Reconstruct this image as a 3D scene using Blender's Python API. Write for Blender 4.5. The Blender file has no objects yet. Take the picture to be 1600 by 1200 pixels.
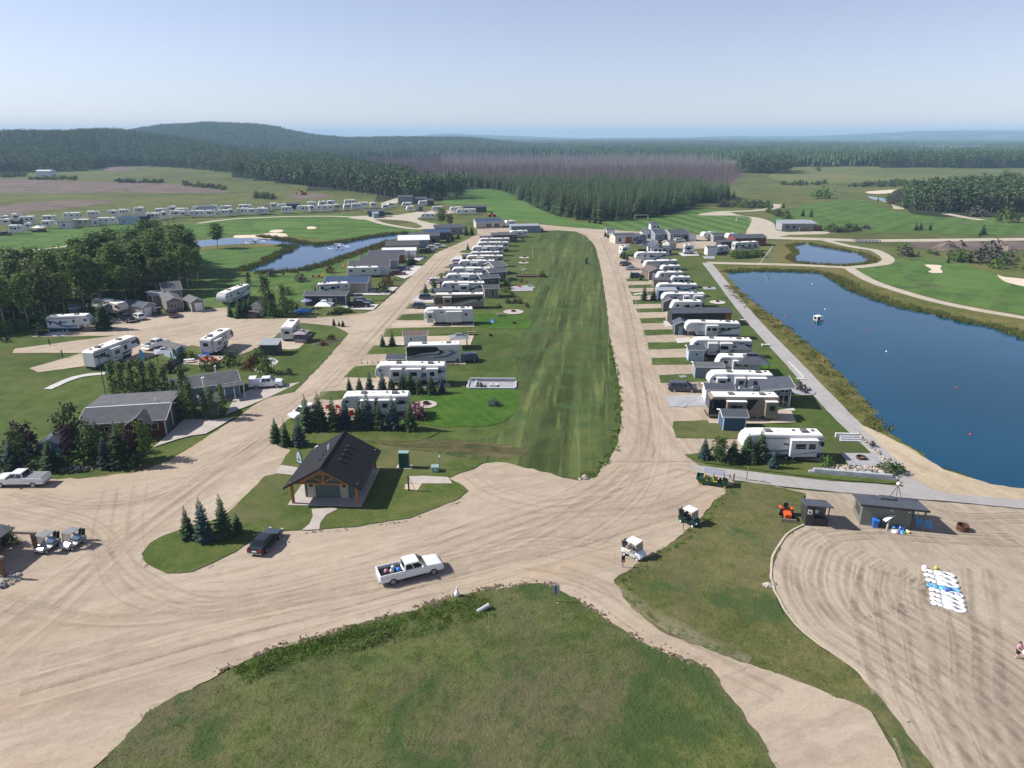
import bpy,bmesh,math,random
import numpy as np
from mathutils import Vector,Matrix,noise
from mathutils.geometry import delaunay_2d_cdt
R=math.radians
rng=random.Random(7)
S=bpy.context.scene
COL=S.collection
# ------------------------------------------------------------------ camera, sky, sun, exposure
H0=42.0
FPX=1100.0
PITCH=math.atan(386.0/FPX)
cam_d=bpy.data.cameras.new('camera');cam=bpy.data.objects.new('camera',cam_d);COL.objects.link(cam)
cam_d.sensor_width=36.0;cam_d.lens=36.0*FPX/1600.0
cam_d.clip_start=1.0;cam_d.clip_end=60000.0
cam.location=(0,0,H0);cam.rotation_euler=(math.pi/2-PITCH,0,0)
S.camera=cam
SUN_EL=R(39.0);SUN_AZ=R(-84.5)
W_=bpy.data.worlds.new('World');S.world=W_;W_.use_nodes=True
nt=W_.node_tree;nt.nodes.clear()
sky=nt.nodes.new('ShaderNodeTexSky');sky.sky_type='NISHITA';sky.sun_disc=False
sky.sun_elevation=SUN_EL;sky.sun_rotation=SUN_AZ;sky.altitude=600;sky.air_density=1.0;sky.dust_density=0.12;sky.ozone_density=5.0
bg=nt.nodes.new('ShaderNodeBackground');bg.inputs[1].default_value=0.085
wo=nt.nodes.new('ShaderNodeOutputWorld')
hs=nt.nodes.new('ShaderNodeHueSaturation');hs.inputs['Saturation'].default_value=0.72
tn=nt.nodes.new('ShaderNodeMix');tn.data_type='RGBA';tn.blend_type='MULTIPLY';tn.inputs[0].default_value=1.0;tn.inputs[7].default_value=(1.10,0.97,1.0,1)
nt.links.new(sky.outputs[0],hs.inputs['Color']);nt.links.new(hs.outputs[0],tn.inputs[6]);nt.links.new(tn.outputs[2],bg.inputs[0]);nt.links.new(bg.outputs[0],wo.inputs[0])
sun_d=bpy.data.lights.new('sun','SUN');sun_d.energy=4.7;sun_d.angle=R(0.53);sun_d.color=(1.0,0.95,0.87)
sun=bpy.data.objects.new('sun',sun_d);COL.objects.link(sun)
sdir=Vector((math.sin(SUN_AZ)*math.cos(SUN_EL),math.cos(SUN_AZ)*math.cos(SUN_EL),math.sin(SUN_EL)))
sun.rotation_euler=(-sdir).to_track_quat('-Z','Y').to_euler();sun.location=(-60,30,90)
S.view_settings.view_transform='Standard';S.view_settings.look='None'
S.view_settings.exposure=0.68;S.view_settings.gamma=1.0;S.view_settings.use_curve_mapping=False
S.cycles.use_denoising=True
S.cycles.max_bounces=6;S.cycles.diffuse_bounces=2;S.cycles.glossy_bounces=3;S.cycles.transmission_bounces=3
S.cycles.volume_bounces=0;S.cycles.transparent_max_bounces=40
S.cycles.caustics_reflective=False;S.cycles.caustics_refractive=False
# ------------------------------------------------------------------ photo pixel -> place on the ground
CP,SP=math.cos(PITCH),math.sin(PITCH)
def ray(px,py):
 u=(px-800)/FPX;v=(py-600)/FPX
 return Vector((u,CP-v*SP,-SP-v*CP))
def G(px,py,z=0.0):
 d=ray(px,py);t=(H0-z)/-d.z
 return Vector((d.x*t,d.y*t,z))
def WX(px,Y,z=0.0):
 return(px-800)/FPX*(Y*CP+(H0-z)*SP)
def PXOF(x,y):
 return 800+FPX*x/(y*CP+H0*SP)
def HZ(px,py,Y):
 d=ray(px,py);return H0+d.z*Y/d.y
def interp(v,pts):
 if v<=pts[0][0]:return pts[0][1]
 for(a,fa),(b,fb)in zip(pts,pts[1:]):
  if v<=b:return fa+(fb-fa)*(v-a)/(b-a)
 return pts[-1][1]
def sstep(t):
 t=min(1,max(0,t));return t*t*(3-2*t)
HA_BASE=[(-400,900),(0,905),(60,930),(140,960),(155,1080),(215,1120),(280,1060),(340,950),(370,900),(430,1000)]
HA_H=[(-400,37),(0,36),(120,38),(190,43),(230,35),(300,23),(350,10),(420,1),(450,0)]
HB_H=[(60,30),(180,40),(250,66),(330,76),(420,66),(480,36),(540,21),(640,24),(740,20),(800,4),(830,0)]
HC_H=[(600,0),(700,60),(760,40),(900,0),(1050,10),(1150,32),(1250,30),(1330,55),(1420,90),(1500,100),(1600,92),(1800,110),(2400,90)]
def hgt(x,y):
 if y<700:return 0.0
 px=PXOF(x,y)
 h=0.0
 hb=interp(px,HA_BASE)
 a=interp(px,HA_H)
 if a>0:h=max(h,a*sstep((y-hb)/470.0)*(1-0.7*sstep((y-hb-700)/700)))
 b=interp(px,HB_H)
 if b>0:h=max(h,b*sstep((y-1700)/1000.0)*(1-0.8*sstep((y-3100)/1500)))
 c=interp(px,HC_H)
 if c>0:h=max(h,c*sstep((y-6000)/3500.0))
 if y>1300:
  w=sstep((y-1300)/1200)
  h+=w*(5.0*(noise.noise(Vector((x/900,y/700,1.3)))+0.3))+w*sstep((y-3000)/4000)*9*noise.noise(Vector((x/2600,y/1500,5.3)))
 return max(h,-1.5)
 # ------------------------------------------------------------------ materials
MATS={}
def _nodes(name):
 m=bpy.data.materials.new(name);m.use_nodes=True
 t=m.node_tree;b=t.nodes['Principled BSDF']
 return m,t,b
def N(t,typ,**kw):
 n=t.nodes.new(typ)
 for k,v in kw.items():setattr(n,k,v)
 return n
def srgb(r,g,b):
 f=lambda c:(c/255)/12.92 if c<=10 else(((c/255)+0.055)/1.055)**2.4
 return(f(r),f(g),f(b))
def rgba(c):return(c[0],c[1],c[2],1)
def ramp(t,stops,interp_='LINEAR'):
 r=N(t,'ShaderNodeValToRGB');e=r.color_ramp.elements
 r.color_ramp.interpolation=interp_
 while len(e)>1:e.remove(e[-1])
 e[0].position=stops[0][0];e[0].color=rgba(stops[0][1])
 for p,c in stops[1:]:
  x=e.new(p);x.color=rgba(c)
 return r
def noise_n(t,vec,scale,detail=4,rough=0.55,dist=0.0):
 n=N(t,'ShaderNodeTexNoise');n.inputs['Scale'].default_value=scale;n.inputs['Detail'].default_value=detail
 n.inputs['Roughness'].default_value=rough;n.inputs['Distortion'].default_value=dist
 t.links.new(vec,n.inputs['Vector']);return n.outputs['Fac']
def mapped(t,vec,rot=0.0,scale=(1,1,1),loc=(0,0,0)):
 m=N(t,'ShaderNodeMapping');m.vector_type='TEXTURE';m.inputs['Rotation'].default_value=(0,0,rot)
 m.inputs['Scale'].default_value=tuple(1.0/q for q in scale)
 m.inputs['Location'].default_value=loc
 t.links.new(vec,m.inputs['Vector']);return m.outputs['Vector']
def mixc(t,fac,a,b,mode='MIX'):
 m=N(t,'ShaderNodeMix',data_type='RGBA',blend_type=mode)
 for sock,v in((0,fac),(6,a),(7,b)):
  if hasattr(v,'is_output'):t.links.new(v,m.inputs[sock])
  elif sock==0:m.inputs[0].default_value=v
  else:m.inputs[sock].default_value=rgba(v)
 return m.outputs[2]
def maprange(t,v,a,b,c=0.0,d=1.0):
 m=N(t,'ShaderNodeMapRange');t.links.new(v,m.inputs[0])
 for i,x in zip((1,2,3,4),(a,b,c,d)):m.inputs[i].default_value=x
 return m.outputs[0]
def bump(t,b,height,strength=0.4,dist=0.1):
 n=N(t,'ShaderNodeBump');n.inputs['Strength'].default_value=strength;n.inputs['Distance'].default_value=dist
 t.links.new(height,n.inputs['Height']);t.links.new(n.outputs[0],b.inputs['Normal'])
def pm(name,c,rough=0.6,metal=0.0,var=0.12,scale=3.0,bmp=0.0,c2=None,spec=0.4,rnd=0.0,coat=0.0):
 """painted / weathered surface: colour with soft dirt variation, optional per-object change"""
 if name in MATS:return MATS[name]
 m,t,b=_nodes(name)
 tc=N(t,'ShaderNodeTexCoord')
 f=noise_n(t,tc.outputs['Object'],scale,5,0.6)
 dark=c2 if c2 else tuple(x*(1-var*2)for x in c)
 lite=tuple(min(1,x*(1+var))for x in c)
 col=ramp(t,[(0.3,dark),(0.7,lite)]);t.links.new(f,col.inputs[0])
 out=col.outputs[0]
 if rnd:
  oi=N(t,'ShaderNodeObjectInfo')
  h=N(t,'ShaderNodeHueSaturation');t.links.new(out,h.inputs['Color'])
  t.links.new(maprange(t,oi.outputs['Random'],0,1,1-rnd,1+rnd),h.inputs['Value'])
  out=h.outputs[0]
 t.links.new(out,b.inputs['Base Color'])
 b.inputs['Roughness'].default_value=rough;b.inputs['Metallic'].default_value=metal
 b.inputs['Specular IOR Level'].default_value=spec
 if coat:b.inputs['Coat Weight'].default_value=coat;b.inputs['Coat Roughness'].default_value=0.06
 if bmp:bump(t,b,noise_n(t,tc.outputs['Object'],scale*8,3),bmp,0.03)
 MATS[name]=m;return m
def grass(name,cols,big=0.03,mid=0.25,fine=3.0,stripe=None,dry=None,dry_amt=0.5,streak=None,clover=None,relief=0.5):
 """cols: dark, mid, light. stripe=(angle, width, strength) mowing bands; streak=(angle, stretch) swath marks; dry = straw colour in patches"""
 cols=[(c[0]*1.05,c[1]*.90,c[2]*.80)for c in cols];dry=tuple(x*.82 for x in dry)if dry else None
 m,t,b=_nodes(name)
 g=N(t,'ShaderNodeNewGeometry');P=g.outputs['Position']
 n1=noise_n(t,P,big,4,0.6,0.6);n2=noise_n(t,P,mid,5,0.65,0.3);n3=noise_n(t,P,fine,3,0.7)
 a=N(t,'ShaderNodeMath',operation='MULTIPLY_ADD');t.links.new(n1,a.inputs[0]);a.inputs[1].default_value=0.30
 a2=N(t,'ShaderNodeMath',operation='MULTIPLY_ADD');t.links.new(n2,a2.inputs[0]);a2.inputs[1].default_value=0.36
 a3=N(t,'ShaderNodeMath',operation='MULTIPLY');t.links.new(n3,a3.inputs[0]);a3.inputs[1].default_value=0.34
 t.links.new(a3.outputs[0],a2.inputs[2]);t.links.new(a2.outputs[0],a.inputs[2])
 c=ramp(t,[(0.42,cols[0]),(0.5,cols[1]),(0.58,cols[2])]);t.links.new(a.outputs[0],c.inputs[0])
 out=c.outputs[0]
 if streak:
  v=mapped(t,P,streak[0],(1.0,1.0/streak[1],1.0))
  s1=noise_n(t,v,streak[2]if len(streak)>2 else 0.35,5,0.7,0.8)
  out=mixc(t,maprange(t,s1,0.42,0.62,0.0,0.75),out,tuple(x*0.5 for x in cols[0]))
  s2=noise_n(t,mapped(t,P,streak[0]+0.03,(1.3,1.0/streak[1],1.0),(31,7,0)),0.5,4,0.7,0.8)
  out=mixc(t,maprange(t,s2,0.52,0.68,0.0,0.7),out,tuple(x*1.5 for x in cols[2]))
 if stripe:
  v=mapped(t,P,stripe[0],(1,1,1))
  w=N(t,'ShaderNodeTexWave',wave_type='BANDS',bands_direction='X',wave_profile='SIN')
  w.inputs['Scale'].default_value=math.pi/stripe[1]/10.0;w.inputs['Distortion'].default_value=1.2
  w.inputs['Detail'].default_value=1.0;w.inputs['Detail Scale'].default_value=0.25
  t.links.new(v,w.inputs['Vector'])
  out=mixc(t,maprange(t,w.outputs['Fac'],0.35,0.65,0.0,stripe[2]),out,tuple(x*1.7 for x in cols[2]))
 if dry:
  d=noise_n(t,mapped(t,P,0.4,(1,1,1),(91,17,0)),0.06,6,0.68,0.8)
  out=mixc(t,maprange(t,d,0.62-0.25*dry_amt,0.86-0.25*dry_amt,0.0,0.9),out,dry)
 if clover:
  d=noise_n(t,mapped(t,P,0.9,(1,1,1),(12,77,0)),0.12,5,0.7,0.6)
  out=mixc(t,maprange(t,d,0.52,0.62,0.0,0.85),out,clover)
 t.links.new(out,b.inputs['Base Color']);b.inputs['Roughness'].default_value=0.95;b.inputs['Specular IOR Level'].default_value=0.12
 hh=N(t,'ShaderNodeMath',operation='ADD');t.links.new(n3,hh.inputs[0]);t.links.new(n2,hh.inputs[1])
 bump(t,b,hh.outputs[0],relief,0.13 if relief>.8 else 0.05)
 MATS[name]=m;return m
def gravel(name,base,dark,light,ang=0.0,stretch=14.0,tracks=0.6,fine=5.0,warm=None,freq=0.5):
 base,dark,light=(tuple(x*.93 for x in c)for c in(base,dark,light));warm=tuple(x*.93 for x in warm)if warm else None
 m,t,b=_nodes(name)
 g=N(t,'ShaderNodeNewGeometry');P=g.outputs['Position']
 n1=noise_n(t,P,0.05,5,0.6,0.5);n3=noise_n(t,P,fine,4,0.75)
 col=ramp(t,[(0.32,dark),(0.5,base),(0.7,light)])
 a=N(t,'ShaderNodeMath',operation='MULTIPLY_ADD');t.links.new(n1,a.inputs[0]);a.inputs[1].default_value=0.55
 a2=N(t,'ShaderNodeMath',operation='MULTIPLY');t.links.new(n3,a2.inputs[0]);a2.inputs[1].default_value=0.45
 t.links.new(a2.outputs[0],a.inputs[2]);t.links.new(a.outputs[0],col.inputs[0])
 out=col.outputs[0]
 sock=None
 for k,(da,fr,sh)in enumerate(((0.0,freq,3),(0.06,freq*2.6,41),(-0.32,freq*0.8,77))):
  v=mapped(t,P,ang+da,(1.0,1.0/stretch,1.0),(sh,sh*2,0))
  s=noise_n(t,v,fr,5,0.62,0.9)
  tint=[dark,light,tuple(x*0.8 for x in dark)][k]
  out=mixc(t,maprange(t,s,0.5,0.68,0.0,tracks*(1,0.7,0.5)[k]),out,tint)
  sock=s
 if warm:
  d=noise_n(t,mapped(t,P,ang,(1,0.25,1),(5,9,0)),0.12,4,0.6,0.7)
  out=mixc(t,maprange(t,d,0.52,0.7,0.0,0.7),out,warm)
 mo=noise_n(t,mapped(t,P,ang,(1,.45,1),(3,8,0)),0.9,6,0.75,0.6)
 out=mixc(t,maprange(t,mo,0.5,0.66,0.0,0.42),out,tuple(x*0.86 for x in dark))
 out=mixc(t,maprange(t,mo,0.47,0.33,0.0,0.45),out,light)
 sp=noise_n(t,P,fine*2.2,2,0.8)
 out=mixc(t,maprange(t,sp,0.62,0.72,0.0,0.35),out,tuple(x*0.55 for x in dark))
 t.links.new(out,b.inputs['Base Color']);b.inputs['Roughness'].default_value=0.95;b.inputs['Specular IOR Level'].default_value=0.15
 hh=N(t,'ShaderNodeMath',operation='ADD');t.links.new(n3,hh.inputs[0]);t.links.new(sock,hh.inputs[1])
 bump(t,b,hh.outputs[0],0.4,0.05)
 MATS[name]=m;return m
def leafmat(name,dark,light,scale=0.6,rnd=0.22,rough=0.75,trans=0.15):
 if name in MATS:return MATS[name]
 m,t,b=_nodes(name)
 tc=N(t,'ShaderNodeTexCoord');oi=N(t,'ShaderNodeObjectInfo')
 f=noise_n(t,tc.outputs['Object'],scale,4,0.7)
 f2=noise_n(t,tc.outputs['Object'],scale*7,2,0.7)
 f=mixc(t,0.45,f,f2)
 c=ramp(t,[(0.33,dark),(0.66,light)]);t.links.new(f,c.inputs[0])
 h=N(t,'ShaderNodeHueSaturation');t.links.new(c.outputs[0],h.inputs['Color'])
 t.links.new(maprange(t,oi.outputs['Random'],0,1,1-rnd,1+rnd),h.inputs['Value'])
 mu=N(t,'ShaderNodeMath',operation='MULTIPLY');t.links.new(oi.outputs['Random'],mu.inputs[0]);mu.inputs[1].default_value=7.31
 fr=N(t,'ShaderNodeMath',operation='FRACT');t.links.new(mu.outputs[0],fr.inputs[0])
 t.links.new(maprange(t,fr.outputs[0],0,1,0.485,0.515),h.inputs['Hue'])
 t.links.new(h.outputs[0],b.inputs['Base Color'])
 b.inputs['Roughness'].default_value=rough;b.inputs['Specular IOR Level'].default_value=0.15
 if trans:
  tl=N(t,'ShaderNodeBsdfTranslucent');t.links.new(h.outputs[0],tl.inputs['Color'])
  ms=N(t,'ShaderNodeMixShader');ms.inputs[0].default_value=trans
  o=t.nodes['Material Output']
  t.links.new(b.outputs[0],ms.inputs[1]);t.links.new(tl.outputs[0],ms.inputs[2]);t.links.new(ms.outputs[0],o.inputs[0])
 MATS[name]=m;return m
def water(name,deep,rough=0.03,rip=0.05):
 m,t,b=_nodes(name)
 g=N(t,'ShaderNodeNewGeometry')
 f=noise_n(t,g.outputs['Position'],0.03,3,0.5)
 c=ramp(t,[(0.3,tuple(x*0.85 for x in deep)),(0.7,tuple(x*1.15 for x in deep))]);t.links.new(f,c.inputs[0])
 t.links.new(c.outputs[0],b.inputs['Base Color'])
 b.inputs['Roughness'].default_value=rough;b.inputs['IOR'].default_value=1.33;b.inputs['Specular IOR Level'].default_value=0.5
 bump(t,b,noise_n(t,mapped(t,g.outputs['Position'],0.5,(1,0.5,1)),1.4,3,0.6),rip,0.06)
 MATS[name]=m;return m
 # ------------------------------------------------------------------ objects
def tag(o,label=None,cat=None,group=None,kind=None):
 if label:o['label']=label
 if cat:o['category']=cat
 if group:o['group']=group
 if kind:o['kind']=kind
 return o
def empty(name,loc=(0,0,0),rz=0.0,label=None,cat=None,group=None):
 o=bpy.data.objects.new(name,None);COL.objects.link(o)
 o.location=loc;o.rotation_euler=(0,0,rz);o.empty_display_size=0.3
 return tag(o,label,cat,group)
def link(name,me,parent=None,loc=(0,0,0),rz=0.0,sc=None):
 o=bpy.data.objects.new(name,me);COL.objects.link(o)
 if parent:o.parent=parent
 o.location=loc;o.rotation_euler=(0,0,rz)
 if sc:o.scale=sc if hasattr(sc,'__len__')else(sc,sc,sc)
 return o
def copy_tree(o,parent=None):
 c=o.copy();COL.objects.link(c)
 if parent:c.parent=parent
 for ch in o.children:copy_tree(ch,c)
 return c
class MB:
 def __init__(s):s.v=[];s.f=[]
 def add(s,vs,fs):
  k=len(s.v);s.v+=[tuple(p)for p in vs];s.f+=[tuple(i+k for i in f)for f in fs];return s
 def box(s,x0,x1,y0,y1,z0,z1):
  return s.add([(x0,y0,z0),(x1,y0,z0),(x1,y1,z0),(x0,y1,z0),(x0,y0,z1),(x1,y0,z1),(x1,y1,z1),(x0,y1,z1)],
[(3,2,1,0),(4,5,6,7),(0,1,5,4),(1,2,6,5),(2,3,7,6),(3,0,4,7)])
 def prism_y(s,prof,y0,y1):
  n=len(prof)
  vs=[(x,y0,z)for x,z in prof]+[(x,y1,z)for x,z in prof]
  fs=[tuple(range(n)),tuple(range(2*n-1,n-1,-1))]+[(i,i+n,(i+1)%n+n,(i+1)%n)for i in range(n)]
  return s.add(vs,fs)
 def prism_x(s,prof,x0,x1):
  n=len(prof)
  vs=[(x0,y,z)for y,z in prof]+[(x1,y,z)for y,z in prof]
  fs=[tuple(range(n-1,-1,-1)),tuple(range(n,2*n))]+[(i,(i+1)%n,(i+1)%n+n,i+n)for i in range(n)]
  return s.add(vs,fs)
 def prism_z(s,prof,z0,z1):
  n=len(prof)
  vs=[(x,y,z0)for x,y in prof]+[(x,y,z1)for x,y in prof]
  fs=[tuple(range(n-1,-1,-1)),tuple(range(n,2*n))]+[(i,(i+1)%n,(i+1)%n+n,i+n)for i in range(n)]
  return s.add(vs,fs)
 def tube(s,p0,p1,r0,r1=None,n=6):
  p0=Vector(p0);p1=Vector(p1);r1=r0 if r1 is None else r1
  d=(p1-p0).normalized();a=d.orthogonal().normalized();b=d.cross(a)
  vs=[]
  for p,r in((p0,r0),(p1,r1)):
   vs+=[p+(a*math.cos(2*math.pi*i/n)+b*math.sin(2*math.pi*i/n))*r for i in range(n)]
  fs=[tuple(range(n-1,-1,-1)),tuple(range(n,2*n))]+[(i,(i+1)%n,(i+1)%n+n,i+n)for i in range(n)]
  return s.add(vs,fs)
 def lathe(s,prof,n=12,cx=0,cy=0):
  vs=[];fs=[]
  for r,z in prof:
   vs+=[(cx+r*math.cos(2*math.pi*i/n),cy+r*math.sin(2*math.pi*i/n),z)for i in range(n)]
  for k in range(len(prof)-1):
   fs+=[(k*n+i,k*n+(i+1)%n,(k+1)*n+(i+1)%n,(k+1)*n+i)for i in range(n)]
  fs+=[tuple(range(n-1,-1,-1)),tuple(range((len(prof)-1)*n,len(prof)*n))]
  return s.add(vs,fs)
 def mesh(s,name,m,smooth=False,bevel=0.0,seg=1):
  me=bpy.data.meshes.new(name);me.from_pydata(s.v,[],s.f)
  if bevel:
   bm=bmesh.new();bm.from_mesh(me)
   bmesh.ops.recalc_face_normals(bm,faces=bm.faces)
   ed=[e for e in bm.edges if len(e.link_faces)==2 and e.calc_face_angle(0)>0.5]
   bmesh.ops.bevel(bm,geom=ed,offset=bevel,segments=seg,affect='EDGES',clamp_overlap=True)
   bm.to_mesh(me);bm.free()
  if smooth:
   me.polygons.foreach_set('use_smooth',[True]*len(me.polygons))
  me.materials.append(m);me.update();return me
 def build(s,name,m,parent=None,loc=(0,0,0),rz=0.0,smooth=False,bevel=0.0,seg=1):
  return link(name,s.mesh(name,m,smooth,bevel,seg),parent,loc,rz)
  # ------------------------------------------------------------------ ground sheets traced on the ground plane
def catmull(pts,closed=True,n=6):
 out=[];L=len(pts)
 for i in range(L if closed else L-1):
  p0,p1,p2,p3=(pts[(i+k-1)%L]if closed else pts[min(L-1,max(0,i+k-1))]for k in range(4))
  for j in range(n):
   t=j/n
   out.append(0.5*((2*p1)+(p2-p0)*t+(2*p0-5*p1+4*p2-p3)*t*t+(3*p1-p0-3*p2+p3)*t**3))
 if not closed:out.append(pts[-1])
 return out
def outline(pts,smooth=True,jit=0.15,seed=0):
 p=[Vector((q[0],q[1],0))for q in pts]
 if smooth:p=catmull(p)
 out=[]
 for a,b in zip(p,p[1:]+p[:1]):
  L=(b-a).length;st=max(0.6,a.length/160.0)
  k=max(1,int(L/st))if jit else 1
  for i in range(k):
   q=a.lerp(b,i/k)
   if jit:
    w=Vector((noise.noise(Vector((q.x*.7,q.y*.7,seed))),noise.noise(Vector((q.x*.7,q.y*.7,seed+9))),0))+0.8*Vector((noise.noise(Vector((q.x*.19,q.y*.19,seed+3))),noise.noise(Vector((q.x*.19,q.y*.19,seed+5))),0))
    q=q+w*jit*1.6
   out.append(q)
 return out
NS=[0]
def sheet_xy(name,pts,z,m,smooth=True,jit=0.15,thick=0.0):
 NS[0]+=1;z+=NS[0]*0.0003
 p=outline(pts,smooth,jit,NS[0]*3.7)
 p=[q for i,q in enumerate(p)if(q-p[i-1]).length>1e-4]
 n=len(p)
 v2,_,tris,_,_,_=delaunay_2d_cdt([Vector((q.x,q.y))for q in p],[(i,(i+1)%n)for i in range(n)],[],1,1e-5)
 vs=[(q.x,q.y,z)for q in v2];fs=[]
 for a,b,c in tris:
  A,B,C_=v2[a],v2[b],v2[c]
  cr=(B.x-A.x)*(C_.y-A.y)-(B.y-A.y)*(C_.x-A.x)
  if abs(cr)>1e-9:fs.append((a,b,c)if cr>0 else(a,c,b))
 me=bpy.data.meshes.new(name);me.from_pydata(vs,[],fs);me.materials.append(m);me.update()
 o=link(name,me);o['kind']='structure';return o
def sheet(name,px,z,m,smooth=True,jit=0.15,thick=0.0):
 return sheet_xy(name,[G(a,b)for a,b in px],z,m,smooth,jit,thick)
def strip(name,px,widths,z,m,jit=0.1):
 c=catmull([G(a,b)for a,b in px],False,8)
 n=len(c);L=[];Rr=[]
 for i,q in enumerate(c):
  d=(c[min(n-1,i+1)]-c[max(0,i-1)]).normalized();nn=Vector((-d.y,d.x,0))
  w=widths if not hasattr(widths,'__len__')else widths[0]+(widths[1]-widths[0])*i/(n-1)
  L.append(q+nn*w/2);Rr.append(q-nn*w/2)
 return sheet_xy(name,L+Rr[::-1],z,m,False,jit)
def inside(x,y,poly):
 r=False;n=len(poly);j=n-1
 for i in range(n):
  xi,yi=poly[i][0],poly[i][1];xj,yj=poly[j][0],poly[j][1]
  if(yi>y)!=(yj>y)and x<(xj-xi)*(y-yi)/(yj-yi)+xi:r=not r
  j=i
 return r
 # ------------------------------------------------------------------ ground materials
g_field=grass('field_grass',[(.055,.085,.028),(.085,.118,.040),(.125,.150,.058)],big=0.012,mid=0.08,fine=1.6,dry=(.16,.145,.075),dry_amt=0.35)
g_rough=grass('rough_grass',[(.058,.084,.024),(.092,.116,.042),(.138,.154,.066)],big=0.05,mid=0.5,fine=4.0,dry=(.155,.135,.075),dry_amt=0.8,clover=(.045,.080,.026),relief=0.9)
g_ditch=grass('ditch_grass',[(.046,.078,.020),(.074,.112,.034),(.112,.146,.054)],big=0.08,mid=0.6,fine=4.0,dry=(.14,.12,.075),dry_amt=0.75,clover=(.040,.074,.022),relief=1.0)
g_meadow=grass('meadow_grass',[(.044,.080,.026),(.068,.108,.036),(.098,.136,.050)],big=0.03,mid=0.2,fine=3.0,streak=(R(-8),22.0,0.22),dry=(.125,.135,.062),dry_amt=0.2,clover=(.055,.098,.030))
g_lawn=grass('lot_lawn',[(.042,.078,.020),(.062,.108,.028),(.092,.136,.042)],big=0.04,mid=0.3,fine=4.0,dry=(.125,.115,.055),dry_amt=0.45)
g_lush=grass('lush_lawn',[(.028,.082,.010),(.042,.112,.014),(.060,.134,.022)],big=0.06,mid=0.4,fine=4.0,stripe=(R(30),1.9,0.08),relief=0.35)
g_island=grass('island_lawn',[(.044,.084,.016),(.066,.110,.028),(.108,.134,.048)],big=0.07,mid=0.45,fine=4.5,dry=(.165,.145,.078),dry_amt=0.55,relief=0.7)
g_fair=grass('fairway_grass',[(.045,.105,.022),(.060,.135,.030),(.080,.160,.042)],big=0.01,mid=0.06,fine=1.5,stripe=(R(75),14.0,0.20),clover=(.045,.085,.026))
g_fair2=grass('fairway_grass_cross',[(.045,.108,.026),(.062,.138,.034),(.085,.165,.045)],big=0.012,mid=0.06,fine=1.5,stripe=(R(-40),9.0,0.14),clover=(.050,.082,.030),dry=(.15,.135,.07),dry_amt=.35)
g_green=grass('putting_green',[(.070,.150,.040),(.085,.175,.048),(.10,.19,.056)],big=0.03,mid=0.2,fine=2.0)
g_sport=grass('sports_turf',[(.045,.105,.026),(.062,.132,.036),(.080,.150,.046)],big=0.02,mid=0.1,fine=1.5,stripe=(R(10),10.0,0.35))
g_bright=grass('bright_field',[(.050,.120,.030),(.068,.155,.038),(.095,.185,.050)],big=0.01,mid=0.05,fine=1.0,stripe=(R(65),26.0,0.10))
g_hay=grass('hay_field',[(.075,.122,.046),(.105,.148,.056),(.150,.165,.076)],big=0.004,mid=0.02,fine=0.3)
g_bank=grass('pond_bank_grass',[(.060,.092,.022),(.105,.125,.036),(.170,.155,.060)],big=0.08,mid=0.5,fine=3.0,dry=(.20,.155,.08),dry_amt=0.6)
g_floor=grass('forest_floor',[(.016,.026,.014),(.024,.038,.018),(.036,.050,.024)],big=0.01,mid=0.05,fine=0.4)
g_burnt=grass('burnt_floor',[(.075,.058,.062),(.105,.080,.084),(.13,.10,.10)],big=0.01,mid=0.05,fine=0.4)
m_court=gravel('forecourt_gravel',(.405,.33,.255),(.29,.23,.175),(.49,.41,.325),ang=R(-68),stretch=24.0,tracks=0.62,warm=(.41,.315,.21),fine=4.0,freq=0.35)
m_road=gravel('road_gravel',(.42,.345,.266),(.30,.24,.18),(.515,.435,.345),ang=R(-37),stretch=26.0,tracks=0.55,fine=4.0,freq=0.4)
m_road2=gravel('road_gravel_right',(.42,.345,.266),(.30,.24,.18),(.515,.435,.345),ang=R(6),stretch=26.0,tracks=0.6,fine=4.0,freq=0.4)
m_pad=gravel('pad_gravel',(.47,.395,.30),(.36,.30,.225),(.57,.49,.385),ang=R(-85),stretch=6.0,tracks=0.35,fine=4.0)
m_sand=gravel('raked_sand',(.385,.322,.248),(.275,.226,.172),(.47,.402,.318),ang=R(14),stretch=20.0,tracks=0.75,fine=3.0,freq=0.4)
m_beach=gravel('beach_sand',(.46,.375,.265),(.33,.26,.18),(.55,.46,.34),ang=R(33),stretch=16.0,tracks=0.6,fine=3.0,freq=0.35)
m_bunker=pm('bunker_sand',(.60,.50,.39),rough=.95,var=.06,scale=.2)
m_soil=gravel('bare_soil',(.150,.112,.098),(.085,.066,.060),(.235,.185,.155),ang=R(85),stretch=5.0,tracks=0.6,fine=0.6,freq=0.06)
m_asph=gravel('path_asphalt',(.36,.345,.335),(.30,.285,.275),(.42,.40,.39),ang=R(30),stretch=12.0,tracks=0.3,fine=6.0)
m_cart=pm('cart_path_gravel',(.42,.37,.29),rough=.95,var=.08,scale=.3)
m_conc=pm('concrete',(.42,.375,.335),rough=.85,var=.08,scale=.6,bmp=.05)
m_concw=pm('pale_concrete',(.50,.48,.46),rough=.85,var=.06,scale=.5)
m_paver=pm('grey_pavers',(.33,.33,.35),rough=.85,var=.14,scale=2.2)
m_slate=pm('grey_crushed_stone',(.36,.36,.38),rough=.95,var=.15,scale=5,bmp=.3)
w_big=water('swim_pond_water',(.0001,.050,.102))
w_small=water('golf_pond_water',(.012,.055,.13),rough=.06)
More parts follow.
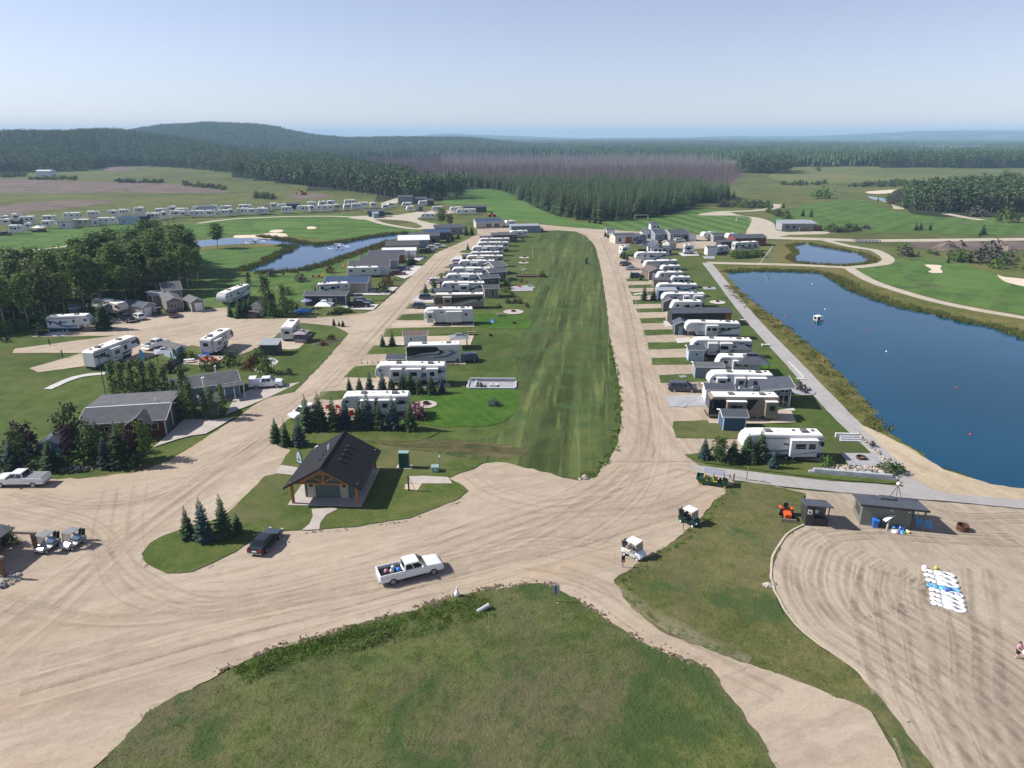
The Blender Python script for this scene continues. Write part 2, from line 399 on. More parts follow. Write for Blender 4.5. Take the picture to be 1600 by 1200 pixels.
# ------------------------------------------------------------------ forests as ground polygons (used by terrain and trees)
def polyG(px):return[(G(a,b).x,G(a,b).y)for a,b in px]
def WP(lst):return[(WX(a,y),y)for a,y in lst]
F_SPRUCE=polyG([(786,299),(837,324),(892,342),(920,347),(975,345),(1025,338),(1085,324),(1097,318),(1135,316),(1140,308)])+WP([(1120,545),(1085,600),(950,640),(790,650),(725,700),(720,660),(770,620)])
F_LEFT=WP([(-500,890),(0,905),(60,930),(140,960),(160,1090),(215,1130),(280,1065),(340,950),(365,915),(365,1700),(-500,1700)])
F_MID=polyG([(363,276),(430,286),(500,294),(560,302),(612,309),(645,313),(700,312),(722,310),(724,299)])+WP([(715,700),(640,720),(600,780),(540,900),(540,1150),(365,1300)])
F_BURN=WP([(560,960),(600,800),(650,740),(720,720),(780,665),(950,655),(1085,620),(1140,690),(1160,850),(1150,1150),(1080,1500),(700,1560),(560,1250)])
F_RA=WP([(1374,1060),(1450,1075),(1520,1040),(1600,1060),(1750,1060),(1750,1320),(1500,1330),(1374,1250)])
F_RB=polyG([(1413,326),(1440,330),(1487,332),(1540,331),(1600,331),(1720,330)])+WP([(1720,640),(1560,620),(1480,560),(1420,500)])
F_RC=WP([(1152,905),(1200,890),(1236,880),(1236,985),(1152,1000)])
CLEAR=[WP([(1230,1100),(1375,1090),(1375,1250),(1480,1340),(1620,1340),(1750,1340),(1750,800),(1240,800)]),
WP([(1415,2700),(1520,2700),(1560,3500),(1430,3400)]),
WP([(1100,1700),(1180,1650),(1200,1850),(1090,1900)]),
WP([(-200,700),(1230,700),(1230,1080),(700,1560),(560,1350),(-200,700)])]
def far_wood(x,y):
 if y<1100:return False
 px=PXOF(x,y)
 if 150<px<345 and y<1140:return False
 for c in CLEAR:
  if inside(x,y,c):return False
 if px>1375 and y<1340:return False
 n=noise.noise(Vector((x/420,y/260,0.7)))
 return n>(-0.32 if px<1120 else 0.0+(.12 if y>1900 else 0))
 # ------------------------------------------------------------------ terrain
ys=[-140,-60,0,60,120,200,300,400,500,600,700]+list(range(740,1900,20))+list(range(1900,3400,50))+list(range(3400,7000,150))+list(range(7000,16500,400))
us=[i/90.0*1.25 for i in range(-90,91)]
tv=[];tf=[];tmat=[]
for y in ys:
 k=max(y,120)*1.0+120
 for u in us:
  x=u*k
  tv.append((x,y,hgt(x,y)))
nu=len(us)
for j in range(len(ys)-1):
 for i in range(nu-1):
  a=j*nu+i
  tf.append((a,a+1,a+nu+1,a+nu))
  cx=(tv[a][0]+tv[a+nu+1][0])/2;cy=(tv[a][1]+tv[a+nu+1][1])/2
  m_=0
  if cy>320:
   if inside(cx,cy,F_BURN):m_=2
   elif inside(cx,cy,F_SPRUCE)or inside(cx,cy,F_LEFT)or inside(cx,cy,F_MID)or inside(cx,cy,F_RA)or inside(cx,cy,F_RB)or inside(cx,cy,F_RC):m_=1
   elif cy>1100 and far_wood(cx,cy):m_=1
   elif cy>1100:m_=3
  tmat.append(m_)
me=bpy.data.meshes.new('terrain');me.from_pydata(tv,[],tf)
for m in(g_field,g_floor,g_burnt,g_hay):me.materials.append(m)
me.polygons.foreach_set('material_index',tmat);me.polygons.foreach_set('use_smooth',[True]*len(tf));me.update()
terrain=link('terrain',me);terrain['kind']='structure'
# ------------------------------------------------------------------ flat sheets, lowest first
Z1,Z2,Z3,Z4,Z5=.02,.05,.08,.11,.14
sheet('soil_patch',[(-80,283),(0,280),(50,281),(125,284),(250,286),(300,292),(362,300),(275,302),(215,301),(195,296),(183,300),(90,302),(0,301),(-80,302)],Z1,m_soil,jit=.6)
sheet('soil_patch',[(-80,324),(0,322),(37,317),(107,313),(178,314),(140,321),(60,330),(25,335),(-80,338)],Z1,m_soil,jit=.6)
sheet('soil_patch',[(450,304),(480,301),(505,304),(520,308),(490,311),(455,310)],Z1,m_soil,jit=.6)
sheet('soil_patch',[(165,262),(205,260),(212,265),(170,268)],Z1,m_soil,jit=.6)
sheet('bright_field',[(722,298),(790,297),(837,324),(892,344),(920,348),(942,350),(945,357),(900,355),(845,349),(800,344),(770,338),(745,325),(690,315)],Z1,g_bright)
sheet('sports_field',[(940,347),(1000,342),(1050,334),(1077,328),(1130,327),(1170,342),(1172,352),(1166,363),(1050,364),(950,360)],Z1,g_sport,jit=.3)
sheet('fairway',[(-60,372),(0,370),(60,360),(180,350),(270,350),(330,345),(400,336),(565,336),(600,350),(650,360),(630,366),(560,376),(500,382),(470,380),(440,372),(300,374),(180,376),(100,392),(0,408),(-60,415)],Z1,g_fair)
sheet('fairway',[(257,392),(350,385),(440,385),(467,387),(442,398),(417,413),(395,424),(440,425),(500,413),(600,386),(600,398),(500,440),(470,470),(380,482),(300,478),(290,430)],Z1,g_fair2)
sheet('fairway',[(1200,345),(1260,320),(1340,312),(1400,330),(1480,340),(1560,342),(1600,350),(1700,352),(1700,366),(1500,366),(1330,360),(1240,362)],Z1,g_fair2,jit=.5)
sheet('fairway',[(1345,420),(1395,408),(1440,403),(1500,410),(1560,430),(1600,440),(1720,455),(1720,512),(1600,491),(1480,470),(1400,449),(1362,434)],Z1,g_fair2,jit=.4)
sheet('putting_green',[(1470,430),(1500,421),(1540,426),(1580,440),(1560,453),(1500,451),(1460,443)],Z2,g_green,jit=.2)
sheet('putting_green',[(405,347),(455,346),(480,350),(450,356),(400,358)],Z2,g_green,jit=.2)
sheet('hay_field',[(1240,262),(1300,249),(1375,248),(1380,266),(1480,266),(1600,264),(1800,262),(1800,282),(1600,281),(1400,284),(1260,286),(1200,276)],Z1,g_hay,jit=.8)
sheet('side_meadow',[(-200,560),(0,510),(80,505),(160,520),(270,560),(380,560),(440,500),(545,510),(548,522),(460,612),(320,690),(140,745),(-200,760)],Z1,g_lawn,jit=.2)
sheet('lot_lawn',[(426,690),(500,610),(600,520),(690,425),(760,372),(800,358),(862,358),(915,372),(930,400),(945,500),(962,600),(966,690),(930,745),(850,738),(780,722),(650,765),(440,770)],Z1,g_lawn,jit=.1)
sheet('meadow',[(860,359),(900,362),(918,372),(932,392),(940,432),(948,480),(955,540),(967,600),(971,655),(966,690),(950,720),(930,745),(902,751),(850,738),(800,727),(760,722),(640,702),(560,684),(600,680),(720,690),(790,668),(812,600),(805,545),(832,480),(838,420),(842,375)],Z2,g_meadow,jit=.3)
sheet('lush_lawn',[(652,640),(660,618),(730,607),(805,610),(812,625),(800,650),(770,665),(700,668),(640,662),(600,672),(610,655)],Z3,g_lush,jit=.25)
sheet('lush_lawn',[(735,495),(760,490),(800,492),(828,497),(826,512),(780,514),(740,508)],Z3,g_lush,jit=.2)
sheet('lush_lawn',[(1180,562),(1200,560),(1215,572),(1238,592),(1254,606),(1250,614),(1225,612),(1205,600)],Z3,g_lush,jit=.2)
sheet('dry_verge',[(560,690),(640,686),(720,690),(790,694),(820,704),(800,716),(740,712),(650,702)],Z3,grass('dry_verge_grass',[(.062,.082,.034),(.098,.104,.052),(.140,.132,.074)],big=.08,mid=.6,fine=3,streak=(R(84),6,.5)),jit=.6)
sheet('lot_lawn',[(960,385),(1100,412),(1162,494),(1225,563),(1287,635),(1337,679),(1406,735),(1428,757),(1370,755),(1300,750),(1220,742),(1150,732),(1090,727),(1060,700),(1030,600),(1000,510),(975,430)],Z1,g_lawn,smooth=False,jit=.1)
sheet('pond_bank',[(1105,414),(1200,415),(1330,420),(1365,443),(1440,467),(1530,487),(1600,499),(1800,530),(1800,620),(1600,540),(1500,510),(1300,445),(1220,430),(1150,436),(1180,470),(1250,522),(1320,585),(1390,660),(1440,715),(1400,690),(1344,663),(1256,576),(1178,494)],Z1,g_bank,smooth=False,jit=.5)
sheet('pond_bank',[(1222,378),(1262,377),(1310,383),(1350,392),(1374,403),(1366,412),(1330,417),(1260,416),(1222,412)],Z1,g_bank,jit=.5)
sheet('pond_bank',[(395,428),(500,418),(612,378),(660,366),(620,361),(560,371),(500,376),(450,368),(400,367),(250,380),(250,394),(350,388),(440,386),(450,394),(400,416)],Z2,g_bank,smooth=False,jit=.4)
swim_pond=sheet('swimming_pond',[(1139,427),(1162,424),(1225,424),(1284,427),(1300,435),(1325,451),(1366,468),(1412,482),(1459,491),(1506,504),(1553,513),(1600,530),(1720,575),(1900,660),(1950,780),(1700,772),(1600,763),(1574,761),(1547,756),(1512,745),(1477,733),(1451,717),(1430,700),(1397,679),(1381,663),(1356,632),(1331,604),(1303,576),(1275,547),(1241,522),(1203,491),(1172,469),(1150,447)],Z3,w_big,jit=.45)
sheet('small_pond',[(1239,384),(1262,382),(1300,389),(1340,396),(1359,405),(1352,411),(1320,414),(1282,413),(1245,409),(1240,402),(1250,396)],Z3,w_small,jit=.3)
sheet('golf_pond',[(257,386),(300,378),(345,373),(400,370),(445,376),(472,382),(500,384),(540,379),(575,372),(612,367),(640,366),(605,377),(585,385),(540,400),(505,412),(467,422),(400,425),(388,422),(400,417),(417,412),(442,397),(467,386),(440,383),(400,381),(350,383),(257,390)],Z3,w_small,jit=.3)
sheet('golf_pond',[(47,414),(70,409),(110,407),(175,398),(180,402),(140,408),(60,417)],Z3,w_small,jit=.2)
sheet('golf_pond',[(1358,307),(1385,311),(1384,315),(1362,311)],Z3,w_small,jit=.2)
sheet('gravel_forecourt',[(-400,760),(0,744),(75,749),(150,746),(210,739),(250,726),(290,706),(328,680),(372,653),(430,672),(426,690),(456,702),(440,740),(500,800),(640,800),(690,748),(725,738),(755,725),(777,722),(800,727),(845,737),(880,747),(905,751),(932,744),(955,716),(968,690),(1010,640),(1052,662),(1057,685),(1068,711),(1095,729),(1150,745),(1145,757),(1134,763),(1127,779),(1110,794),(1092,817),(1073,833),(1040,856),(1005,881),(970,899),(962,908),(978,944),(1003,963),(1040,990),(1087,1010),(1134,1026),(1203,1049),(1360,1110),(1440,1260),(1250,1260),(1112,1049),(1040,1026),(994,1001),(962,982),(931,960),(898,938),(864,919),(841,914),(807,918),(762,923),(706,937),(661,950),(616,964),(560,979),(485,1003),(435,1013),(360,1046),(250,1100),(120,1230),(-500,1260)],Z2,m_court,smooth=False,jit=.28)
sheet('gravel_road',[(300,715),(328,680),(372,653),(397,633),(422,621),(465,596),(510,560),(545,521),(523,510),(470,505),(438,520),(405,545),(370,556),(300,540),(230,560),(60,582),(45,576),(130,552),(20,552),(25,545),(180,525),(50,527),(75,517),(160,500),(240,492),(320,484),(360,480),(360,497),(420,499),(525,495),(570,490),(585,485),(612,461),(660,416),(680,396),(725,377),(746,366),(745,358),(790,356),(845,351),(900,356),(944,359),(943,364),(900,362),(872,360),(800,362),(779,363),(755,373),(735,395),(725,430),(700,455),(690,490),(676,512),(650,535),(640,560),(600,605),(560,655),(444,662),(426,690),(460,720),(300,840)],Z3,m_road,smooth=False,jit=.12)
sheet('gravel_road',[(900,362),(917,370),(930,385),(937,410),(941,432),(948,480),(955,540),(967,600),(971,655),(966,690),(950,722),(1075,722),(1160,714),(1158,690),(1130,655),(1122,620),(1112,575),(1085,525),(1062,490),(1045,455),(1036,430),(1020,410),(985,402),(966,395),(975,385),(990,380),(1035,378),(1060,376),(1090,376),(1142,380),(1120,387),(1062,391),(1045,388),(1060,380),(1130,372),(1194,372),(1200,368),(1090,367),(1046,363),(992,362),(944,359)],Z3+.01,m_road2,smooth=False,jit=.12)
sheet('gravel_lot',[(1090,336),(1129,330),(1155,336),(1189,341),(1209,349),(1213,360),(1240,365),(1194,373),(1166,370),(1166,363),(1174,346),(1170,339),(1150,337)],Z2,m_cart,jit=.2)
strip('gravel_road',[(1180,371),(1287,374),(1375,376),(1600,374),(1900,372)],8.0,Z2,m_cart)
strip('cart_path',[(1284,374),(1315,382),(1340,387),(1365,391),(1380,398),(1388,406),(1380,412),(1360,415),(1330,418),(1300,417),(1260,415),(1200,413),(1105,411)],4.2,Z2+.01,m_cart)
strip('cart_path',[(1325,418),(1340,428),(1365,441),(1400,453),(1440,465),(1480,475),(1530,485),(1600,497),(1760,524)],3.6,Z2+.02,m_cart)
strip('cart_path',[(1213,319),(1209,325),(1180,329),(1130,331)],6,Z2,m_cart)
strip('cart_path',[(1383,314),(1400,319),(1404,327)],6,Z2,m_cart)
strip('cart_path',[(1478,334),(1510,340),(1535,344)],6,Z2,m_cart)
strip('cart_path',[(-20,402),(40,392),(90,387),(180,372)],3,Z2+.01,m_cart)
strip('cart_path',[(310,349),(370,342),(480,338),(560,340),(600,350),(640,357),(660,358)],4,Z2+.02,m_cart)
sheet('gravel_lot',[(545,339),(580,337),(620,336),(660,330),(700,329),(715,332),(660,339),(655,344),(690,352),(700,358),(650,358),(660,354),(640,346),(600,343),(560,343)],Z2,m_cart,jit=.2)
sheet('gravel_lot',[(595,318),(625,308),(635,306),(632,312),(610,320)],Z2,m_cart,jit=.2)
sheet('bunker',[(400,367),(425,364),(447,366),(445,373),(420,374),(395,372),(368,372),(368,368)],Z3+.02,m_bunker,jit=.2)
sheet('bunker',[(480,355),(488,354),(495,356),(490,358),(481,358)],Z3,m_bunker,jit=.1)
sheet('bunker',[(421,361),(432,359),(443,360),(438,363),(424,363)],Z3,m_bunker,jit=.1)
sheet('bunker',[(1445,414),(1470,415),(1469,420),(1473,426),(1460,427),(1450,425),(1455,421)],Z3,m_bunker,jit=.1)
sheet('bunker',[(1558,430),(1570,433),(1600,436),(1660,444),(1640,452),(1600,448),(1570,440)],Z3,m_bunker,jit=.1)
sheet('bunker',[(1352,300),(1385,297),(1410,296),(1405,300),(1370,303)],Z2,m_bunker,jit=.3)
sheet('soil_patch',[(1425,379),(1500,377),(1600,378),(1600,389),(1530,392),(1450,390)],Z1,m_soil,jit=.3)
strip('asphalt_path',[(1104,411),(1118,428),(1170,494),(1241,570),(1316,650),(1370,700),(1411,741),(1440,768)],3.3,Z2+.015,m_asph,jit=.04)
sheet('asphalt_path',[(1078,727),(1095,729),(1150,735),(1220,744),(1300,753),(1370,757),(1412,762),(1428,756),(1460,767),(1495,774),(1600,782),(1800,800),(1800,815),(1600,796),(1495,786),(1434,781),(1330,772),(1220,761),(1150,752),(1090,741)],Z3+.035,m_asph,smooth=False,jit=.06)
sheet('beach_sand',[(1344,664),(1381,680),(1430,706),(1451,720),(1477,735),(1512,747),(1547,758),(1600,765),(1800,775),(1800,802),(1600,783),(1495,775),(1460,768),(1428,749),(1404,723),(1381,700),(1350,672)],Z3+.02,m_beach,smooth=False,jit=.15)
sheet('play_sand',[(1155,755),(1225,764),(1320,772),(1434,782),(1495,787),(1600,797),(1850,825),(2000,1260),(1500,1260),(1337,1048),(1275,1006),(1237,972),(1212,931),(1203,900),(1204,880),(1217,853),(1232,834),(1256,822),(1259,790),(1257,772),(1197,757)],Z2+.02,m_sand,smooth=False,jit=.15)
sheet('grass_slope',[(1145,757),(1169,752),(1197,755),(1225,765),(1257,772),(1261,790),(1258,821),(1232,834),(1217,853),(1206,872),(1204,891),(1206,912),(1212,931),(1237,972),(1275,1006),(1337,1048),(1500,1260),(1440,1260),(1360,1110),(1203,1049),(1134,1026),(1087,1010),(1040,991),(1003,963),(978,944),(962,908),(975,898),(1005,880),(1040,855),(1073,832),(1092,816),(1110,793),(1127,778),(1134,763)],Z3+.02,g_rough,smooth=False,jit=.3)
sheet('ditch_grass',[(100,1260),(235,1110),(360,1046),(435,1012),(485,1002),(535,985),(560,978),(616,963),(661,949),(706,936),(762,922),(807,917),(841,913),(864,918),(898,937),(931,959),(962,981),(994,1000),(1040,1025),(1112,1048),(1260,1260)],Z3,g_ditch,smooth=False,jit=.35)
sheet('lawn_island',[(456,701),(438,727),(430,742),(414,745),(369,790),(350,808),(300,822),(279,829),(250,840),(234,850),(221,867),(228,882),(261,897),(300,895),(330,882),(366,864),(399,841),(432,832),(472,830),(500,829),(560,824),(640,810),(680,796),(720,780),(731,768),(721,759),(700,748),(740,733),(755,724),(700,712),(560,690),(500,690)],Z4,g_island,smooth=False,jit=.12)
sheet('lawn_corner',[(426,690),(446,660),(470,655),(560,662),(680,670),(650,690),(540,690),(462,703)],Z4,g_island,smooth=True,jit=.12)
for nm,p in(('lawn_strip',[(500,613),(530,611),(548,611),(540,624),(520,626),(495,625)]),
('lawn_strip',[(537,590),(555,573),(587,571),(588,591)]),('lawn_strip',[(573,554),(583,541),(634,540),(634,554)]),
('lawn_strip',[(598,527),(603,514),(662,512),(735,509),(735,522),(640,526)]),('lawn_strip',[(620,501),(626,492),(664,490),(662,501)]),
('lawn_strip',[(633,483),(640,475),(680,474),(680,482)]),('lawn_strip',[(655,458),(660,453),(690,452),(688,458)]),
('lawn_strip',[(682,432),(688,427),(712,426),(708,431)]),('lawn_strip',[(692,419),(700,416),(722,415),(718,419)]),('lawn_strip',[(716,395),(724,391),(740,391),(734,396)]),
('lawn_strip',[(978,436),(1012,435),(1014,440),(980,440)]),('lawn_strip',[(981,446),(1021,445),(1023,450),(983,451)]),('lawn_strip',[(985,457),(1020,456),(1024,461),(987,463)]),
('lawn_strip',[(988,469),(1033,469),(1036,475),(990,476)]),('lawn_strip',[(994,483),(1037,482),(1040,488),(996,489)]),('lawn_strip',[(999,498),(1039,497),(1042,505),(1001,506)]),
('lawn_strip',[(1005,516),(1055,515),(1058,523),(1007,525)]),('lawn_strip',[(1011,536),(1082,535),(1085,545),(1013,547)]),('lawn_strip',[(1018,560),(1078,559),(1122,566),(1120,570),(1019,571)]),
('lawn_strip',[(1029,587),(1090,584),(1110,590),(1108,597),(1032,599)]),('lawn_strip',[(1050,659),(1128,657),(1170,680),(1162,688),(1055,685)]),
('lawn_strip',[(1070,711),(1090,709),(1160,712),(1290,722),(1330,736),(1410,755),(1380,756),(1300,750),(1150,731),(1082,722)])):
 sheet(nm,p,Z4,g_island if p[0][1]>640 else g_lawn,smooth=False,jit=.14)
sheet('lawn_strip',[(422,621),(460,613),(510,562),(545,521),(524,511),(480,528),(430,540),(400,545),(372,560),(380,610)],Z4,g_lawn,smooth=False,jit=.15)
for p in([(590,462),(612,459),(600,470),(560,472),(572,464)],[(610,435),(636,432),(628,438),(606,440)],[(660,392),(672,390),(664,397),(650,398)]):
 sheet('lawn_strip',p,Z4,g_lawn,smooth=False,jit=.1)
sheet('concrete_walk',[(487,797),(521,795),(528,797),(510,806),(501,818),(499,829),(472,830),(484,820),(489,808)],Z5,m_conc,smooth=False,jit=0)
sheet('concrete_walk',[(637,746),(660,745),(700,747),(707,757),(659,757),(637,757)],Z5,m_conc,smooth=False,jit=0)
sheet('concrete_walk',[(439,728),(465,732),(470,745),(430,741)],Z5,m_conc,smooth=False,jit=0)
sheet('gravel_pad',[(632,758),(659,757),(653,767),(632,766)],Z5,m_pad,smooth=False,jit=.05)
sheet('concrete_drive',[(240,700),(263,680),(288,656),(334,657),(368,653),(322,679),(300,682),(276,688)],Z5,m_conc,smooth=False,jit=.03)
sheet('concrete_drive',[(352,650),(365,625),(390,610),(470,598),(422,621),(392,634),(376,640)],Z5,m_conc,smooth=False,jit=.03)
sheet('crushed_stone_bed',[(1041,620),(1104,618),(1108,635),(1046,637)],Z4+.02,m_slate,smooth=False,jit=.06)
strip('curved_walk',[(1062,637),(1070,630),(1082,625),(1096,622)],1.6,Z5+.02,m_paver,jit=0)
sheet('gravel_pad',[(1104,655),(1214,642),(1236,643),(1244,661),(1160,664),(1108,662)],Z4,m_pad,smooth=False,jit=.05)
sheet('gravel_pad',[(1150,690),(1283,712),(1284,724),(1160,712)],Z4-.01,m_pad,smooth=False,jit=.08)
sheet('paver_patio',[(1313,709),(1362,710),(1379,730),(1326,728)],Z5,m_paver,smooth=False,jit=0)
sheet('concrete_pad',[(1055,530),(1076,528),(1085,535),(1058,537)],Z4+.02,m_concw,smooth=False,jit=0)
sheet('concrete_pad',[(1036,503),(1048,500),(1054,510),(1040,512)],Z4+.02,m_concw,smooth=False,jit=0)
for p in([(574,457),(588,449),(622,449),(608,461),(552,462),(552,459)],[(620,421),(634,416),(660,416),(646,430),(632,436),(612,430)],[(640,402),(668,400),(655,408),(632,408)],
[(520,478),(592,476),(583,485),(545,484)],[(642,471),(654,462),(680,463),(678,473)],[(700,408),(712,401),(728,401),(724,407)]):
 sheet('concrete_drive',p,Z4+.01,m_concw,smooth=False,jit=.03)
for p in([(530,648),(645,646),(650,655),(535,658)],[(560,600),(700,598),(705,605),(560,610)],[(600,560),(725,559),(728,570),(590,570)],[(560,530),(633,526),(741,525),(735,540),(580,540)],[(612,505),(740,503),(742,511),(612,513)],[(640,484),(680,482),(700,486),(640,490)]):
 sheet('gravel_pad',p,Z4-.01,m_pad,smooth=False,jit=.1)
sheet('concrete_pad',[(62,525),(95,517),(112,519),(100,526)],Z4+.02,m_concw,smooth=False,jit=0)
sheet('gravel_pad',[(285,570),(300,556),(355,556),(345,563),(335,571)],Z4,m_pad,smooth=False,jit=.1)
sheet('gravel_pad',[(436,546),(440,530),(470,525),(490,521),(468,545),(452,547)],Z4,m_pad,smooth=False,jit=.1)
strip('concrete_walk',[(75,609),(105,595),(130,588),(165,584)],1.6,Z4,m_concw)
hz=MB().box(-22000,22000,-400,17500,-3,165)
m_h=bpy.data.materials.new('haze');m_h.use_nodes=True;ht=m_h.node_tree;ht.nodes.clear()
ho=ht.nodes.new('ShaderNodeOutputMaterial');pv=ht.nodes.new('ShaderNodeVolumePrincipled')
pv.inputs['Color'].default_value=(.48,.74,1.0,1);pv.inputs['Density'].default_value=0.00015;pv.inputs['Anisotropy'].default_value=0.0
ht.links.new(pv.outputs[0],ho.inputs['Volume'])
haze=hz.build('haze',m_h);haze['kind']='stuff'
# ------------------------------------------------------------------ trees
lf_spruce=leafmat('spruce_needles',(.034,.064,.026),(.085,.135,.056),scale=.5,trans=.08)
lf_blue=leafmat('blue_spruce_needles',(.030,.055,.050),(.075,.115,.105),scale=.5,trans=.08)
lf_aspen=leafmat('aspen_leaves',(.058,.110,.024),(.140,.205,.056),scale=.35,trans=.3)
lf_aspenp=leafmat('grey_green_leaves',(.080,.122,.040),(.160,.212,.080),scale=.4,trans=.3)
lf_wood=leafmat('wood_leaves',(.034,.068,.024),(.088,.138,.046),scale=.35,trans=.15);lf_woodg=leafmat('wood_leaves_grey',(.046,.070,.036),(.098,.130,.062),scale=.35,trans=.15)
lf_lime=leafmat('lime_leaves',(.060,.115,.018),(.120,.185,.040),scale=.5,trans=.2)
lf_purple=leafmat('purple_leaves',(.030,.014,.020),(.075,.034,.046),scale=.6,trans=.1)
lf_shrub=leafmat('shrub_leaves',(.040,.075,.022),(.085,.130,.042),scale=.8,trans=.15)
lf_olive=leafmat('willow_leaves',(.048,.052,.040),(.100,.098,.078),scale=.3,trans=.1)
lf_far=leafmat('far_wood_leaves',(.030,.060,.024),(.082,.125,.048),scale=.02,rnd=.35,trans=0)
lf_reed=leafmat('reed_blades',(.075,.085,.022),(.20,.175,.060),scale=.6,rnd=.3,trans=.1)
lf_reed2=leafmat('green_sedge',(.050,.085,.018),(.115,.150,.036),scale=.6,rnd=.3,trans=.1)
lf_weed=leafmat('ditch_weeds',(.085,.165,.020),(.175,.27,.045),scale=.6,rnd=.3,trans=.1)
lf_rust=leafmat('rusty_shrub_leaves',(.085,.040,.018),(.150,.075,.030),scale=.8,rnd=.2)
lf_pink=leafmat('pink_blossom',(.30,.12,.15),(.48,.24,.27),scale=2,rnd=.1)
b_spruce=pm('spruce_bark',(.085,.062,.045),rough=.95,var=.2)
b_aspen=pm('aspen_bark',(.36,.34,.29),rough=.9,var=.25,scale=1.5)
b_dead=pm('dead_wood',(.135,.098,.106),rough=.95,var=.2,scale=.2,rnd=.35)
b_dead2=pm('bleached_wood',(.23,.21,.205),rough=.95,var=.2,scale=.2,rnd=.25)
def spruce_crown(seed,m,h=10.0,rmax=2.2,levels=22,nb=11,twigs=5,z0=.05):
 r_=random.Random(seed);b=MB()
 for i in range(levels):
  f=i/(levels-1);z=h*(z0+(0.985-z0)*f)
  r=rmax*(1-f)**0.82*(0.92+0.16*r_.random())+0.10
  n=max(4,int(nb*(0.55+0.45*(1-f))));a0=r_.random()*6.28
  for k in range(n):
   a=a0+6.283*k/n+r_.uniform(-.25,.25);rr=r*r_.uniform(.68,1.12)
   ca,sa=math.cos(a),math.sin(a);zz=z+r_.uniform(-.12,.12)*h/levels
   up=0.28*(f**1.5)*rr-0.30*rr*(1-f)
   def P(t,w,dz=0.0):
    return(ca*rr*t-sa*w,sa*rr*t+ca*w,zz+up*t-0.10*rr*t*(1-t)*2+dz)
   w=rr*r_.uniform(.20,.30)
   if twigs:
    for j in range(twigs):
     t0=0.16+0.74*j/twigs;ww=w*(1.25-0.75*t0)*r_.uniform(.8,1.3)
     d=-ww*r_.uniform(.25,.6)
     b.add([P(t0,0),P(t0+.30,0),P(t0+.34,ww,d),P(t0+.13,ww*.85,d)],[(0,1,2,3)])
     b.add([P(t0,0),P(t0+.30,0),P(t0+.34,-ww,d),P(t0+.13,-ww*.85,d)],[(3,2,1,0)])
    b.add([P(.8,0),P(1.05,0,.02*rr),P(.86,w*.3,-.1*w)],[(0,1,2)])
   else:
    b.add([P(0,0,.1),P(.55,w,-w*.5),P(1.05,0),P(.55,-w,-w*.5),P(.6,0,.02)],[(0,4,1),(1,4,2),(2,4,3),(3,4,0)])
 b.add([(.09,0,h*.93),(-.05,.08,h*.93),(-.05,-.08,h*.93),(0,0,h*1.03)],[(0,1,3),(1,2,3),(2,0,3)])
 return b.mesh('crown',m)
def spruce_trunk(h=10.0,r=.16,n=6):
 return MB().tube((0,0,-.1),(0,0,h*.9),r,.03,n).mesh('trunk',b_spruce)
def leafy(seed,m,h,prof,nclump,nleaf,size,z0):
 """crown of leaf-sized faces in clumps; prof(f)->radius at height fraction"""
 r_=random.Random(seed);b=MB()
 for c in range(nclump):
  f=r_.random()**0.9;a=r_.random()*6.283;rad=prof(f)*math.sqrt(r_.uniform(.12,1.0))
  cx,cy,cz=rad*math.cos(a),rad*math.sin(a),z0+f*(h-z0)
  cs=size*r_.uniform(1.2,2.4)
  for k in range(nleaf):
   p=Vector((r_.gauss(0,1),r_.gauss(0,1),r_.gauss(0,.75)))*cs*.55+Vector((cx,cy,cz))
   nrm=(Vector((p.x,p.y,(p.z-(z0+h)/2)*.6)).normalized()*.8+Vector((r_.gauss(0,1),r_.gauss(0,1),r_.gauss(.5,1)))*.55).normalized()
   u=nrm.orthogonal().normalized();v=nrm.cross(u);t=r_.random()*6.28
   u,v=u*math.cos(t)+v*math.sin(t),v*math.cos(t)-u*math.sin(t)
   s=size*r_.uniform(.5,1.0)*.5
   b.add([p-u*s-v*s*.7,p+u*s*.9-v*s,p+u*s+v*s*.8,p-u*s*.8+v*s],[(0,1,2,3)])
 return b.mesh('crown',m)
def limb_trunk(seed,h,z0,r,m,spread=1.2,n=6,limbs=7):
 r_=random.Random(seed);b=MB()
 p=Vector((0,0,-.1));q=Vector((r_.uniform(-.2,.2),r_.uniform(-.2,.2),h*.5));e=Vector((r_.uniform(-.4,.4),r_.uniform(-.4,.4),h*.93))
 b.tube(p,q,r,r*.65,n);b.tube(q,e,r*.65,r*.12,n)
 for k in range(limbs):
  f=r_.uniform(max(.25,z0/h),.85);s=p.lerp(q,f*2)if f<.5 else q.lerp(e,f*2-1);a=r_.random()*6.28
  L=spread*r_.uniform(.6,1.1)*(1.2-f)
  b.tube(s,s+Vector((math.cos(a)*L,math.sin(a)*L,L*.8)),r*.3,r*.07,4)
 return b.mesh('trunk',m)
SPR_HI=[spruce_crown(s,lf_spruce,10,2.25+.25*(s%3),24,12,5)for s in(11,12,13)]
SPR_BL=[spruce_crown(s,lf_blue,10,2.6,22,12,5)for s in(21,22)]
SPR_MID=[spruce_crown(s,lf_spruce,10,1.75+.25*(s%3),15,8,0,z0=.12)for s in(31,32,33,34)]
SPR_LO=[spruce_crown(s,lf_spruce,10,1.8,8,6,0,z0=.1)for s in(41,42,43)]
T_SPR=spruce_trunk()
ov=lambda w:(lambda f:w*(0.35+1.25*f*(1.0-f)*2.2)*(1 if f<.8 else 1.6-.75*f))
ASP=[leafy(s,lf_aspen if s%3 else lf_aspenp,14,ov(1.75+.2*(s%3)),95,11,.62,4.6+.5*(s%3))for s in(51,52,53,54,55,56)]
T_ASP=[limb_trunk(s,14,4.5,.15,b_aspen,1.6)for s in(51,52,53)]
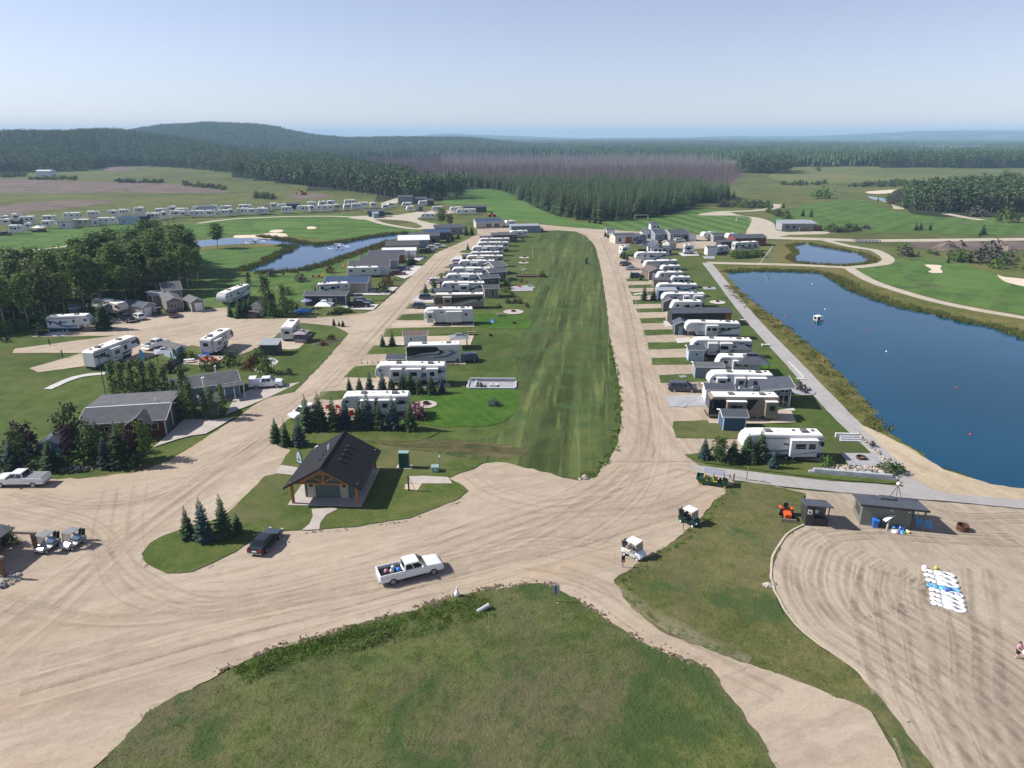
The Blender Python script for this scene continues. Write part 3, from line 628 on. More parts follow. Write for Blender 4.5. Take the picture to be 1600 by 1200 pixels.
ASP_LO=[leafy(s,lf_wood if s%2 else lf_woodg,14,ov(2.3),26,5,1.5,3.5)for s in(61,62,63,64)]
COLA=[leafy(s,lf_aspenp,8,(lambda f:.25+.85*math.sin(min(1,f*1.15+.12)*3.0)**.8),120,10,.36,.5)for s in(71,72,73)]
T_COL=limb_trunk(70,8,.8,.10,b_aspen,.6)
RND={k:[leafy(s,m,5,(lambda f:1.55*math.sqrt(max(.05,1-(2*f-1)**2*.85))),85,10,.36,1.1)for s in(81,82)]for k,m in
(('purple',lf_purple),('lime',lf_lime),('green',lf_shrub),('grey',lf_aspenp))}
T_RND=limb_trunk(80,4.6,1.0,.09,pm('grey_bark',(.20,.17,.14),rough=.9,var=.2),1.1)
SHR={k:[leafy(s,m,1.4,(lambda f:.85*math.sqrt(max(.1,1-f*f))),34,9,.24,.1)for s in(91,92)]for k,m in
(('green',lf_shrub),('olive',lf_olive),('rust',lf_rust),('lime',lf_lime),('pink',lf_pink),('dark',lf_aspen),('blue',lf_blue),('purple',lf_purple))}
TREECOUNT={}
def tree(name,crown,trunk,loc,h,h0,label,cat='tree',group=None,wid=1.0,rz=None):
 o=empty(name,loc,rng.random()*6.28 if rz is None else rz,label,cat,group)
 s=h/h0;o.scale=(s*wid,s*wid,s)
 if trunk:link('trunk',trunk,o)
 link('crown',crown,o)
 return o
def sp_at(px,py,hpx,label,blue=False,group=None,wid=1.0,kind=None):
 """spruce whose base stands at the photo pixel px,py and whose tip is hpx photo pixels higher"""
 p=G(px,py);h=max(1.0,HZ(px,py-hpx,p.y))
 c=rng.choice(SPR_BL if blue else SPR_HI)
 return tree('spruce_tree',c,T_SPR,p,h,10.0,label,'spruce',group,wid*rng.uniform(.82,1.2))
def cloud(name,pts,protos,label=None):
 """pts: (x, y, z, scale_xy, scale_z, index)"""
 me=bpy.data.meshes.new(name);me.from_pydata([p[:3]for p in pts],[],[])
 a=me.attributes.new('tree_size','FLOAT_VECTOR','POINT');a.data.foreach_set('vector',[c for p in pts for c in(p[3],p[3],p[4])])
 a=me.attributes.new('tree_turn','FLOAT_VECTOR','POINT');a.data.foreach_set('vector',[c for p in pts for c in(0.0,0.0,rng.random()*6.28)])
 a=me.attributes.new('tree_kind','INT','POINT');a.data.foreach_set('value',[int(p[5])for p in pts])
 o=link(name,me);o['kind']='stuff'
 pc=bpy.data.collections.new(name+'_kinds')
 for k,pmh in enumerate(protos):
  q=bpy.data.objects.new('%s_kind_%02d'%(name,k),pmh);pc.objects.link(q)
 ng=bpy.data.node_groups.new(name+'_scatter','GeometryNodeTree')
 ng.interface.new_socket('Geometry',in_out='INPUT',socket_type='NodeSocketGeometry')
 ng.interface.new_socket('Geometry',in_out='OUTPUT',socket_type='NodeSocketGeometry')
 gi=ng.nodes.new('NodeGroupInput');go=ng.nodes.new('NodeGroupOutput')
 ip=ng.nodes.new('GeometryNodeInstanceOnPoints');ci=ng.nodes.new('GeometryNodeCollectionInfo')
 ci.inputs['Collection'].default_value=pc;ci.inputs['Separate Children'].default_value=True;ci.inputs['Reset Children'].default_value=True
 ip.inputs['Pick Instance'].default_value=True
 def attr(nm,ty):
  n=ng.nodes.new('GeometryNodeInputNamedAttribute');n.data_type=ty;n.inputs['Name'].default_value=nm;return n.outputs[0]
 L=ng.links.new
 L(gi.outputs[0],ip.inputs['Points']);L(ci.outputs[0],ip.inputs['Instance'])
 L(attr('tree_kind','INT'),ip.inputs['Instance Index']);L(attr('tree_turn','FLOAT_VECTOR'),ip.inputs['Rotation']);L(attr('tree_size','FLOAT_VECTOR'),ip.inputs['Scale'])
 L(ip.outputs[0],go.inputs[0])
 md=o.modifiers.new('scatter','NODES');md.node_group=ng
 return o
def fill(poly,step,jit=.5,seed=1):
 r_=random.Random(seed);xs=[p[0]for p in poly];yy=[p[1]for p in poly];out=[]
 y=min(yy)
 while y<max(yy):
  x=min(xs)
  while x<max(xs):
   qx,qy=x+r_.uniform(-jit,jit)*step,y+r_.uniform(-jit,jit)*step
   if inside(qx,qy,poly):out.append((qx,qy))
   x+=step
  y+=step
 r_.shuffle(out);return out
st=fill(F_SPRUCE,4.7,.5,3);st.sort(key=lambda p:p[1])
bycol={}
for p in st:bycol.setdefault(int(PXOF(*p)/5),[]).append(p)
front=[]
for c,l in bycol.items():front+=l[:4]
front.sort(key=lambda p:p[1]);front=front[:215];fs_=set(front)
def spruce_lab(x,y):
 q=PXOF(x,y);w_='left third' if q<900 else 'middle' if q<1020 else 'right end'
 d='front' if y<420 else 'second' if y<480 else 'farther'
 return 'dark spruce in the %s ranks at the %s of the dense stand'%(d,w_),'spruce','spruces in the %s ranks of the stand, %s'%(d,w_)
for i,(x,y)in enumerate(front):
 tree('spruce_tree',rng.choice(SPR_MID),T_SPR,(x,y,0),rng.uniform(9.5,17.5)*(.75 if PXOF(x,y)>1098 else 1),10,*spruce_lab(x,y),rng.uniform(.9,1.35))
cloud('spruce_wood',[(x,y,0,rng.uniform(1.4,2.0),rng.uniform(.95,1.6),rng.randrange(4))for x,y in st if(x,y)not in fs_],SPR_MID)
mid=fill(F_MID,5.2,.5,5);mid.sort(key=lambda p:p[1])
bycol={}
for p in mid:bycol.setdefault(int(PXOF(*p)/6),[]).append(p)
fm=[]
for c,l in bycol.items():fm+=l[:2]
fm=set(sorted(fm,key=lambda p:p[1])[:80])
for x,y in fm:
 tree('aspen_tree',rng.choice(ASP_LO),T_ASP[0],(x,y,hgt(x,y)),rng.uniform(12,17),14,*(lambda w_:('tall pale-stemmed aspen along the %s part of the wood behind the bare field'%w_,'aspen','aspens along the wood behind the field, %s part'%w_))('left' if PXOF(x,y)<480 else 'middle' if PXOF(x,y)<600 else 'right'),rng.uniform(.8,1.05))
def mix(x,y):
 return noise.noise(Vector((x/90,y/70,3.1)))
pts=[]
for x,y in mid:
 if(x,y)in fm:continue
 con=mix(x,y)+(0.35 if PXOF(x,y)>640 else-0.1)+rng.uniform(-.3,.3)
 pts.append((x,y,hgt(x,y),rng.uniform(.85,1.15)if con<=0 else rng.uniform(1.2,1.6),rng.uniform(.85,1.2)if con<=0 else rng.uniform(1.2,1.75),rng.randrange(4)if con<=0 else 4+rng.randrange(3)))
cloud('mixed_wood',pts,ASP_LO+SPR_LO)
pts=[]
for x,y in fill(F_LEFT,7.0,.5,6):
 con=mix(x*.6,y*.6)-.12+rng.uniform(-.3,.3)
 pts.append((x,y,hgt(x,y),rng.uniform(.95,1.35)if con<=0 else rng.uniform(1.3,1.7),rng.uniform(.8,1.25)if con<=0 else rng.uniform(1.2,1.9),rng.randrange(4)if con<=0 else 4+rng.randrange(3)))
cloud('hillside_wood',pts,ASP_LO+SPR_LO)
rb=fill(F_RB,4.6,.5,8);rb.sort(key=lambda p:p[1])
bycol={}
for p in rb:bycol.setdefault(int(PXOF(*p)/8),[]).append(p)
fr=set()
for c,l in bycol.items():fr|=set(l[:2])
fr=set(sorted(fr,key=lambda p:p[1])[:50])
for x,y in fr:
 tree('aspen_tree',rng.choice(ASP_LO),T_ASP[1],(x,y,0),rng.uniform(8,14),14,*(lambda w_:('aspen at the %s of the bushy wood right of the golf course'%w_,'aspen','aspens of the wood on the right, %s'%w_))('left end' if PXOF(x,y)<1480 else 'middle' if PXOF(x,y)<1560 else 'cut-off right end'),rng.uniform(1.0,1.3))
cloud('bushy_wood',[(x,y,0,rng.uniform(.8,1.2),rng.uniform(.55,1.05),rng.randrange(7))for x,y in rb if(x,y)not in fr],ASP_LO+SPR_LO)
cloud('far_copse',[(x,y,hgt(x,y),rng.uniform(.9,1.3),rng.uniform(.9,1.4),rng.randrange(4)if rng.random()<.65 else 4+rng.randrange(3))for x,y in fill(F_RA,6.5,.5,9)+fill(F_RC,6,.5,10)],ASP_LO+SPR_LO)
def dead_mesh(seed,m,h=12):
 r_=random.Random(seed);b=MB();b.tube((0,0,0),(r_.uniform(-.3,.3),r_.uniform(-.3,.3),h),.16,.03,4)
 for k in range(16):
  z=h*r_.uniform(.25,.97);a=r_.random()*6.28;L=r_.uniform(.5,1.5)*(1.15-z/h)
  b.add([(0,0,z),(0,0,z+.10),(math.cos(a)*L,math.sin(a)*L,z+L*.35)],[(0,1,2)])
 return b.mesh('dead_tree',m)
DEAD=[dead_mesh(s,b_dead if s<104 else b_dead2)for s in(101,102,103,104,105)]
pts=[]
for x,y in fill(F_BURN,5.2,.5,12):
 pale=y>1020+80*noise.noise(Vector((x/60,0,0)))and PXOF(x,y)>690
 if pale and rng.random()<.35:continue
 pts.append((x,y,hgt(x,y),rng.uniform(1.0,1.5),rng.uniform(.6,1.0)*(1.25 if pale else 1),3+rng.randrange(2)if pale else rng.randrange(3)))
cloud('burnt_wood',pts,DEAD)
def clump(seed,n,rad):
 r_=random.Random(seed);b=MB()
 for k in range(n):
  a=r_.random()*6.28;rr=rad*math.sqrt(r_.random());x,y=rr*math.cos(a),rr*math.sin(a);h=r_.uniform(8,15)
  if r_.random()<.5:
   for j in range(3):
    z=h*(.15+.28*j);w=2.6*(1-j*.27);t=r_.random()*3
    ring=[(x+w*math.cos(t+i*1.2566),y+w*math.sin(t+i*1.2566),z)for i in range(5)]
    b.add(ring+[(x,y,z+h*.42)],[(i,(i+1)%5,5)for i in range(5)])
  else:
   w=r_.uniform(2.2,3.4);t=r_.random()*3
   pr=[(.5*w,h*.25),(w,h*.5),(.8*w,h*.8),(.25*w,h)]
   vs=[(x+q*math.cos(t+i*1.0472)*r_.uniform(.8,1.15),y+q*math.sin(t+i*1.0472)*r_.uniform(.8,1.15),z*r_.uniform(.95,1.05))for q,z in pr for i in range(6)]
   b.add(vs,[(j*6+i,j*6+(i+1)%6,j*6+6+(i+1)%6,j*6+6+i)for j in range(3)for i in range(6)]+[tuple(range(18,24))])
 return b.mesh('wood_clump',lf_far)
CL=[clump(s,16,13)for s in(111,112,113,114)]
pts=[]
def farfill(y0,y1,step):
 y=y0
 while y<y1:
  pxw=step/(y*CP+14)*FPX;px=-260.0
  while px<1860:
   q=px+rng.uniform(-.5,.5)*pxw;yy_=y+rng.uniform(-.5,.5)*step
   x=WX(q,yy_)
   if far_wood(x,yy_)and not inside(x,yy_,F_LEFT)and not inside(x,yy_,F_MID)and not inside(x,yy_,F_BURN):
    yield x,yy_
   px+=pxw
  y+=step
for x,y in farfill(1100,3200,17):pts.append((x,y,hgt(x,y),1.0,rng.uniform(.55,1.35),rng.randrange(4)))
for x,y in farfill(3200,6000,34):pts.append((x,y,hgt(x,y),1.7,rng.uniform(.9,1.5),rng.randrange(4)))
for x,y in farfill(6000,14500,90):pts.append((x,y,hgt(x,y),4.0,rng.uniform(.9,1.7),rng.randrange(4)))
cloud('far_forest',pts,CL)
print('far pts',len(pts))
pts=[]
for poly in([(1325,291),(1400,284),(1470,289),(1470,293),(1400,292),(1325,293)],[(1385,316),(1400,300),(1440,292),(1440,312),(1410,326)],[(1220,288),(1290,286),(1290,290),(1220,290)],
[(1400,398),(1480,392),(1560,396),(1620,402),(1620,425),(1560,418),(1480,402)],[(0,274),(40,272),(40,276),(0,278)],[(45,279),(120,279),(120,282),(45,281)],[(180,283),(255,284),(255,287),(180,286)],
[(285,287),(360,295),(360,298),(290,291)],[(1200,330),(1240,338),(1235,343),(1195,335)],[(1300,360),(1360,356),(1340,362),(1290,364)],[(1130,318),(1200,322),(1200,326),(1125,324)],[(400,306),(430,308),(425,312),(395,310)]):
 pp=polyG(poly)
 st_=3.2 if poly[0][1]>297 else 5
 for x,y in fill(pp,st_,.5,31):
  k_=.5 if 390<poly[0][1]else 1
  if rng.random()<.7*k_:pts.append((x,y,0,k_*rng.uniform(1.2,3.0),k_*rng.uniform(1.0,2.6),rng.randrange(4)))
cloud('shrub_belt',pts,SHR['olive']+SHR['dark'])
grove=polyG([(-140,535),(0,522),(60,513),(140,490),(235,466),(312,457),(312,432),(275,402),(235,402),(195,425),(120,450),(60,462),(0,468),(-140,475)])
gp=fill(grove,4.6,.5,14)
gp+=[(G(a,b).x,G(a,b).y)for a,b in((268,388),(276,390),(285,388),(294,387),(300,390),(308,388),(316,389),(240,392),(250,390),(258,391))]
gp=gp[:165]
for x,y in gp:
 k=rng.randrange(6)
 hh=rng.uniform(9.5,15.0);q=PXOF(x,y);w_='left edge' if q<60 else 'middle' if q<180 else 'right end';c_='green' if k not in(0,3)else 'grey-green';t_='tall' if hh>12.5 else 'lower';d='yard side' if y<205 else 'heart' if y<250 else 'pond side'
 tree('aspen_tree',ASP[k],T_ASP[k%3],(x,y,0),hh,14,'%s %s aspen on the %s of the left grove, at its %s'%(t_,c_,d,w_),'aspen','%s %s aspens of the grove, %s, %s'%(t_,c_,d,w_),rng.uniform(1.0,1.35))
p=G(340,388)
tree('aspen_tree',ASP[1],T_ASP[1],p,9.5,14,'broad aspen standing alone on the bank of the golf pond, right of the grove','aspen',None,1.9)
pts=[]
for x,y in fill(polyG([(-140,540),(0,527),(60,517),(140,497),(235,470),(240,455),(140,475),(0,500),(-140,510)]),2.6,.5,15):
 pts.append((x,y,0,rng.uniform(.8,1.8),rng.uniform(.8,2.0),rng.randrange(4)))
cloud('underwood',pts,SHR['green']+SHR['dark'])
def blades(seed,m,n=26,h=1.1,rad=.5):
 r_=random.Random(seed);b=MB()
 for k in range(n):
  a=r_.random()*6.28;rr=rad*math.sqrt(r_.random());x,y=rr*math.cos(a),rr*math.sin(a);hh=h*r_.uniform(.5,1.1);t=r_.random()*6.28;w=.05*h+.02
  lx,ly=r_.uniform(-.3,.3)*h,r_.uniform(-.3,.3)*h
  b.add([(x-w*math.cos(t),y-w*math.sin(t),0),(x+w*math.cos(t),y+w*math.sin(t),0),(x+lx,y+ly,hh)],[(0,1,2)])
 return b.mesh('tuft',m)
REED=[blades(1,lf_reed,30,.8,.7),blades(2,lf_reed2,30,.65,.7),blades(3,lf_reed,26,.5,.8)]
WEED=[blades(4,lf_weed,34,.55,.55),blades(5,lf_weed,30,.4,.6),blades(6,lf_reed2,30,.45,.5),leafy(7,lf_weed,.5,(lambda f:.45),14,7,.16,.02)]
def along(px,spread,step,out=0.0):
 c=[G(a,b)for a,b in px];res=[]
 for a,b in zip(c,c[1:]):
  L=(b-a).length;d=(b-a)/max(L,1e-6);nn=Vector((-d.y,d.x,0));k=int(L/step)+1
  for i in range(k):
   q=a.lerp(b,rng.random())+nn*(out+rng.uniform(-spread,spread));res.append((q.x,q.y))
 return res
pts=[]
shore=[(1430,700),(1397,679),(1381,663),(1356,632),(1331,604),(1303,576),(1275,547),(1241,522),(1203,491),(1172,469),(1150,447),(1139,427),(1162,424),(1225,424),(1284,427),(1300,435),(1325,451),(1366,468),(1412,482),(1459,491),(1506,504),(1553,513),(1600,530),(1700,565)]
for x,y in along(shore[1:11],2.0,.30,1.6):pts.append((x,y,.05,rng.uniform(.7,1.7),rng.uniform(.15,.55)*(1.0+.6*noise.noise(Vector((x/6,y/6,2)))),rng.choice((0,0,1,2))))
for x,y in along(shore[11:],1.3,.16,.6):pts.append((x,y,.05,rng.uniform(.7,1.3),rng.uniform(.7,1.5),rng.choice((0,1,1,2))))
for x,y in along(shore[11:],2.0,.5,2.6):pts.append((x,y,.05,rng.uniform(.8,1.6),rng.uniform(.6,1.3),rng.choice((0,1,1,1))))
for l in([(1239,384),(1262,382),(1300,389),(1340,396),(1359,405),(1352,411),(1320,414),(1282,413),(1245,409),(1240,402),(1250,396),(1239,384)],):
 for x,y in along(l,1.2,.3,1.4):pts.append((x,y,.05,rng.uniform(.8,1.4),rng.uniform(.8,1.5),rng.randrange(3)))
for l,o_ in(([(400,370),(445,376),(472,382),(500,384),(540,379),(575,372),(612,367),(640,365)],1.5),([(388,424),(400,417),(417,413),(442,398),(468,386),(440,383)],2.0),([(605,378),(585,386),(540,401),(505,413),(467,423),(400,426)],1.0)):
 for x,y in along(l,2.2,.22,o_):pts.append((x,y,.05,rng.uniform(1.0,1.9),rng.uniform(.9,2.0),rng.choice((0,1,1))))
cloud('pond_reeds',pts,REED)
pts=[]
for x,y in along([(365,1048),(435,1014),(485,1005),(535,988),(572,978),(616,966),(661,953),(706,940),(745,930)],.55,.10,-.5):pts.append((x,y,.08,rng.uniform(.5,1.0),rng.uniform(.2,.45),rng.randrange(3)))
for x,y in along([(380,1055),(460,1022),(520,1008),(575,998),(630,985),(690,968),(735,955),(765,950)],1.25,.045,0):pts.append((x,y,.08,rng.uniform(.6,1.2),rng.uniform(.15,.5)*(1+.8*noise.noise(Vector((x/2,y/2,4)))),rng.randrange(3)))
for x,y in along([(1134,764),(1092,817),(1040,856),(970,900),(978,942),(1040,988),(1134,1024),(1203,1047)],.5,.3,.5):pts.append((x,y,.08,rng.uniform(.3,.6),rng.uniform(.2,.5),rng.randrange(4)))
for x,y in along([(906,750),(940,735),(962,705),(970,660),(968,600),(955,540)],.5,.4,.3):pts.append((x,y,.05,rng.uniform(.4,.9),rng.uniform(.3,.8),rng.randrange(4)))
cloud('ditch_weeds',pts,WEED)
lf_tg=leafmat('short_green_blades',(.060,.100,.022),(.120,.160,.046),scale=.1,rnd=.45,trans=.1);lf_td=leafmat('dry_blades',(.12,.105,.055),(.20,.175,.095),scale=.1,rnd=.35,trans=.1)
TUFT=[blades(61,lf_tg,24,.5,.5),blades(62,lf_tg,18,.6,.4),blades(63,lf_td,22,.5,.5)]
pts=[]
for poly,st_ in(([(100,1255),(235,1112),(360,1048),(435,1016),(535,990),(616,968),(706,942),(762,927),(841,918),(864,923),(900,945),(962,990),(1040,1033),(1112,1058),(1255,1258)],.5),([(1147,760),(1225,768),(1256,775),(1256,820),(1216,852),(1204,890),(1214,938),(1275,1012),(1337,1056),(1430,1180),(1360,1110),(1203,1044),(1134,1021),(1087,1005),(1003,958),(980,944),(968,908),(1040,862),(1110,800)],.6)):
 for x,y in fill(polyG(poly),st_,1.6,19):
  n_=noise.noise(Vector((x/5,y/5,8)))+rng.uniform(-.5,.5)
  pts.append((x,y,.08,rng.uniform(.5,1.2),rng.uniform(.05,.17),2 if n_>.28 else rng.randrange(2)))
cloud('grass_tufts',pts,TUFT)
def pebble(seed,m,s=.12):
 r_=random.Random(seed);b=MB();n=6
 b.lathe([(s*.6,0),(s,s*.35),(s*.75,s*.8),(s*.2,s)],n);b.v=[(x*r_.uniform(.7,1.2),y*r_.uniform(.7,1.2),z*r_.uniform(.7,1.1))for x,y,z in b.v]
 return b.mesh('stone',m)
m_clod=pm('dark_clods',(.17,.13,.09),rough=.95,var=.2)
m_rock=pm('pale_rocks',(.44,.38,.33),rough=.9,var=.25,scale=2,rnd=.35)
m_rock2=pm('grey_rocks',(.26,.25,.25),rough=.9,var=.25,scale=2,rnd=.3)
PEB=[pebble(s,m_clod)for s in(1,2,3)]
ROCK=[pebble(s,m_rock,.22)for s in(4,5,6)]+[pebble(7,m_rock2,.22)]
pts=[]
for x,y in along([(345,1050),(435,1011),(485,1001),(535,984),(572,974),(616,962),(661,947),(706,934),(762,921),(807,915),(841,911),(866,916),(900,936),(931,957),(962,979),(994,998),(1040,1024),(1112,1047)],.28,.13,.1):pts.append((x,y,.06,rng.uniform(.5,1.9),rng.uniform(.3,1.2),rng.randrange(3)))
for x,y in along([(475,832),(560,826),(640,812),(680,798),(720,783)],.2,.3,-.2):pts.append((x,y,.06,rng.uniform(.4,1.1),rng.uniform(.3,.8),rng.randrange(3)))
for x,y in along([(221,868),(232,886),(262,899),(300,897),(334,884)],.2,.35,-.1):pts.append((x,y,.06,rng.uniform(.4,1.0),rng.uniform(.3,.8),rng.randrange(3)))
for x,y in fill(polyG([(940,955),(1040,985),(1150,1040),(1090,1045),(980,1000)]),1.8,.5,3):
 if rng.random()<.25:pts.append((x,y,.06,rng.uniform(.3,.9),rng.uniform(.2,.6),rng.randrange(3)))
pts=[p for p in pts if noise.noise(Vector((p[0]/2.2,p[1]/2.2,6)))>-.12*rng.random()]
for p in list(pts):
 pts.append((p[0]+rng.gauss(0,.5),p[1]+rng.gauss(0,.5),p[2],p[3]*.5,p[4]*.5,p[5]))
cloud('road_edge_clods',pts,PEB)
# ------------------------------------------------------------------ object materials
M={}
def mk(k,*a,**kw):M[k]=pm(k,*a,**kw);return M[k]
mk('white_gelcoat',(.56,.57,.58),rough=.35,var=.03,scale=1.2);mk('rv_roof_membrane',(.80,.79,.76),rough=.6,var=.05,scale=.8)
mk('cream_gelcoat',(.50,.46,.39),rough=.4,var=.04);mk('silver_gelcoat',(.42,.43,.45),rough=.35,var=.04);mk('taupe_gelcoat',(.24,.20,.165),rough=.35,var=.05)
mk('black_gelcoat',(.018,.018,.020),rough=.22,var=.1);mk('grey_graphic',(.16,.18,.21),rough=.35,var=.08);mk('blue_graphic',(.07,.13,.24),rough=.35,var=.08)
mk('dark_graphic',(.035,.04,.05),rough=.3,var=.1);mk('tan_graphic',(.33,.27,.20),rough=.35,var=.08);mk('teal_graphic',(.02,.16,.24),rough=.4,var=.08)
mk('dark_glass',(.010,.012,.015),rough=.06,var=.02,spec=.7);mk('blue_glass',(.03,.045,.06),rough=.05,var=.02,spec=.8)
mk('underbody',(.025,.025,.026),rough=.8,var=.2);mk('tyre_rubber',(.018,.018,.018),rough=.85,var=.15);mk('alloy',(.45,.45,.46),rough=.3,metal=.6,var=.05)
mk('ac_grey',(.12,.12,.125),rough=.6,var=.1);mk('plastic_white',(.72,.72,.70),rough=.5,var=.05)
mk('white_paint',(.76,.77,.78),rough=.22,var=.02,coat=.6);mk('black_paint',(.010,.013,.018),rough=.15,var=.05,coat=.8);mk('grey_paint',(.10,.115,.135),rough=.2,var=.05,coat=.6)
mk('bluegrey_paint',(.055,.075,.115),rough=.2,var=.05,coat=.6);mk('maroon_paint',(.12,.012,.022),rough=.2,var=.05,coat=.7);mk('brown_paint',(.075,.040,.032),rough=.25,var=.05,coat=.6)
mk('violet_grey_paint',(.060,.055,.075),rough=.2,var=.05,coat=.6);mk('silver_paint',(.40,.42,.45),rough=.22,metal=.4,var=.04,coat=.5)
mk('green_paint',(.018,.10,.035),rough=.35,var=.1);mk('dark_green_paint',(.010,.055,.045),rough=.25,var=.1);mk('yellow_paint',(.62,.45,.04),rough=.4,var=.05)
mk('orange_paint',(.62,.10,.015),rough=.35,var=.08);mk('red_plastic',(.50,.030,.03),rough=.45,var=.06);mk('orange_plastic',(.60,.12,.03),rough=.5,var=.06)
mk('blue_plastic',(.03,.16,.55),rough=.4,var=.08);mk('sky_blue_plastic',(.10,.38,.68),rough=.5,var=.08);mk('cream_seat',(.55,.50,.40),rough=.6,var=.05);mk('lamp_red',(.35,.01,.01),rough=.2,var=.02);mk('lamp_clear',(.65,.68,.70),rough=.15,var=.02)
mk('rack_black',(.015,.015,.015),rough=.5,var=.1);mk('steel_post',(.30,.30,.30),rough=.4,metal=.5,var=.08);mk('rusty_steel',(.10,.042,.025),rough=.9,var=.25,scale=5)
def shingle(k,c,var=.22):
 if k in MATS:return MATS[k]
 m,t,b=_nodes(k);tc=N(t,'ShaderNodeTexCoord');O_=tc.outputs['Object']
 f=noise_n(t,O_,.7,4,.6);f2=noise_n(t,mapped(t,O_,0,(1,1,3)),4.5,3,.8)
 f=mixc(t,.5,f,f2);r_=ramp(t,[(.3,tuple(x*(1-1.6*var)for x in c)),(.7,tuple(x*(1+var)for x in c))]);t.links.new(f,r_.inputs[0])
 t.links.new(r_.outputs[0],b.inputs['Base Color']);b.inputs['Roughness'].default_value=.9;b.inputs['Specular IOR Level'].default_value=.25
 bump(t,b,f2,.3,.03);MATS[k]=m;M[k]=m;return m
shingle('charcoal_shingles',(.088,.090,.100));shingle('grey_shingles',(.13,.13,.14));shingle('bluegrey_shingles',(.080,.095,.125));shingle('black_shingles',(.020,.021,.026));shingle('brown_shingles',(.15,.115,.105));shingle('slate_roof',(.078,.086,.108))
mk('blue_metal_roof',(.045,.075,.13),rough=.35,var=.05);mk('white_metal_roof',(.70,.72,.74),rough=.4,var=.04);mk('grey_metal_roof',(.30,.32,.35),rough=.4,var=.06)
def siding(k,c,var=.07):
 m,t,b=_nodes(k);tc=N(t,'ShaderNodeTexCoord');O_=tc.outputs['Object']
 f=noise_n(t,O_,1.2,4,.6);r_=ramp(t,[(.3,tuple(x*(1-2*var)for x in c)),(.7,tuple(x*(1+var)for x in c))]);t.links.new(f,r_.inputs[0])
 w=N(t,'ShaderNodeTexWave',wave_type='BANDS',bands_direction='Z',wave_profile='SAW');w.inputs['Scale'].default_value=math.pi/.2/10;t.links.new(O_,w.inputs['Vector'])
 t.links.new(mixc(t,maprange(t,w.outputs['Fac'],.0,.12,.35,0),r_.outputs[0],tuple(x*.55 for x in c)),b.inputs['Base Color'])
 b.inputs['Roughness'].default_value=.7;bump(t,b,w.outputs['Fac'],.3,.02);MATS[k]=m;M[k]=m;return m
siding('white_siding',(.68,.70,.72));siding('grey_siding',(.26,.27,.29));siding('bluegrey_siding',(.20,.245,.30));siding('navy_siding',(.030,.042,.070));siding('tan_siding',(.36,.31,.265));siding('taupe_siding',(.21,.185,.165))
siding('red_siding',(.13,.030,.028));siding('blue_siding',(.035,.085,.155));siding('dark_siding',(.030,.028,.030));siding('olive_siding',(.135,.150,.120));siding('cream_siding',(.50,.46,.38));siding('charcoal_siding',(.060,.062,.070));siding('sky_siding',(.36,.46,.56));siding('green_siding',(.10,.15,.13))
siding('brown_siding',(.16,.115,.085));siding('barn_red_siding',(.17,.038,.032));siding('orange_wood',(.30,.105,.035))
def timber(k,c):
 m,t,b=_nodes(k);tc=N(t,'ShaderNodeTexCoord');f=noise_n(t,mapped(t,tc.outputs['Object'],0,(6,6,.7)),2.0,5,.6,.5)
 r_=ramp(t,[(.3,tuple(x*.6 for x in c)),(.7,tuple(x*1.25 for x in c))]);t.links.new(f,r_.inputs[0]);t.links.new(r_.outputs[0],b.inputs['Base Color']);b.inputs['Roughness'].default_value=.6;MATS[k]=m;M[k]=m
timber('cedar_timber',(.38,.165,.05));timber('weathered_timber',(.24,.19,.15));timber('grey_timber',(.27,.255,.24));timber('brown_timber',(.13,.065,.035))
mk('trim_white',(.74,.75,.76),rough=.5,var=.03);mk('trim_black',(.02,.02,.022),rough=.5,var=.05);mk('door_tan',(.44,.41,.32),rough=.5,var=.04);mk('door_white',(.72,.73,.74),rough=.45,var=.03);mk('door_teal',(.12,.30,.34),rough=.5,var=.05)
mk('canvas_white',(.74,.74,.73),rough=.8,var=.05);mk('canvas_grey',(.20,.21,.23),rough=.8,var=.08);mk('canvas_blue',(.05,.20,.52),rough=.7,var=.15);mk('canvas_purple',(.24,.22,.42),rough=.8,var=.08);mk('canvas_dark',(.045,.045,.055),rough=.8,var=.1);mk('screen_mesh',(.30,.27,.29),rough=.9,var=.1)
mk('concrete_block',(.40,.42,.45),rough=.9,var=.12,scale=3,bmp=.2,rnd=.12);mk('utility_green',(.016,.075,.055),rough=.4,var=.08);mk('utility_pale_green',(.24,.36,.33),rough=.5,var=.06)
mk('skin',(.52,.33,.25),rough=.6,var=.05);mk('pink_cloth',(.55,.24,.30),rough=.8,var=.06);mk('pale_pink_plastic',(.78,.62,.66),rough=.35,var=.04);mk('dark_cloth',(.02,.02,.025),rough=.85,var=.1);mk('hair_brown',(.06,.035,.022),rough=.7,var=.1)
mk('vinyl_white',(.80,.81,.83),rough=.3,var=.03);mk('spray',(.75,.80,.86),rough=.6,var=.1)
def place(a,b):
 A=G(*a);B=G(*b);d=B-A;return A,math.atan2(d.y,d.x),d.length
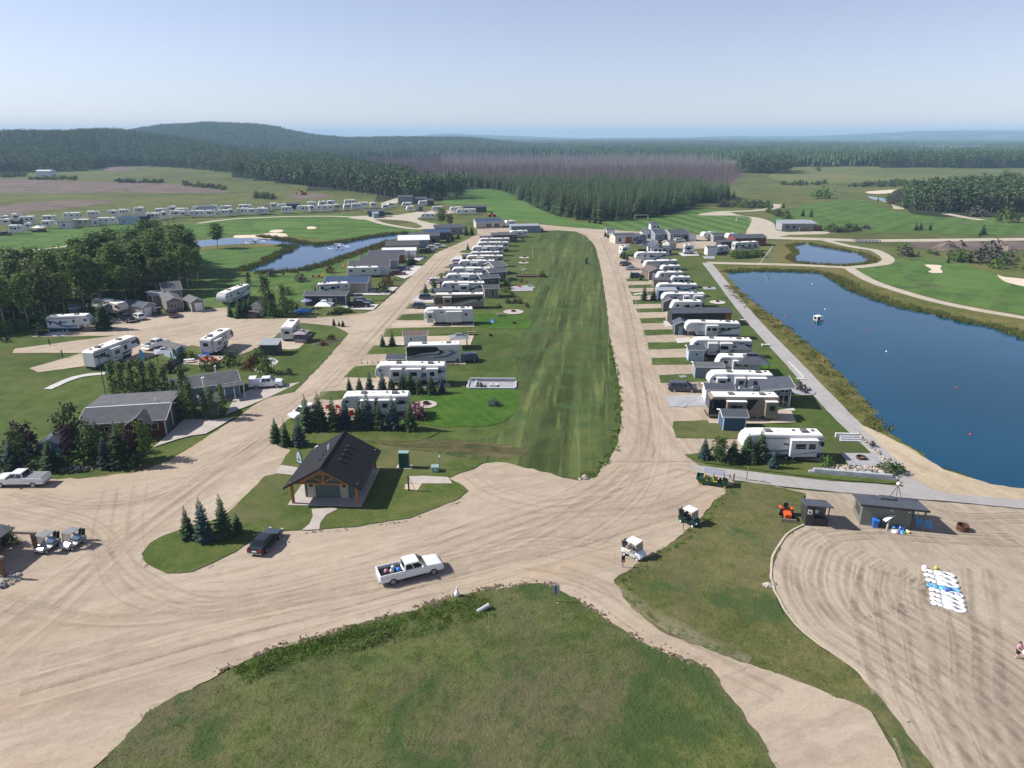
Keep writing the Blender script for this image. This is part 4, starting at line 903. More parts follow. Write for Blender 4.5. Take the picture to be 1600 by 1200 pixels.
 # ------------------------------------------------------------------ caravans, fifth wheels, motorhomes
SCHEME={'w':('white_gelcoat','grey_graphic','blue_graphic'),'wd':('white_gelcoat','dark_graphic','grey_graphic'),'wb':('white_gelcoat','blue_graphic','teal_graphic'),'wt':('white_gelcoat','taupe_gelcoat','tan_graphic'),
'c':('cream_gelcoat','taupe_gelcoat','tan_graphic'),'s':('silver_gelcoat','dark_graphic','white_gelcoat'),'b':('black_gelcoat','silver_gelcoat','grey_graphic'),'t':('taupe_gelcoat','black_gelcoat','tan_graphic'),'p':('white_gelcoat',None,None)}
def rv(a,b,kind,front,label,sch='w',Hh=None,W=2.55,slide=None,wins=None,door=None,dark_cap=False,end_win=True,awning=None,simple=False,group=None,swoosh=True,ac=2,far_front=False):
 A,rz,L=place(a,b)
 nm={'5':'fifth_wheel_trailer','t':'travel_trailer','m':'motorhome'}[kind]
 cat={'5':'fifth wheel','t':'travel trailer','m':'motorhome'}[kind]
 o=empty(nm,A,rz,label,cat,group)
 body,c1,c2=SCHEME[sch]
 if simple and body=='white_gelcoat':body='plastic_white'
 fx=(lambda x:L-x)if front=='R' else(lambda x:x)
 def pr(p):
  q=[(fx(x),z)for x,z in p];return q[::-1]if front=='R' else q
 def bx(mb,x0,x1,y0,y1,z0,z1):
  x0,x1=sorted((fx(x0),fx(x1)));return mb.box(x0,x1,y0,y1,z0,z1)
 if kind=='5':
  T=Hh or 3.65+rng.uniform(-.2,.2);zb=.75;top=[(.35,T-.42),(.95,T-.06),(2.6,T),(L-.25,T-.14),(L,T-.35)]
  prof=[(2.55,zb),(L,zb)]+top[::-1]+[(.06,T-1.0),(.0,1.95),(.25,1.72),(2.3,1.68)]
 elif kind=='t':
  T=Hh or 3.15+rng.uniform(-.15,.2);zb=.6;top=[(.62,T-.12),(1.0,T),(L-.2,T),(L,T-.2)]
  prof=[(.35,zb),(L,zb)]+top[::-1]+[(.12,T*.62),(.0,T*.42),(.1,zb+.2)]
 else:
  T=Hh or 3.75;zb=.42;top=[(.3,T-.12),(.7,T),(L-.15,T),(L,T-.12)]
  prof=[(.1,zb),(L,zb)]+top[::-1]+[(.08,T*.45),(.0,T*.35),(.0,zb+.15)]
 MB().prism_y(pr(prof),0,W).build('body',M[body],o,bevel=.07,seg=1)
 rp=[(top[0][0]+.35,top[1][1]+.012)]+[(x,z+.012)for x,z in top[1:-1]];rp=rp+[(x,z+.035)for x,z in rp[::-1]]
 MB().prism_y(pr(rp),.10,W-.10).build('roof',M['rv_roof_membrane'],o)
 x_ac=[L*.33,L*.78,L*.55][:ac]
 for q in x_ac:
  bx(MB(),q-.45,q+.45,W*.32,W*.68,T-.05,T+.26).build('air_conditioner',M['ac_grey'],o,bevel=.05)
 if not simple:
  for q in(.2,.46,.66,.9):
   bx(MB(),L*q-.18,L*q+.18,W*.55,W*.7,T-.1,T+.1).build('roof_vent',M['plastic_white' if q<.5 else 'ac_grey'],o)
  bx(MB(),(2.6 if kind=='5' else .5),L-.1,.25,W-.25,.32,zb+.01).build('chassis',M['underbody'],o)
  wx=(L*.56,L*.56+.95)if kind!='m' else(1.75,L*.72)
  for q in wx:
   for y_ in(.02,W-.30):
    w=MB().tube((fx(q),y_,.38),(fx(q),y_+.28,.38),.40,n=12).build('wheel',M['tyre_rubber'],o)
    MB().tube((fx(q),y_-.012,.38),(fx(q),y_+.292,.38),.22,n=8).build('rim',M['alloy'],w)
  if kind=='5':
   for y_ in(.45,W-.55):bx(MB(),2.75,2.87,y_,y_+.12,0,zb).build('landing_leg',M['steel_post'],o)
  if kind=='t':
   MB().tube((fx(.4),W/2-.4,.55),(fx(-1.05),W/2,.5),.06).tube((fx(.4),W/2+.4,.55),(fx(-1.05),W/2,.5),.06).build('tow_bar',M['underbody'],o)
   bx(MB(),-.55,-.1,W/2-.3,W/2+.3,.55,1.1).build('gas_bottle_cover',M['plastic_white'],o,bevel=.06)
 hb=T-zb
 def win(x0,x1,z0,z1,y=0.0,par=None,nm_='window'):
  w=bx(MB(),x0,x1,y-.022,y+.05,z0,z1).build(nm_,M['dark_glass'],par or o)
  return w
 if swoosh and c1:
  for k,(c,pts)in enumerate(((c1,[(.03,.30),(.30,.26),(.52,.34),(.75,.62),(.99,.72),(.99,.62),(.78,.50),(.55,.20),(.30,.12),(.03,.2)]),(c2,[(.34,.62),(.60,.52),(.99,.60),(.99,.55),(.60,.44),(.36,.50)]))):
   if c is None:continue
   x0=2.6 if kind=='5' else .3
   q=[(x0+(L-x0)*u,zb+hb*v)for u,v in pts]
   if front!='R':q=q[::-1]if False else q
   MB().prism_y(pr(q[::-1]),-.008-.002*k,.02).build('side_stripe',M[c],o)
 if c1 and swoosh:
  x0=2.6 if kind=='5' else .4
  MB().prism_y(pr([(x0,zb+.02),(L-.05,zb+.02),(L-.05,zb+hb*.13),(x0,zb+hb*.08)]),-.007,.02).build('skirt_band',M[c2 or c1],o)
  if not simple:MB().prism_y(pr([(x0+.1,T-hb*.20),(L-.1,T-hb*.22),(L-.1,T-hb*.17),(x0+.1,T-hb*.15)]),-.009,.02).build('upper_band',M[c1],o)
 if kind=='5' and dark_cap:
  q=[(.05,2.0),(.08,T-1.0),(.4,T-.5),(.9,T-.35),(1.3,T-.9),(.7,2.1)]
  MB().prism_y(pr(q[::-1]),-.012,W+.012).build('front_cap',M['dark_graphic'],o)
 if kind=='m':
  q=[(-.012,T*.47),(.06,T*.48),(.26,T-.5),(.20,T-.48)]
  MB().prism_y(pr(q[::-1]),.15,W-.15).build('windscreen',M['blue_glass'],o)
  win(.35,1.35,T*.5,T-.75)
  for y_ in(-.28,W+.06):bx(MB(),.05,.22,y_,y_+.22,T*.55,T*.55+.45).build('mirror',M['rack_black'],o)
  bx(MB(),-.08,.12,.1,W-.1,.4,.75).build('bumper',M[c1 if c1 else body],o,bevel=.04)
 if wins is None:
  f0=2.9 if kind=='5' else 1.2
  wins=[(f0+.0*L,f0+.7,zb+hb*.52,zb+hb*.72),(L*.45,L*.45+1.1,zb+hb*.45,zb+hb*.70),(L-1.7,L-.8,zb+hb*.5,zb+hb*.72)]
  if kind=='5':wins.append((.75,1.25,T-1.1,T-.7))
 for w in wins:win(*w)
 for s in(slide or[]):
  x0,x1,ws=s
  so=bx(MB(),x0,x1,-.75,.05,zb+.12,T-.55).build('slide_out',M[body],o,bevel=.03)
  bx(MB(),x0-.05,x1+.05,-.80,.06,T-.55,T-.50).build('slide_roof',M['rv_roof_membrane'],so)
  for u0,u1 in ws:bx(MB(),u0,u1,-.775,-.70,zb+hb*.42,zb+hb*.66).build('window',M['dark_glass'],so)
  if c1 and swoosh:
   q=[(x0+.1,zb+.35),(x1-.1,zb+.75),(x1-.1,zb+.9),(x0+.1,zb+.42)]
   MB().prism_y(pr(q),-.765,-.74).build('side_stripe',M[c1],so)
 if door is not None:
  d=bx(MB(),door,door+.72,-.03,.04,zb+.08,zb+2.0).build('door',M['white_gelcoat' if sch[0]in 'wcs' else body],o)
  bx(MB(),door+.18,door+.54,-.045,.03,zb+1.05,zb+1.75).build('pane',M['dark_glass'],d)
  if not simple:bx(MB(),door-.05,door+.77,-.35,-.05,.3,.42).build('step',M['steel_post'],o)
 if awning:
  x0,x1,c,out=awning
  x0,x1=sorted((fx(x0),fx(x1)))
  MB().add([(x0,-.02,T-.35),(x1,-.02,T-.35),(x1,-out,T-1.0),(x0,-out,T-1.0),(x0,-.02,T-.32),(x1,-.02,T-.32),(x1,-out,T-.97),(x0,-out,T-.97)],[(0,3,2,1),(4,5,6,7),(0,1,5,4),(1,2,6,5),(2,3,7,6),(3,0,4,7)]).build('awning',M[c],o)
  for q in(x0+.05,x1-.05):MB().tube((q,-out+.05,T-1.0),(q,-.02,zb+.5),.025,n=5).build('awning_arm',M['plastic_white'],o)
 if end_win:
  e=fx(L);s=1 if front!='R' else-1
  x0,x1=sorted((e-.04*s,e+.02*s))
  MB().box(x0,x1,W*.3,W*.7,zb+hb*.45,zb+hb*.68).build('rear_window',M['dark_glass'],o)
  if not simple:
   for y_ in(.1,W-.28):
    MB().box(x0,x1+.005,y_,y_+.16,zb+.25,zb+.45).build('tail_light',M['lamp_red'],o)
 return o
 # ------------------------------------------------------------------ houses, cabins, sheds
def roof_prof(D,h,p,oh,t=.12):
 z0=h-oh*p
 return[(-oh,z0),(D/2,h+D/2*p),(D+oh,z0),(D+oh,z0+t),(D/2,h+D/2*p+t),(-oh,z0+t)]
def cabin(a,b,D,h,label,roof='gx',p=.3,wall='grey_siding',roofm='charcoal_shingles',trim='trim_white',oh=.3,near=(),right=(),left=(),door=None,cat='cabin',name='cabin',group=None,doorm='door_white',gar=None,corner=True,porch=None,chimney=None,simple=False):
 A,rz,L=place(a,b);o=empty(name,A,rz,label,cat,group)
 if roof=='gx':w=MB().prism_x([(0,0),(D,0),(D,h),(D/2,h+D/2*p),(0,h)],0,L)
 elif roof=='gy':w=MB().prism_y([(0,0),(L,0),(L,h),(L/2,h+L/2*p),(0,h)],0,D)
 elif roof=='mono':w=MB().prism_x([(0,0),(D,0),(D,h+D*p),(0,h)],0,L)
 elif roof=='monox':w=MB().prism_y([(0,0),(L,0),(L,h+L*p),(0,h)],0,D)
 else:w=MB().box(0,L,0,D,0,h)
 w.build('wall',M[wall],o)
 r=MB()
 if roof=='gx':r.prism_x(roof_prof(D,h+.01,p,oh),-oh,L+oh)
 elif roof=='gy':r.prism_y(roof_prof(L,h+.01,p,oh),-oh,D+oh)
 elif roof=='mono':r.prism_x([(-oh,h-oh*p+.01),(D+oh,h+(D+oh)*p+.01),(D+oh,h+(D+oh)*p+.13),(-oh,h-oh*p+.13)],-oh,L+oh)
 elif roof=='monox':r.prism_y([(-oh,h-oh*p+.01),(L+oh,h+(L+oh)*p+.01),(L+oh,h+(L+oh)*p+.13),(-oh,h-oh*p+.13)],-oh,D+oh)
 elif roof=='hip':
  k=min(L,D)/2;zt=h+k*p
  r.add([(-oh,-oh,h),(L+oh,-oh,h),(L+oh,D+oh,h),(-oh,D+oh,h),(k,D/2,zt),(L-k+.01,D/2,zt)],[(3,2,1,0),(0,1,5,4),(1,2,5),(2,3,4,5),(3,0,4)])
 ro=r.build('roof',M[roofm],o)
 if not simple:
  if roof=='gx':
   f=MB()
   for x0 in(-oh-.035,L+oh):f.prism_x(roof_prof(D,h-.04,p,oh+.02,.17),x0,x0+.035)
   f.box(-oh,L+oh,-oh-.035,-oh,h-oh*p-.03,h-oh*p+.14);f.build('fascia',M[trim],o)
  elif roof=='gy':
   MB().prism_y(roof_prof(L,h-.04,p,oh+.02,.17),-oh-.035,-oh).build('fascia',M[trim],o)
  elif roof=='monox':
   MB().prism_y([(-oh-.02,h-oh*p-.02),(L+oh+.02,h+(L+oh)*p-.02),(L+oh+.02,h+(L+oh)*p+.15),(-oh-.02,h-oh*p+.15)],-oh-.035,-oh).box(L+oh,L+oh+.04,-oh,D+oh,h+(L+oh)*p-.05,h+(L+oh)*p+.16).build('fascia',M[trim],o)
  if corner:
   for x0,y0 in((-.025,-.025),(L-.105,-.025),(L-.105,D-.105),(-.025,D-.105)):
    MB().box(x0,x0+.13,y0,y0+.13,0,h-.02).build('corner_board',M[trim],o)
 def fr(x0,x1,z0,z1,side):
  g=.07
  def bb(e0,e1,u0,u1,w0,w1):
   if side=='n':return MB().box(u0,u1,-e1,-e0,w0,w1)
   if side=='r':return MB().box(L+e0,L+e1,u0,u1,w0,w1)
   return MB().box(-e1,-e0,u0,u1,w0,w1)
  f=bb(-.02,.035,x0,x1,z0,z1).build('window',M[trim],o)
  n=2 if(x1-x0)>1.3 and not simple else 1
  for k in range(n):
   u0=x0+g+(x1-x0-g)*k/n;u1=x0+(x1-x0-g)*(k+1)/n
   bb(.0,.045,u0,u1,z0+g,z1-g).build('pane',M['dark_glass'],f)
 for q in near:fr(*q,'n')
 for q in right:fr(*q,'r')
 for q in left:fr(*q,'l')
 if door is not None:
  d=MB().box(door,door+.95,-.04,.02,.05,2.1).build('door',M[doorm],o)
  if not simple:MB().box(door+.8,door+.87,-.09,-.03,1.0,1.08).build('handle',M['steel_post'],d)
 if gar is not None:
  g_=MB().box(gar[0],gar[1],-.035,.02,.03,2.2)
  for k in range(1,4):g_.box(gar[0]+.05,gar[1]-.05,-.05,-.03,k*.55-.02,k*.55+.02)
  g_.build('garage_door',M[gar[2]if len(gar)>2 else 'door_white'],o)
 if porch:
  x0,x1,dep,zt=porch
  MB().box(x0,x1,-dep,-.01,0,.18).build('deck',M['grey_timber'],o)
  for k in range(3):
   q=x0+.08+(x1-x0-.16)*k/2;MB().box(q-.06,q+.06,-dep+.02,-dep+.14,.18,zt).build('porch_post',M[trim],o)
  MB().box(x0-.2,x1+.2,-dep-.15,-.02,zt,zt+.12).build('porch_roof',M[roofm],o)
 if chimney:
  cx,cy=chimney;MB().tube((cx,cy,h),(cx,cy,h+D*p*.5+.95),.11,n=8).tube((cx,cy,h+D*p*.5+.9),(cx,cy,h+D*p*.5+1.1),.17,n=8).build('chimney',M['plastic_white'],o)
 return o
def gazebo(a,b,D,h,label,roofm='canvas_grey',post='trim_black',p=.35,name='gazebo',solid=None):
 A,rz,L=place(a,b);o=empty(name,A,rz,label,'gazebo')
 k=min(L,D)/2;zt=h+k*p;oh=.3
 MB().add([(-oh,-oh,h-.1),(L+oh,-oh,h-.1),(L+oh,D+oh,h-.1),(-oh,D+oh,h-.1),(k,D/2,zt),(L-k+.02,D/2,zt)],[(3,2,1,0),(0,1,5,4),(1,2,5),(2,3,4,5),(3,0,4)]).build('roof',M[roofm],o)
 MB().box(L/2-L*.18,L/2+L*.18,D*.36,D*.64,zt-.12,zt+.14).build('roof_vent',M[roofm],o)
 for x in(.06,L-.06):
  for y in(.06,D-.06):MB().box(x-.06,x+.06,y-.06,y+.06,0,h-.05).build('post',M[post],o)
 if solid:
  for y0 in(.0,D-.04):MB().box(.12,L-.12,y0,y0+.04,.05,h*.45).build('panel',M[solid],o)
 return o
 # ------------------------------------------------------------------ vehicles (x = forwards, origin on the ground in the middle)
def wheel(o,x,y,r=.37,w=.25,nm='wheel'):
 t=MB().tube((x,y-w/2,r),(x,y+w/2,r),r,n=16).build(nm,M['tyre_rubber'],o)
 s=1 if y>0 else-1
 MB().tube((x,y+s*(w/2-.03),r),(x,y+s*(w/2+.012),r),r*.62,n=12).build('rim',M['alloy'],t)
def house(o,xa,xb,xc,xd,z0,z1,W0,W1,paint,splits,glass='dark_glass',roofname='cab'):
 """tapered cab: bottom xa..xb, top xc..xd; panes set a little proud of its faces"""
 y0,y1=W0/2,W1/2
 Q={'bl':(xa,-y0,z0),'fl':(xb,-y0,z0),'fr':(xb,y0,z0),'br':(xa,y0,z0),'tbl':(xc,-y1,z1),'tfl':(xd,-y1,z1),'tfr':(xd,y1,z1),'tbr':(xc,y1,z1)}
 MB().add([Q['bl'],Q['fl'],Q['fr'],Q['br'],Q['tbl'],Q['tfl'],Q['tfr'],Q['tbr']],[(0,3,2,1),(4,5,6,7),(0,1,5,4),(1,2,6,5),(2,3,7,6),(3,0,4,7)]).build(roofname,M[paint],o,bevel=.07,seg=2)
 def pane(nm,p00,p10,p11,p01,u0,u1,v0=.12,v1=.86):
  p00,p10,p11,p01=map(Vector,(p00,p10,p11,p01));nrm=(p10-p00).cross(p01-p00).normalized()
  f=lambda u,v:p00.lerp(p10,u).lerp(p01.lerp(p11,u),v)
  c=[f(u0,v0),f(u1,v0),f(u1,v1),f(u0,v1)]
  MB().add([q+nrm*.012 for q in c]+[q-nrm*.03 for q in c],[(0,1,2,3),(0,4,5,1),(1,5,6,2),(2,6,7,3),(3,7,4,0)]).build(nm,M[glass],o)
 pane('windscreen',Q['fl'],Q['fr'],Q['tfr'],Q['tfl'],.08,.92,.08,.92)
 pane('rear_window',Q['br'],Q['bl'],Q['tbl'],Q['tbr'],.1,.9,.15,.88)
 for u0,u1 in splits:
  pane('side_window',Q['bl'],Q['fl'],Q['tfl'],Q['tbl'],u0,u1)
  pane('side_window',Q['fr'],Q['br'],Q['tbr'],Q['tfr'],1-u1,1-u0)
def vat(name,pc,pf,label,cat,group=None):
 c=G(*pc);f=G(*pf);d=f-c
 return empty(name,c,math.atan2(d.y,d.x),label,cat,group)
def lights(o,L,W,zf,zr):
 for s in(-1,1):
  y=s*(W/2-.2)
  MB().box(L/2-.08,L/2+.012,y-.17,y+.17,zf,zf+.18).build('headlight',M['lamp_clear'],o)
  MB().box(-L/2-.012,-L/2+.08,y-.12,y+.14,zr,zr+.26).build('tail_light',M['lamp_red'],o)
def pickup(pc,pf,label,paint='white_paint',L=6.0,W=2.0,cover=None,load=False,cap=False,group=None):
 o=vat('pickup_truck',pc,pf,label,'pickup',group);h=L/2
 MB().prism_y([(-h,.5),(h-.05,.42),(h,.75),(h-.06,1.12),(h-.35,1.22),(h-1.6,1.32),(-.75,1.32),(-.75,.98),(-h,.98)],-W/2,W/2).build('body',M[paint],o,bevel=.06,seg=2)
 for s in(-1,1):
  MB().box(-h,-.72,s*W/2-(.12 if s>0 else 0),s*W/2+(.12 if s<0 else 0),.96,1.36).build('bed_side',M[paint],o,bevel=.03)
  MB().box(.95,1.15,s*(W/2+.13)-.12,s*(W/2+.13)+.12,1.30,1.52).build('mirror',M[paint if s<0 else 'rack_black'],o,bevel=.03)
  MB().box(-1.0,1.4,s*(W/2+.04)-.08,s*(W/2+.04)+.08,.40,.48).build('running_board',M['rack_black'],o)
 MB().box(-h-.02,-h+.10,-W/2+.02,W/2-.02,.62,1.34).build('tailgate',M[paint],o,bevel=.02)
 MB().box(-h+.1,-.76,-W/2+.13,W/2-.13,.975,1.0).build('bed_floor',M['rack_black'],o)
 MB().box(-h-.16,-h-.02,-W/2+.1,W/2-.1,.48,.66).build('rear_bumper',M['alloy'],o,bevel=.03)
 MB().box(h-.06,h+.14,-W/2+.06,W/2-.06,.48,.70).build('front_bumper',M['alloy'],o,bevel=.03)
 MB().box(h-.05,h+.03,-.55,.55,.74,1.06).build('grille',M['rack_black'],o)
 house(o,-.78,1.55,-.66,.72,1.30,1.95,W-.06,W-.44,paint,((.05,.40),(.45,.88)))
 for x in(-h+1.25,h-1.05):
  for y in(-W/2+.13,W/2-.13):wheel(o,x,y,.40,.29)
 lights(o,L,W,.82,.86)
 if cover:
  for k in range(3):
   x0=-h+.1+(h-.9)*k/3;MB().box(x0,x0+(h-.95)/3-.02,-W/2+.05,W/2-.05,1.36,1.41).build('bed_cover_panel',M[cover],o)
 if cap:
  MB().box(-h+.03,-.8,-W/2+.05,W/2-.05,1.34,1.42).box(-h+.03,-h+.12,-W/2+.05,W/2-.05,1.40,1.95).box(-h,-1.6,-W/2+.02,W/2-.02,1.93,2.0).build('bed_cap',M[paint],o,bevel=.02)
 return o
def car(pc,pf,label,paint,kind='suv',group=None):
 if kind=='sedan':L,W,zb,zt,q,cat=4.75,1.82,.92,1.44,(-1.95,1.05,-1.15,.15),'sedan';pr=[(-2.36,.35),(2.34,.3),(2.38,.6),(2.25,.76),(1.0,.94),(-1.6,.97),(-2.3,.95),(-2.38,.65)]
 elif kind=='van':L,W,zb,zt,q,cat=5.1,1.98,1.05,1.76,(-2.45,1.75,-2.25,.55),'minivan';pr=[(-2.5,.35),(2.5,.3),(2.55,.65),(2.4,.9),(1.7,1.08),(-2.45,1.10),(-2.55,.7)]
 else:L,W,zb,zt,q,cat=4.7,1.88,1.0,1.68,(-2.2,1.1,-1.95,.25),'suv';pr=[(-2.3,.4),(2.3,.35),(2.35,.7),(2.2,.92),(1.1,1.04),(-2.25,1.04),(-2.35,.7)]
 o=vat({'sedan':'sedan_car','van':'minivan','suv':'suv_car'}[kind],pc,pf,label,cat,group)
 MB().prism_y(pr,-W/2,W/2).build('body',M[paint],o,bevel=.09,seg=2)
 house(o,*q,zb-.02,zt,W-.08,W-.5,paint,((.10,.36),(.40,.62),(.66,.88))if kind!='sedan' else((.16,.48),(.52,.84)))
 for x in(-L*.29,L*.295):
  for y in(-W/2+.12,W/2-.12):wheel(o,x,y,.33,.23)
 lights(o,L,W,.62,.68)
 for s in(-1,1):MB().box(.75,.95,s*(W/2+.08)-.1,s*(W/2+.08)+.1,.98,1.12).build('mirror',M[paint],o,bevel=.03)
 MB().box(-L/2-.04,-L/2+.05,-.26,.26,.62,.75).build('number_plate',M['lamp_clear'],o)
 if kind=='sedan':MB().box(-L/2-.05,-L/2+.1,-W/2+.12,W/2-.12,.40,.47).build('bumper_trim',M['alloy'],o)
 return o
def golf_cart(pc,pf,label,paint,roofm,seatm,group=None,rows=1,bed=None,bags=True,rim_yellow=False):
 o=vat('golf_cart' if not bed else 'utility_cart',pc,pf,label,'golf cart' if not bed else 'utility cart',group);s=1.0;L=2.45 if rows==1 else 3.7;W=1.22 if not bed else 1.5;h=L/2
 MB().prism_y([(-h,.35),(h-.1,.28),(h,.45),(h-.1,.72),(h-.45,.92),(h-.72,.86),(h-.8,.36),(h-1.3,.36),(h-1.38,.62),(-h,.80)],-W/2,W/2).build('body',M[paint],o,bevel=.06,seg=2)
 for r_ in range(rows):
  x0=h-1.85-r_*1.15
  MB().box(x0,x0+.5,-W/2+.06,W/2-.06,.66,.82).build('seat',M[seatm],o,bevel=.04)
  MB().box(x0-.06,x0+.06,-W/2+.06,W/2-.06,.86,1.25).build('backrest',M[seatm],o,bevel=.03)
 xr0,xr1=h-1.95-(rows-1)*1.15,h-.58
 MB().box(xr0,xr1,-W/2-.02,W/2+.02,1.86,1.93).build('roof',M[roofm],o,bevel=.03,seg=2)
 for y in(-W/2+.04,W/2-.04):
  MB().tube((xr1-.05,y,1.87),(h-.5,y,.88),.025,n=5).tube((xr0+.06,y,1.87),(xr0-.02,y,.78),.025,n=5).build('roof_post',M['rack_black'],o)
 p=[(h-.52,-W/2+.07,.92),(h-.52,W/2-.07,.92),(xr1-.06,W/2-.07,1.78),(xr1-.06,-W/2+.07,1.78)]
 gl=pm('cart_screen',(.30,.29,.26),rough=.1,var=.02)
 MB().add([(x,y,z)for x,y,z in p]+[(x+.015,y,z)for x,y,z in p],[(3,2,1,0),(4,5,6,7),(0,1,5,4),(1,2,6,5),(2,3,7,6),(3,0,4,7)]).build('windscreen',gl,o)
 MB().tube((h-.75,-.28,.85),(h-1.0,-.28,1.08),.02,n=5).tube((h-1.02,-.28,.98),(h-1.0,-.28,1.12),.17,.17,10).build('steering_wheel',M['rack_black'],o)
 for x in(-h+.42,h-.42):
  for y in(-W/2+.06,W/2-.06):
   t=MB().tube((x,y-.1,.24),(x,y+.1,.24),.24,n=12).build('wheel',M['tyre_rubber'],o);sg=1 if y>0 else-1
   MB().tube((x,y+sg*.08,.24),(x,y+sg*.112,.24),.13,n=8).build('rim',M['yellow_paint' if rim_yellow else 'plastic_white'],t)
 if bags:
  for y in(-.24,.24):MB().tube((-h+.12,y,.62),(-h-.08,y,1.45),.15,.17,8).build('golf_bag',M['dark_cloth' if y>0 else 'canvas_dark'],o)
 if bed:
  MB().box(-h-.25,-h+.75,-W/2,W/2,.72,.78).box(-h-.25,-h-.19,-W/2,W/2,.78,1.05).box(-h-.25,-h+.75,-W/2,-W/2+.06,.78,1.05).box(-h-.25,-h+.75,W/2-.06,W/2,.78,1.05).build('cargo_bed',M[bed],o)
 for y in(-.4,.4):MB().box(h-.12,h+.01,y-.1,y+.1,.55,.66).build('headlight',M['lamp_clear'],o)
 return o
 # ------------------------------------------------------------------ small things
def fire_pit(px,label,d=1.1,ring=None,h=.5):
 o=empty('fire_pit',G(*px),0,label,'fire pit')
 MB().lathe([(d/2,0),(d/2+.02,h),(d/2-.08,h),(d/2-.09,.12)],14).build('ring',M['rusty_steel'],o)
 for k in range(3):MB().tube((-.25,-.15+.15*k,.14+.03*k),(.25,.12*k-.1,.2),.05,n=5).build('log',M['brown_timber'],o)
 return o
def disc_pad(px,r,name='round_patio',m='concrete'):
 c=G(*px);n=28
 return sheet_xy(name,[(c.x+r*math.cos(k*6.2832/n),c.y+r*math.sin(k*6.2832/n))for k in range(n)],Z5,MATS[m],False,0)
def picnic(px,rz,label,m='weathered_timber'):
 o=empty('picnic_table',G(*px),rz,label,'picnic table')
 for k in range(4):MB().box(-.95,.95,-.38+k*.19,-.21+k*.19,.72,.76).build('top_plank',M[m],o)
 for y in(-.75,.55):MB().box(-.95,.95,y,y+.22,.43,.47).build('bench',M[m],o)
 for x in(-.6,.6):MB().tube((x,-.65,0),(x,-.1,.72),.045,n=4).tube((x,.65,0),(x,.1,.72),.045,n=4).box(x-.04,x+.04,-.72,.72,.38,.43).build('leg',M[m],o)
 return o
def chair(px,rz,label,m='red_plastic',group=None):
 o=empty('garden_chair',G(*px),rz,label,'garden chair',group)
 MB().add([(-.28,.3,.42),(.28,.3,.42),(.28,-.3,.30),(-.28,-.3,.30),(-.28,.3,.46),(.28,.3,.46),(.28,-.3,.34),(-.28,-.3,.34)],[(3,2,1,0),(4,5,6,7),(0,1,5,4),(1,2,6,5),(2,3,7,6),(3,0,4,7)]).build('seat',M[m],o)
 MB().add([(-.28,-.28,.32),(.28,-.28,.32),(.34,-.62,1.08),(-.34,-.62,1.08),(-.28,-.33,.32),(.28,-.33,.32),(.34,-.67,1.08),(-.34,-.67,1.08)],[(0,1,2,3),(7,6,5,4),(0,4,5,1),(1,5,6,2),(2,6,7,3),(3,7,4,0)]).build('backrest',M[m],o)
 for x in(-.36,.36):
  MB().box(x-.07,x+.07,-.42,.34,.56,.60).build('armrest',M[m],o);MB().box(x-.04,x+.04,.24,.34,0,.56).box(x-.04,x+.04,-.45,-.35,0,.56).build('leg',M[m],o)
 return o
def post(px,h,label,name='post',cat='post',m='steel_post',w=.05,head=None):
 o=empty(name,G(*px),0,label,cat);MB().tube((0,0,0),(0,0,h),w,n=6).build('pole',M[m],o)
 if head:
  (x0,x1,y0,y1,z0,z1),hm,hn=head;MB().box(x0,x1,y0,y1,z0,z1).build(hn,M[hm],o)
 return o
def shrub(px,h,kind,label,group=None,wid=1.0):
 return tree('shrub',rng.choice(SHR[kind]),None,G(*px),h,1.4,label,'shrub',group,wid)
def rnd_tree(px,hpx,kind,label,group=None,wid=1.0):
 p=G(*px);h=HZ(px[0],px[1]-hpx,p.y);return tree('small_tree',rng.choice(RND[kind]),T_RND,p,h,5,label,'tree',group,wid)
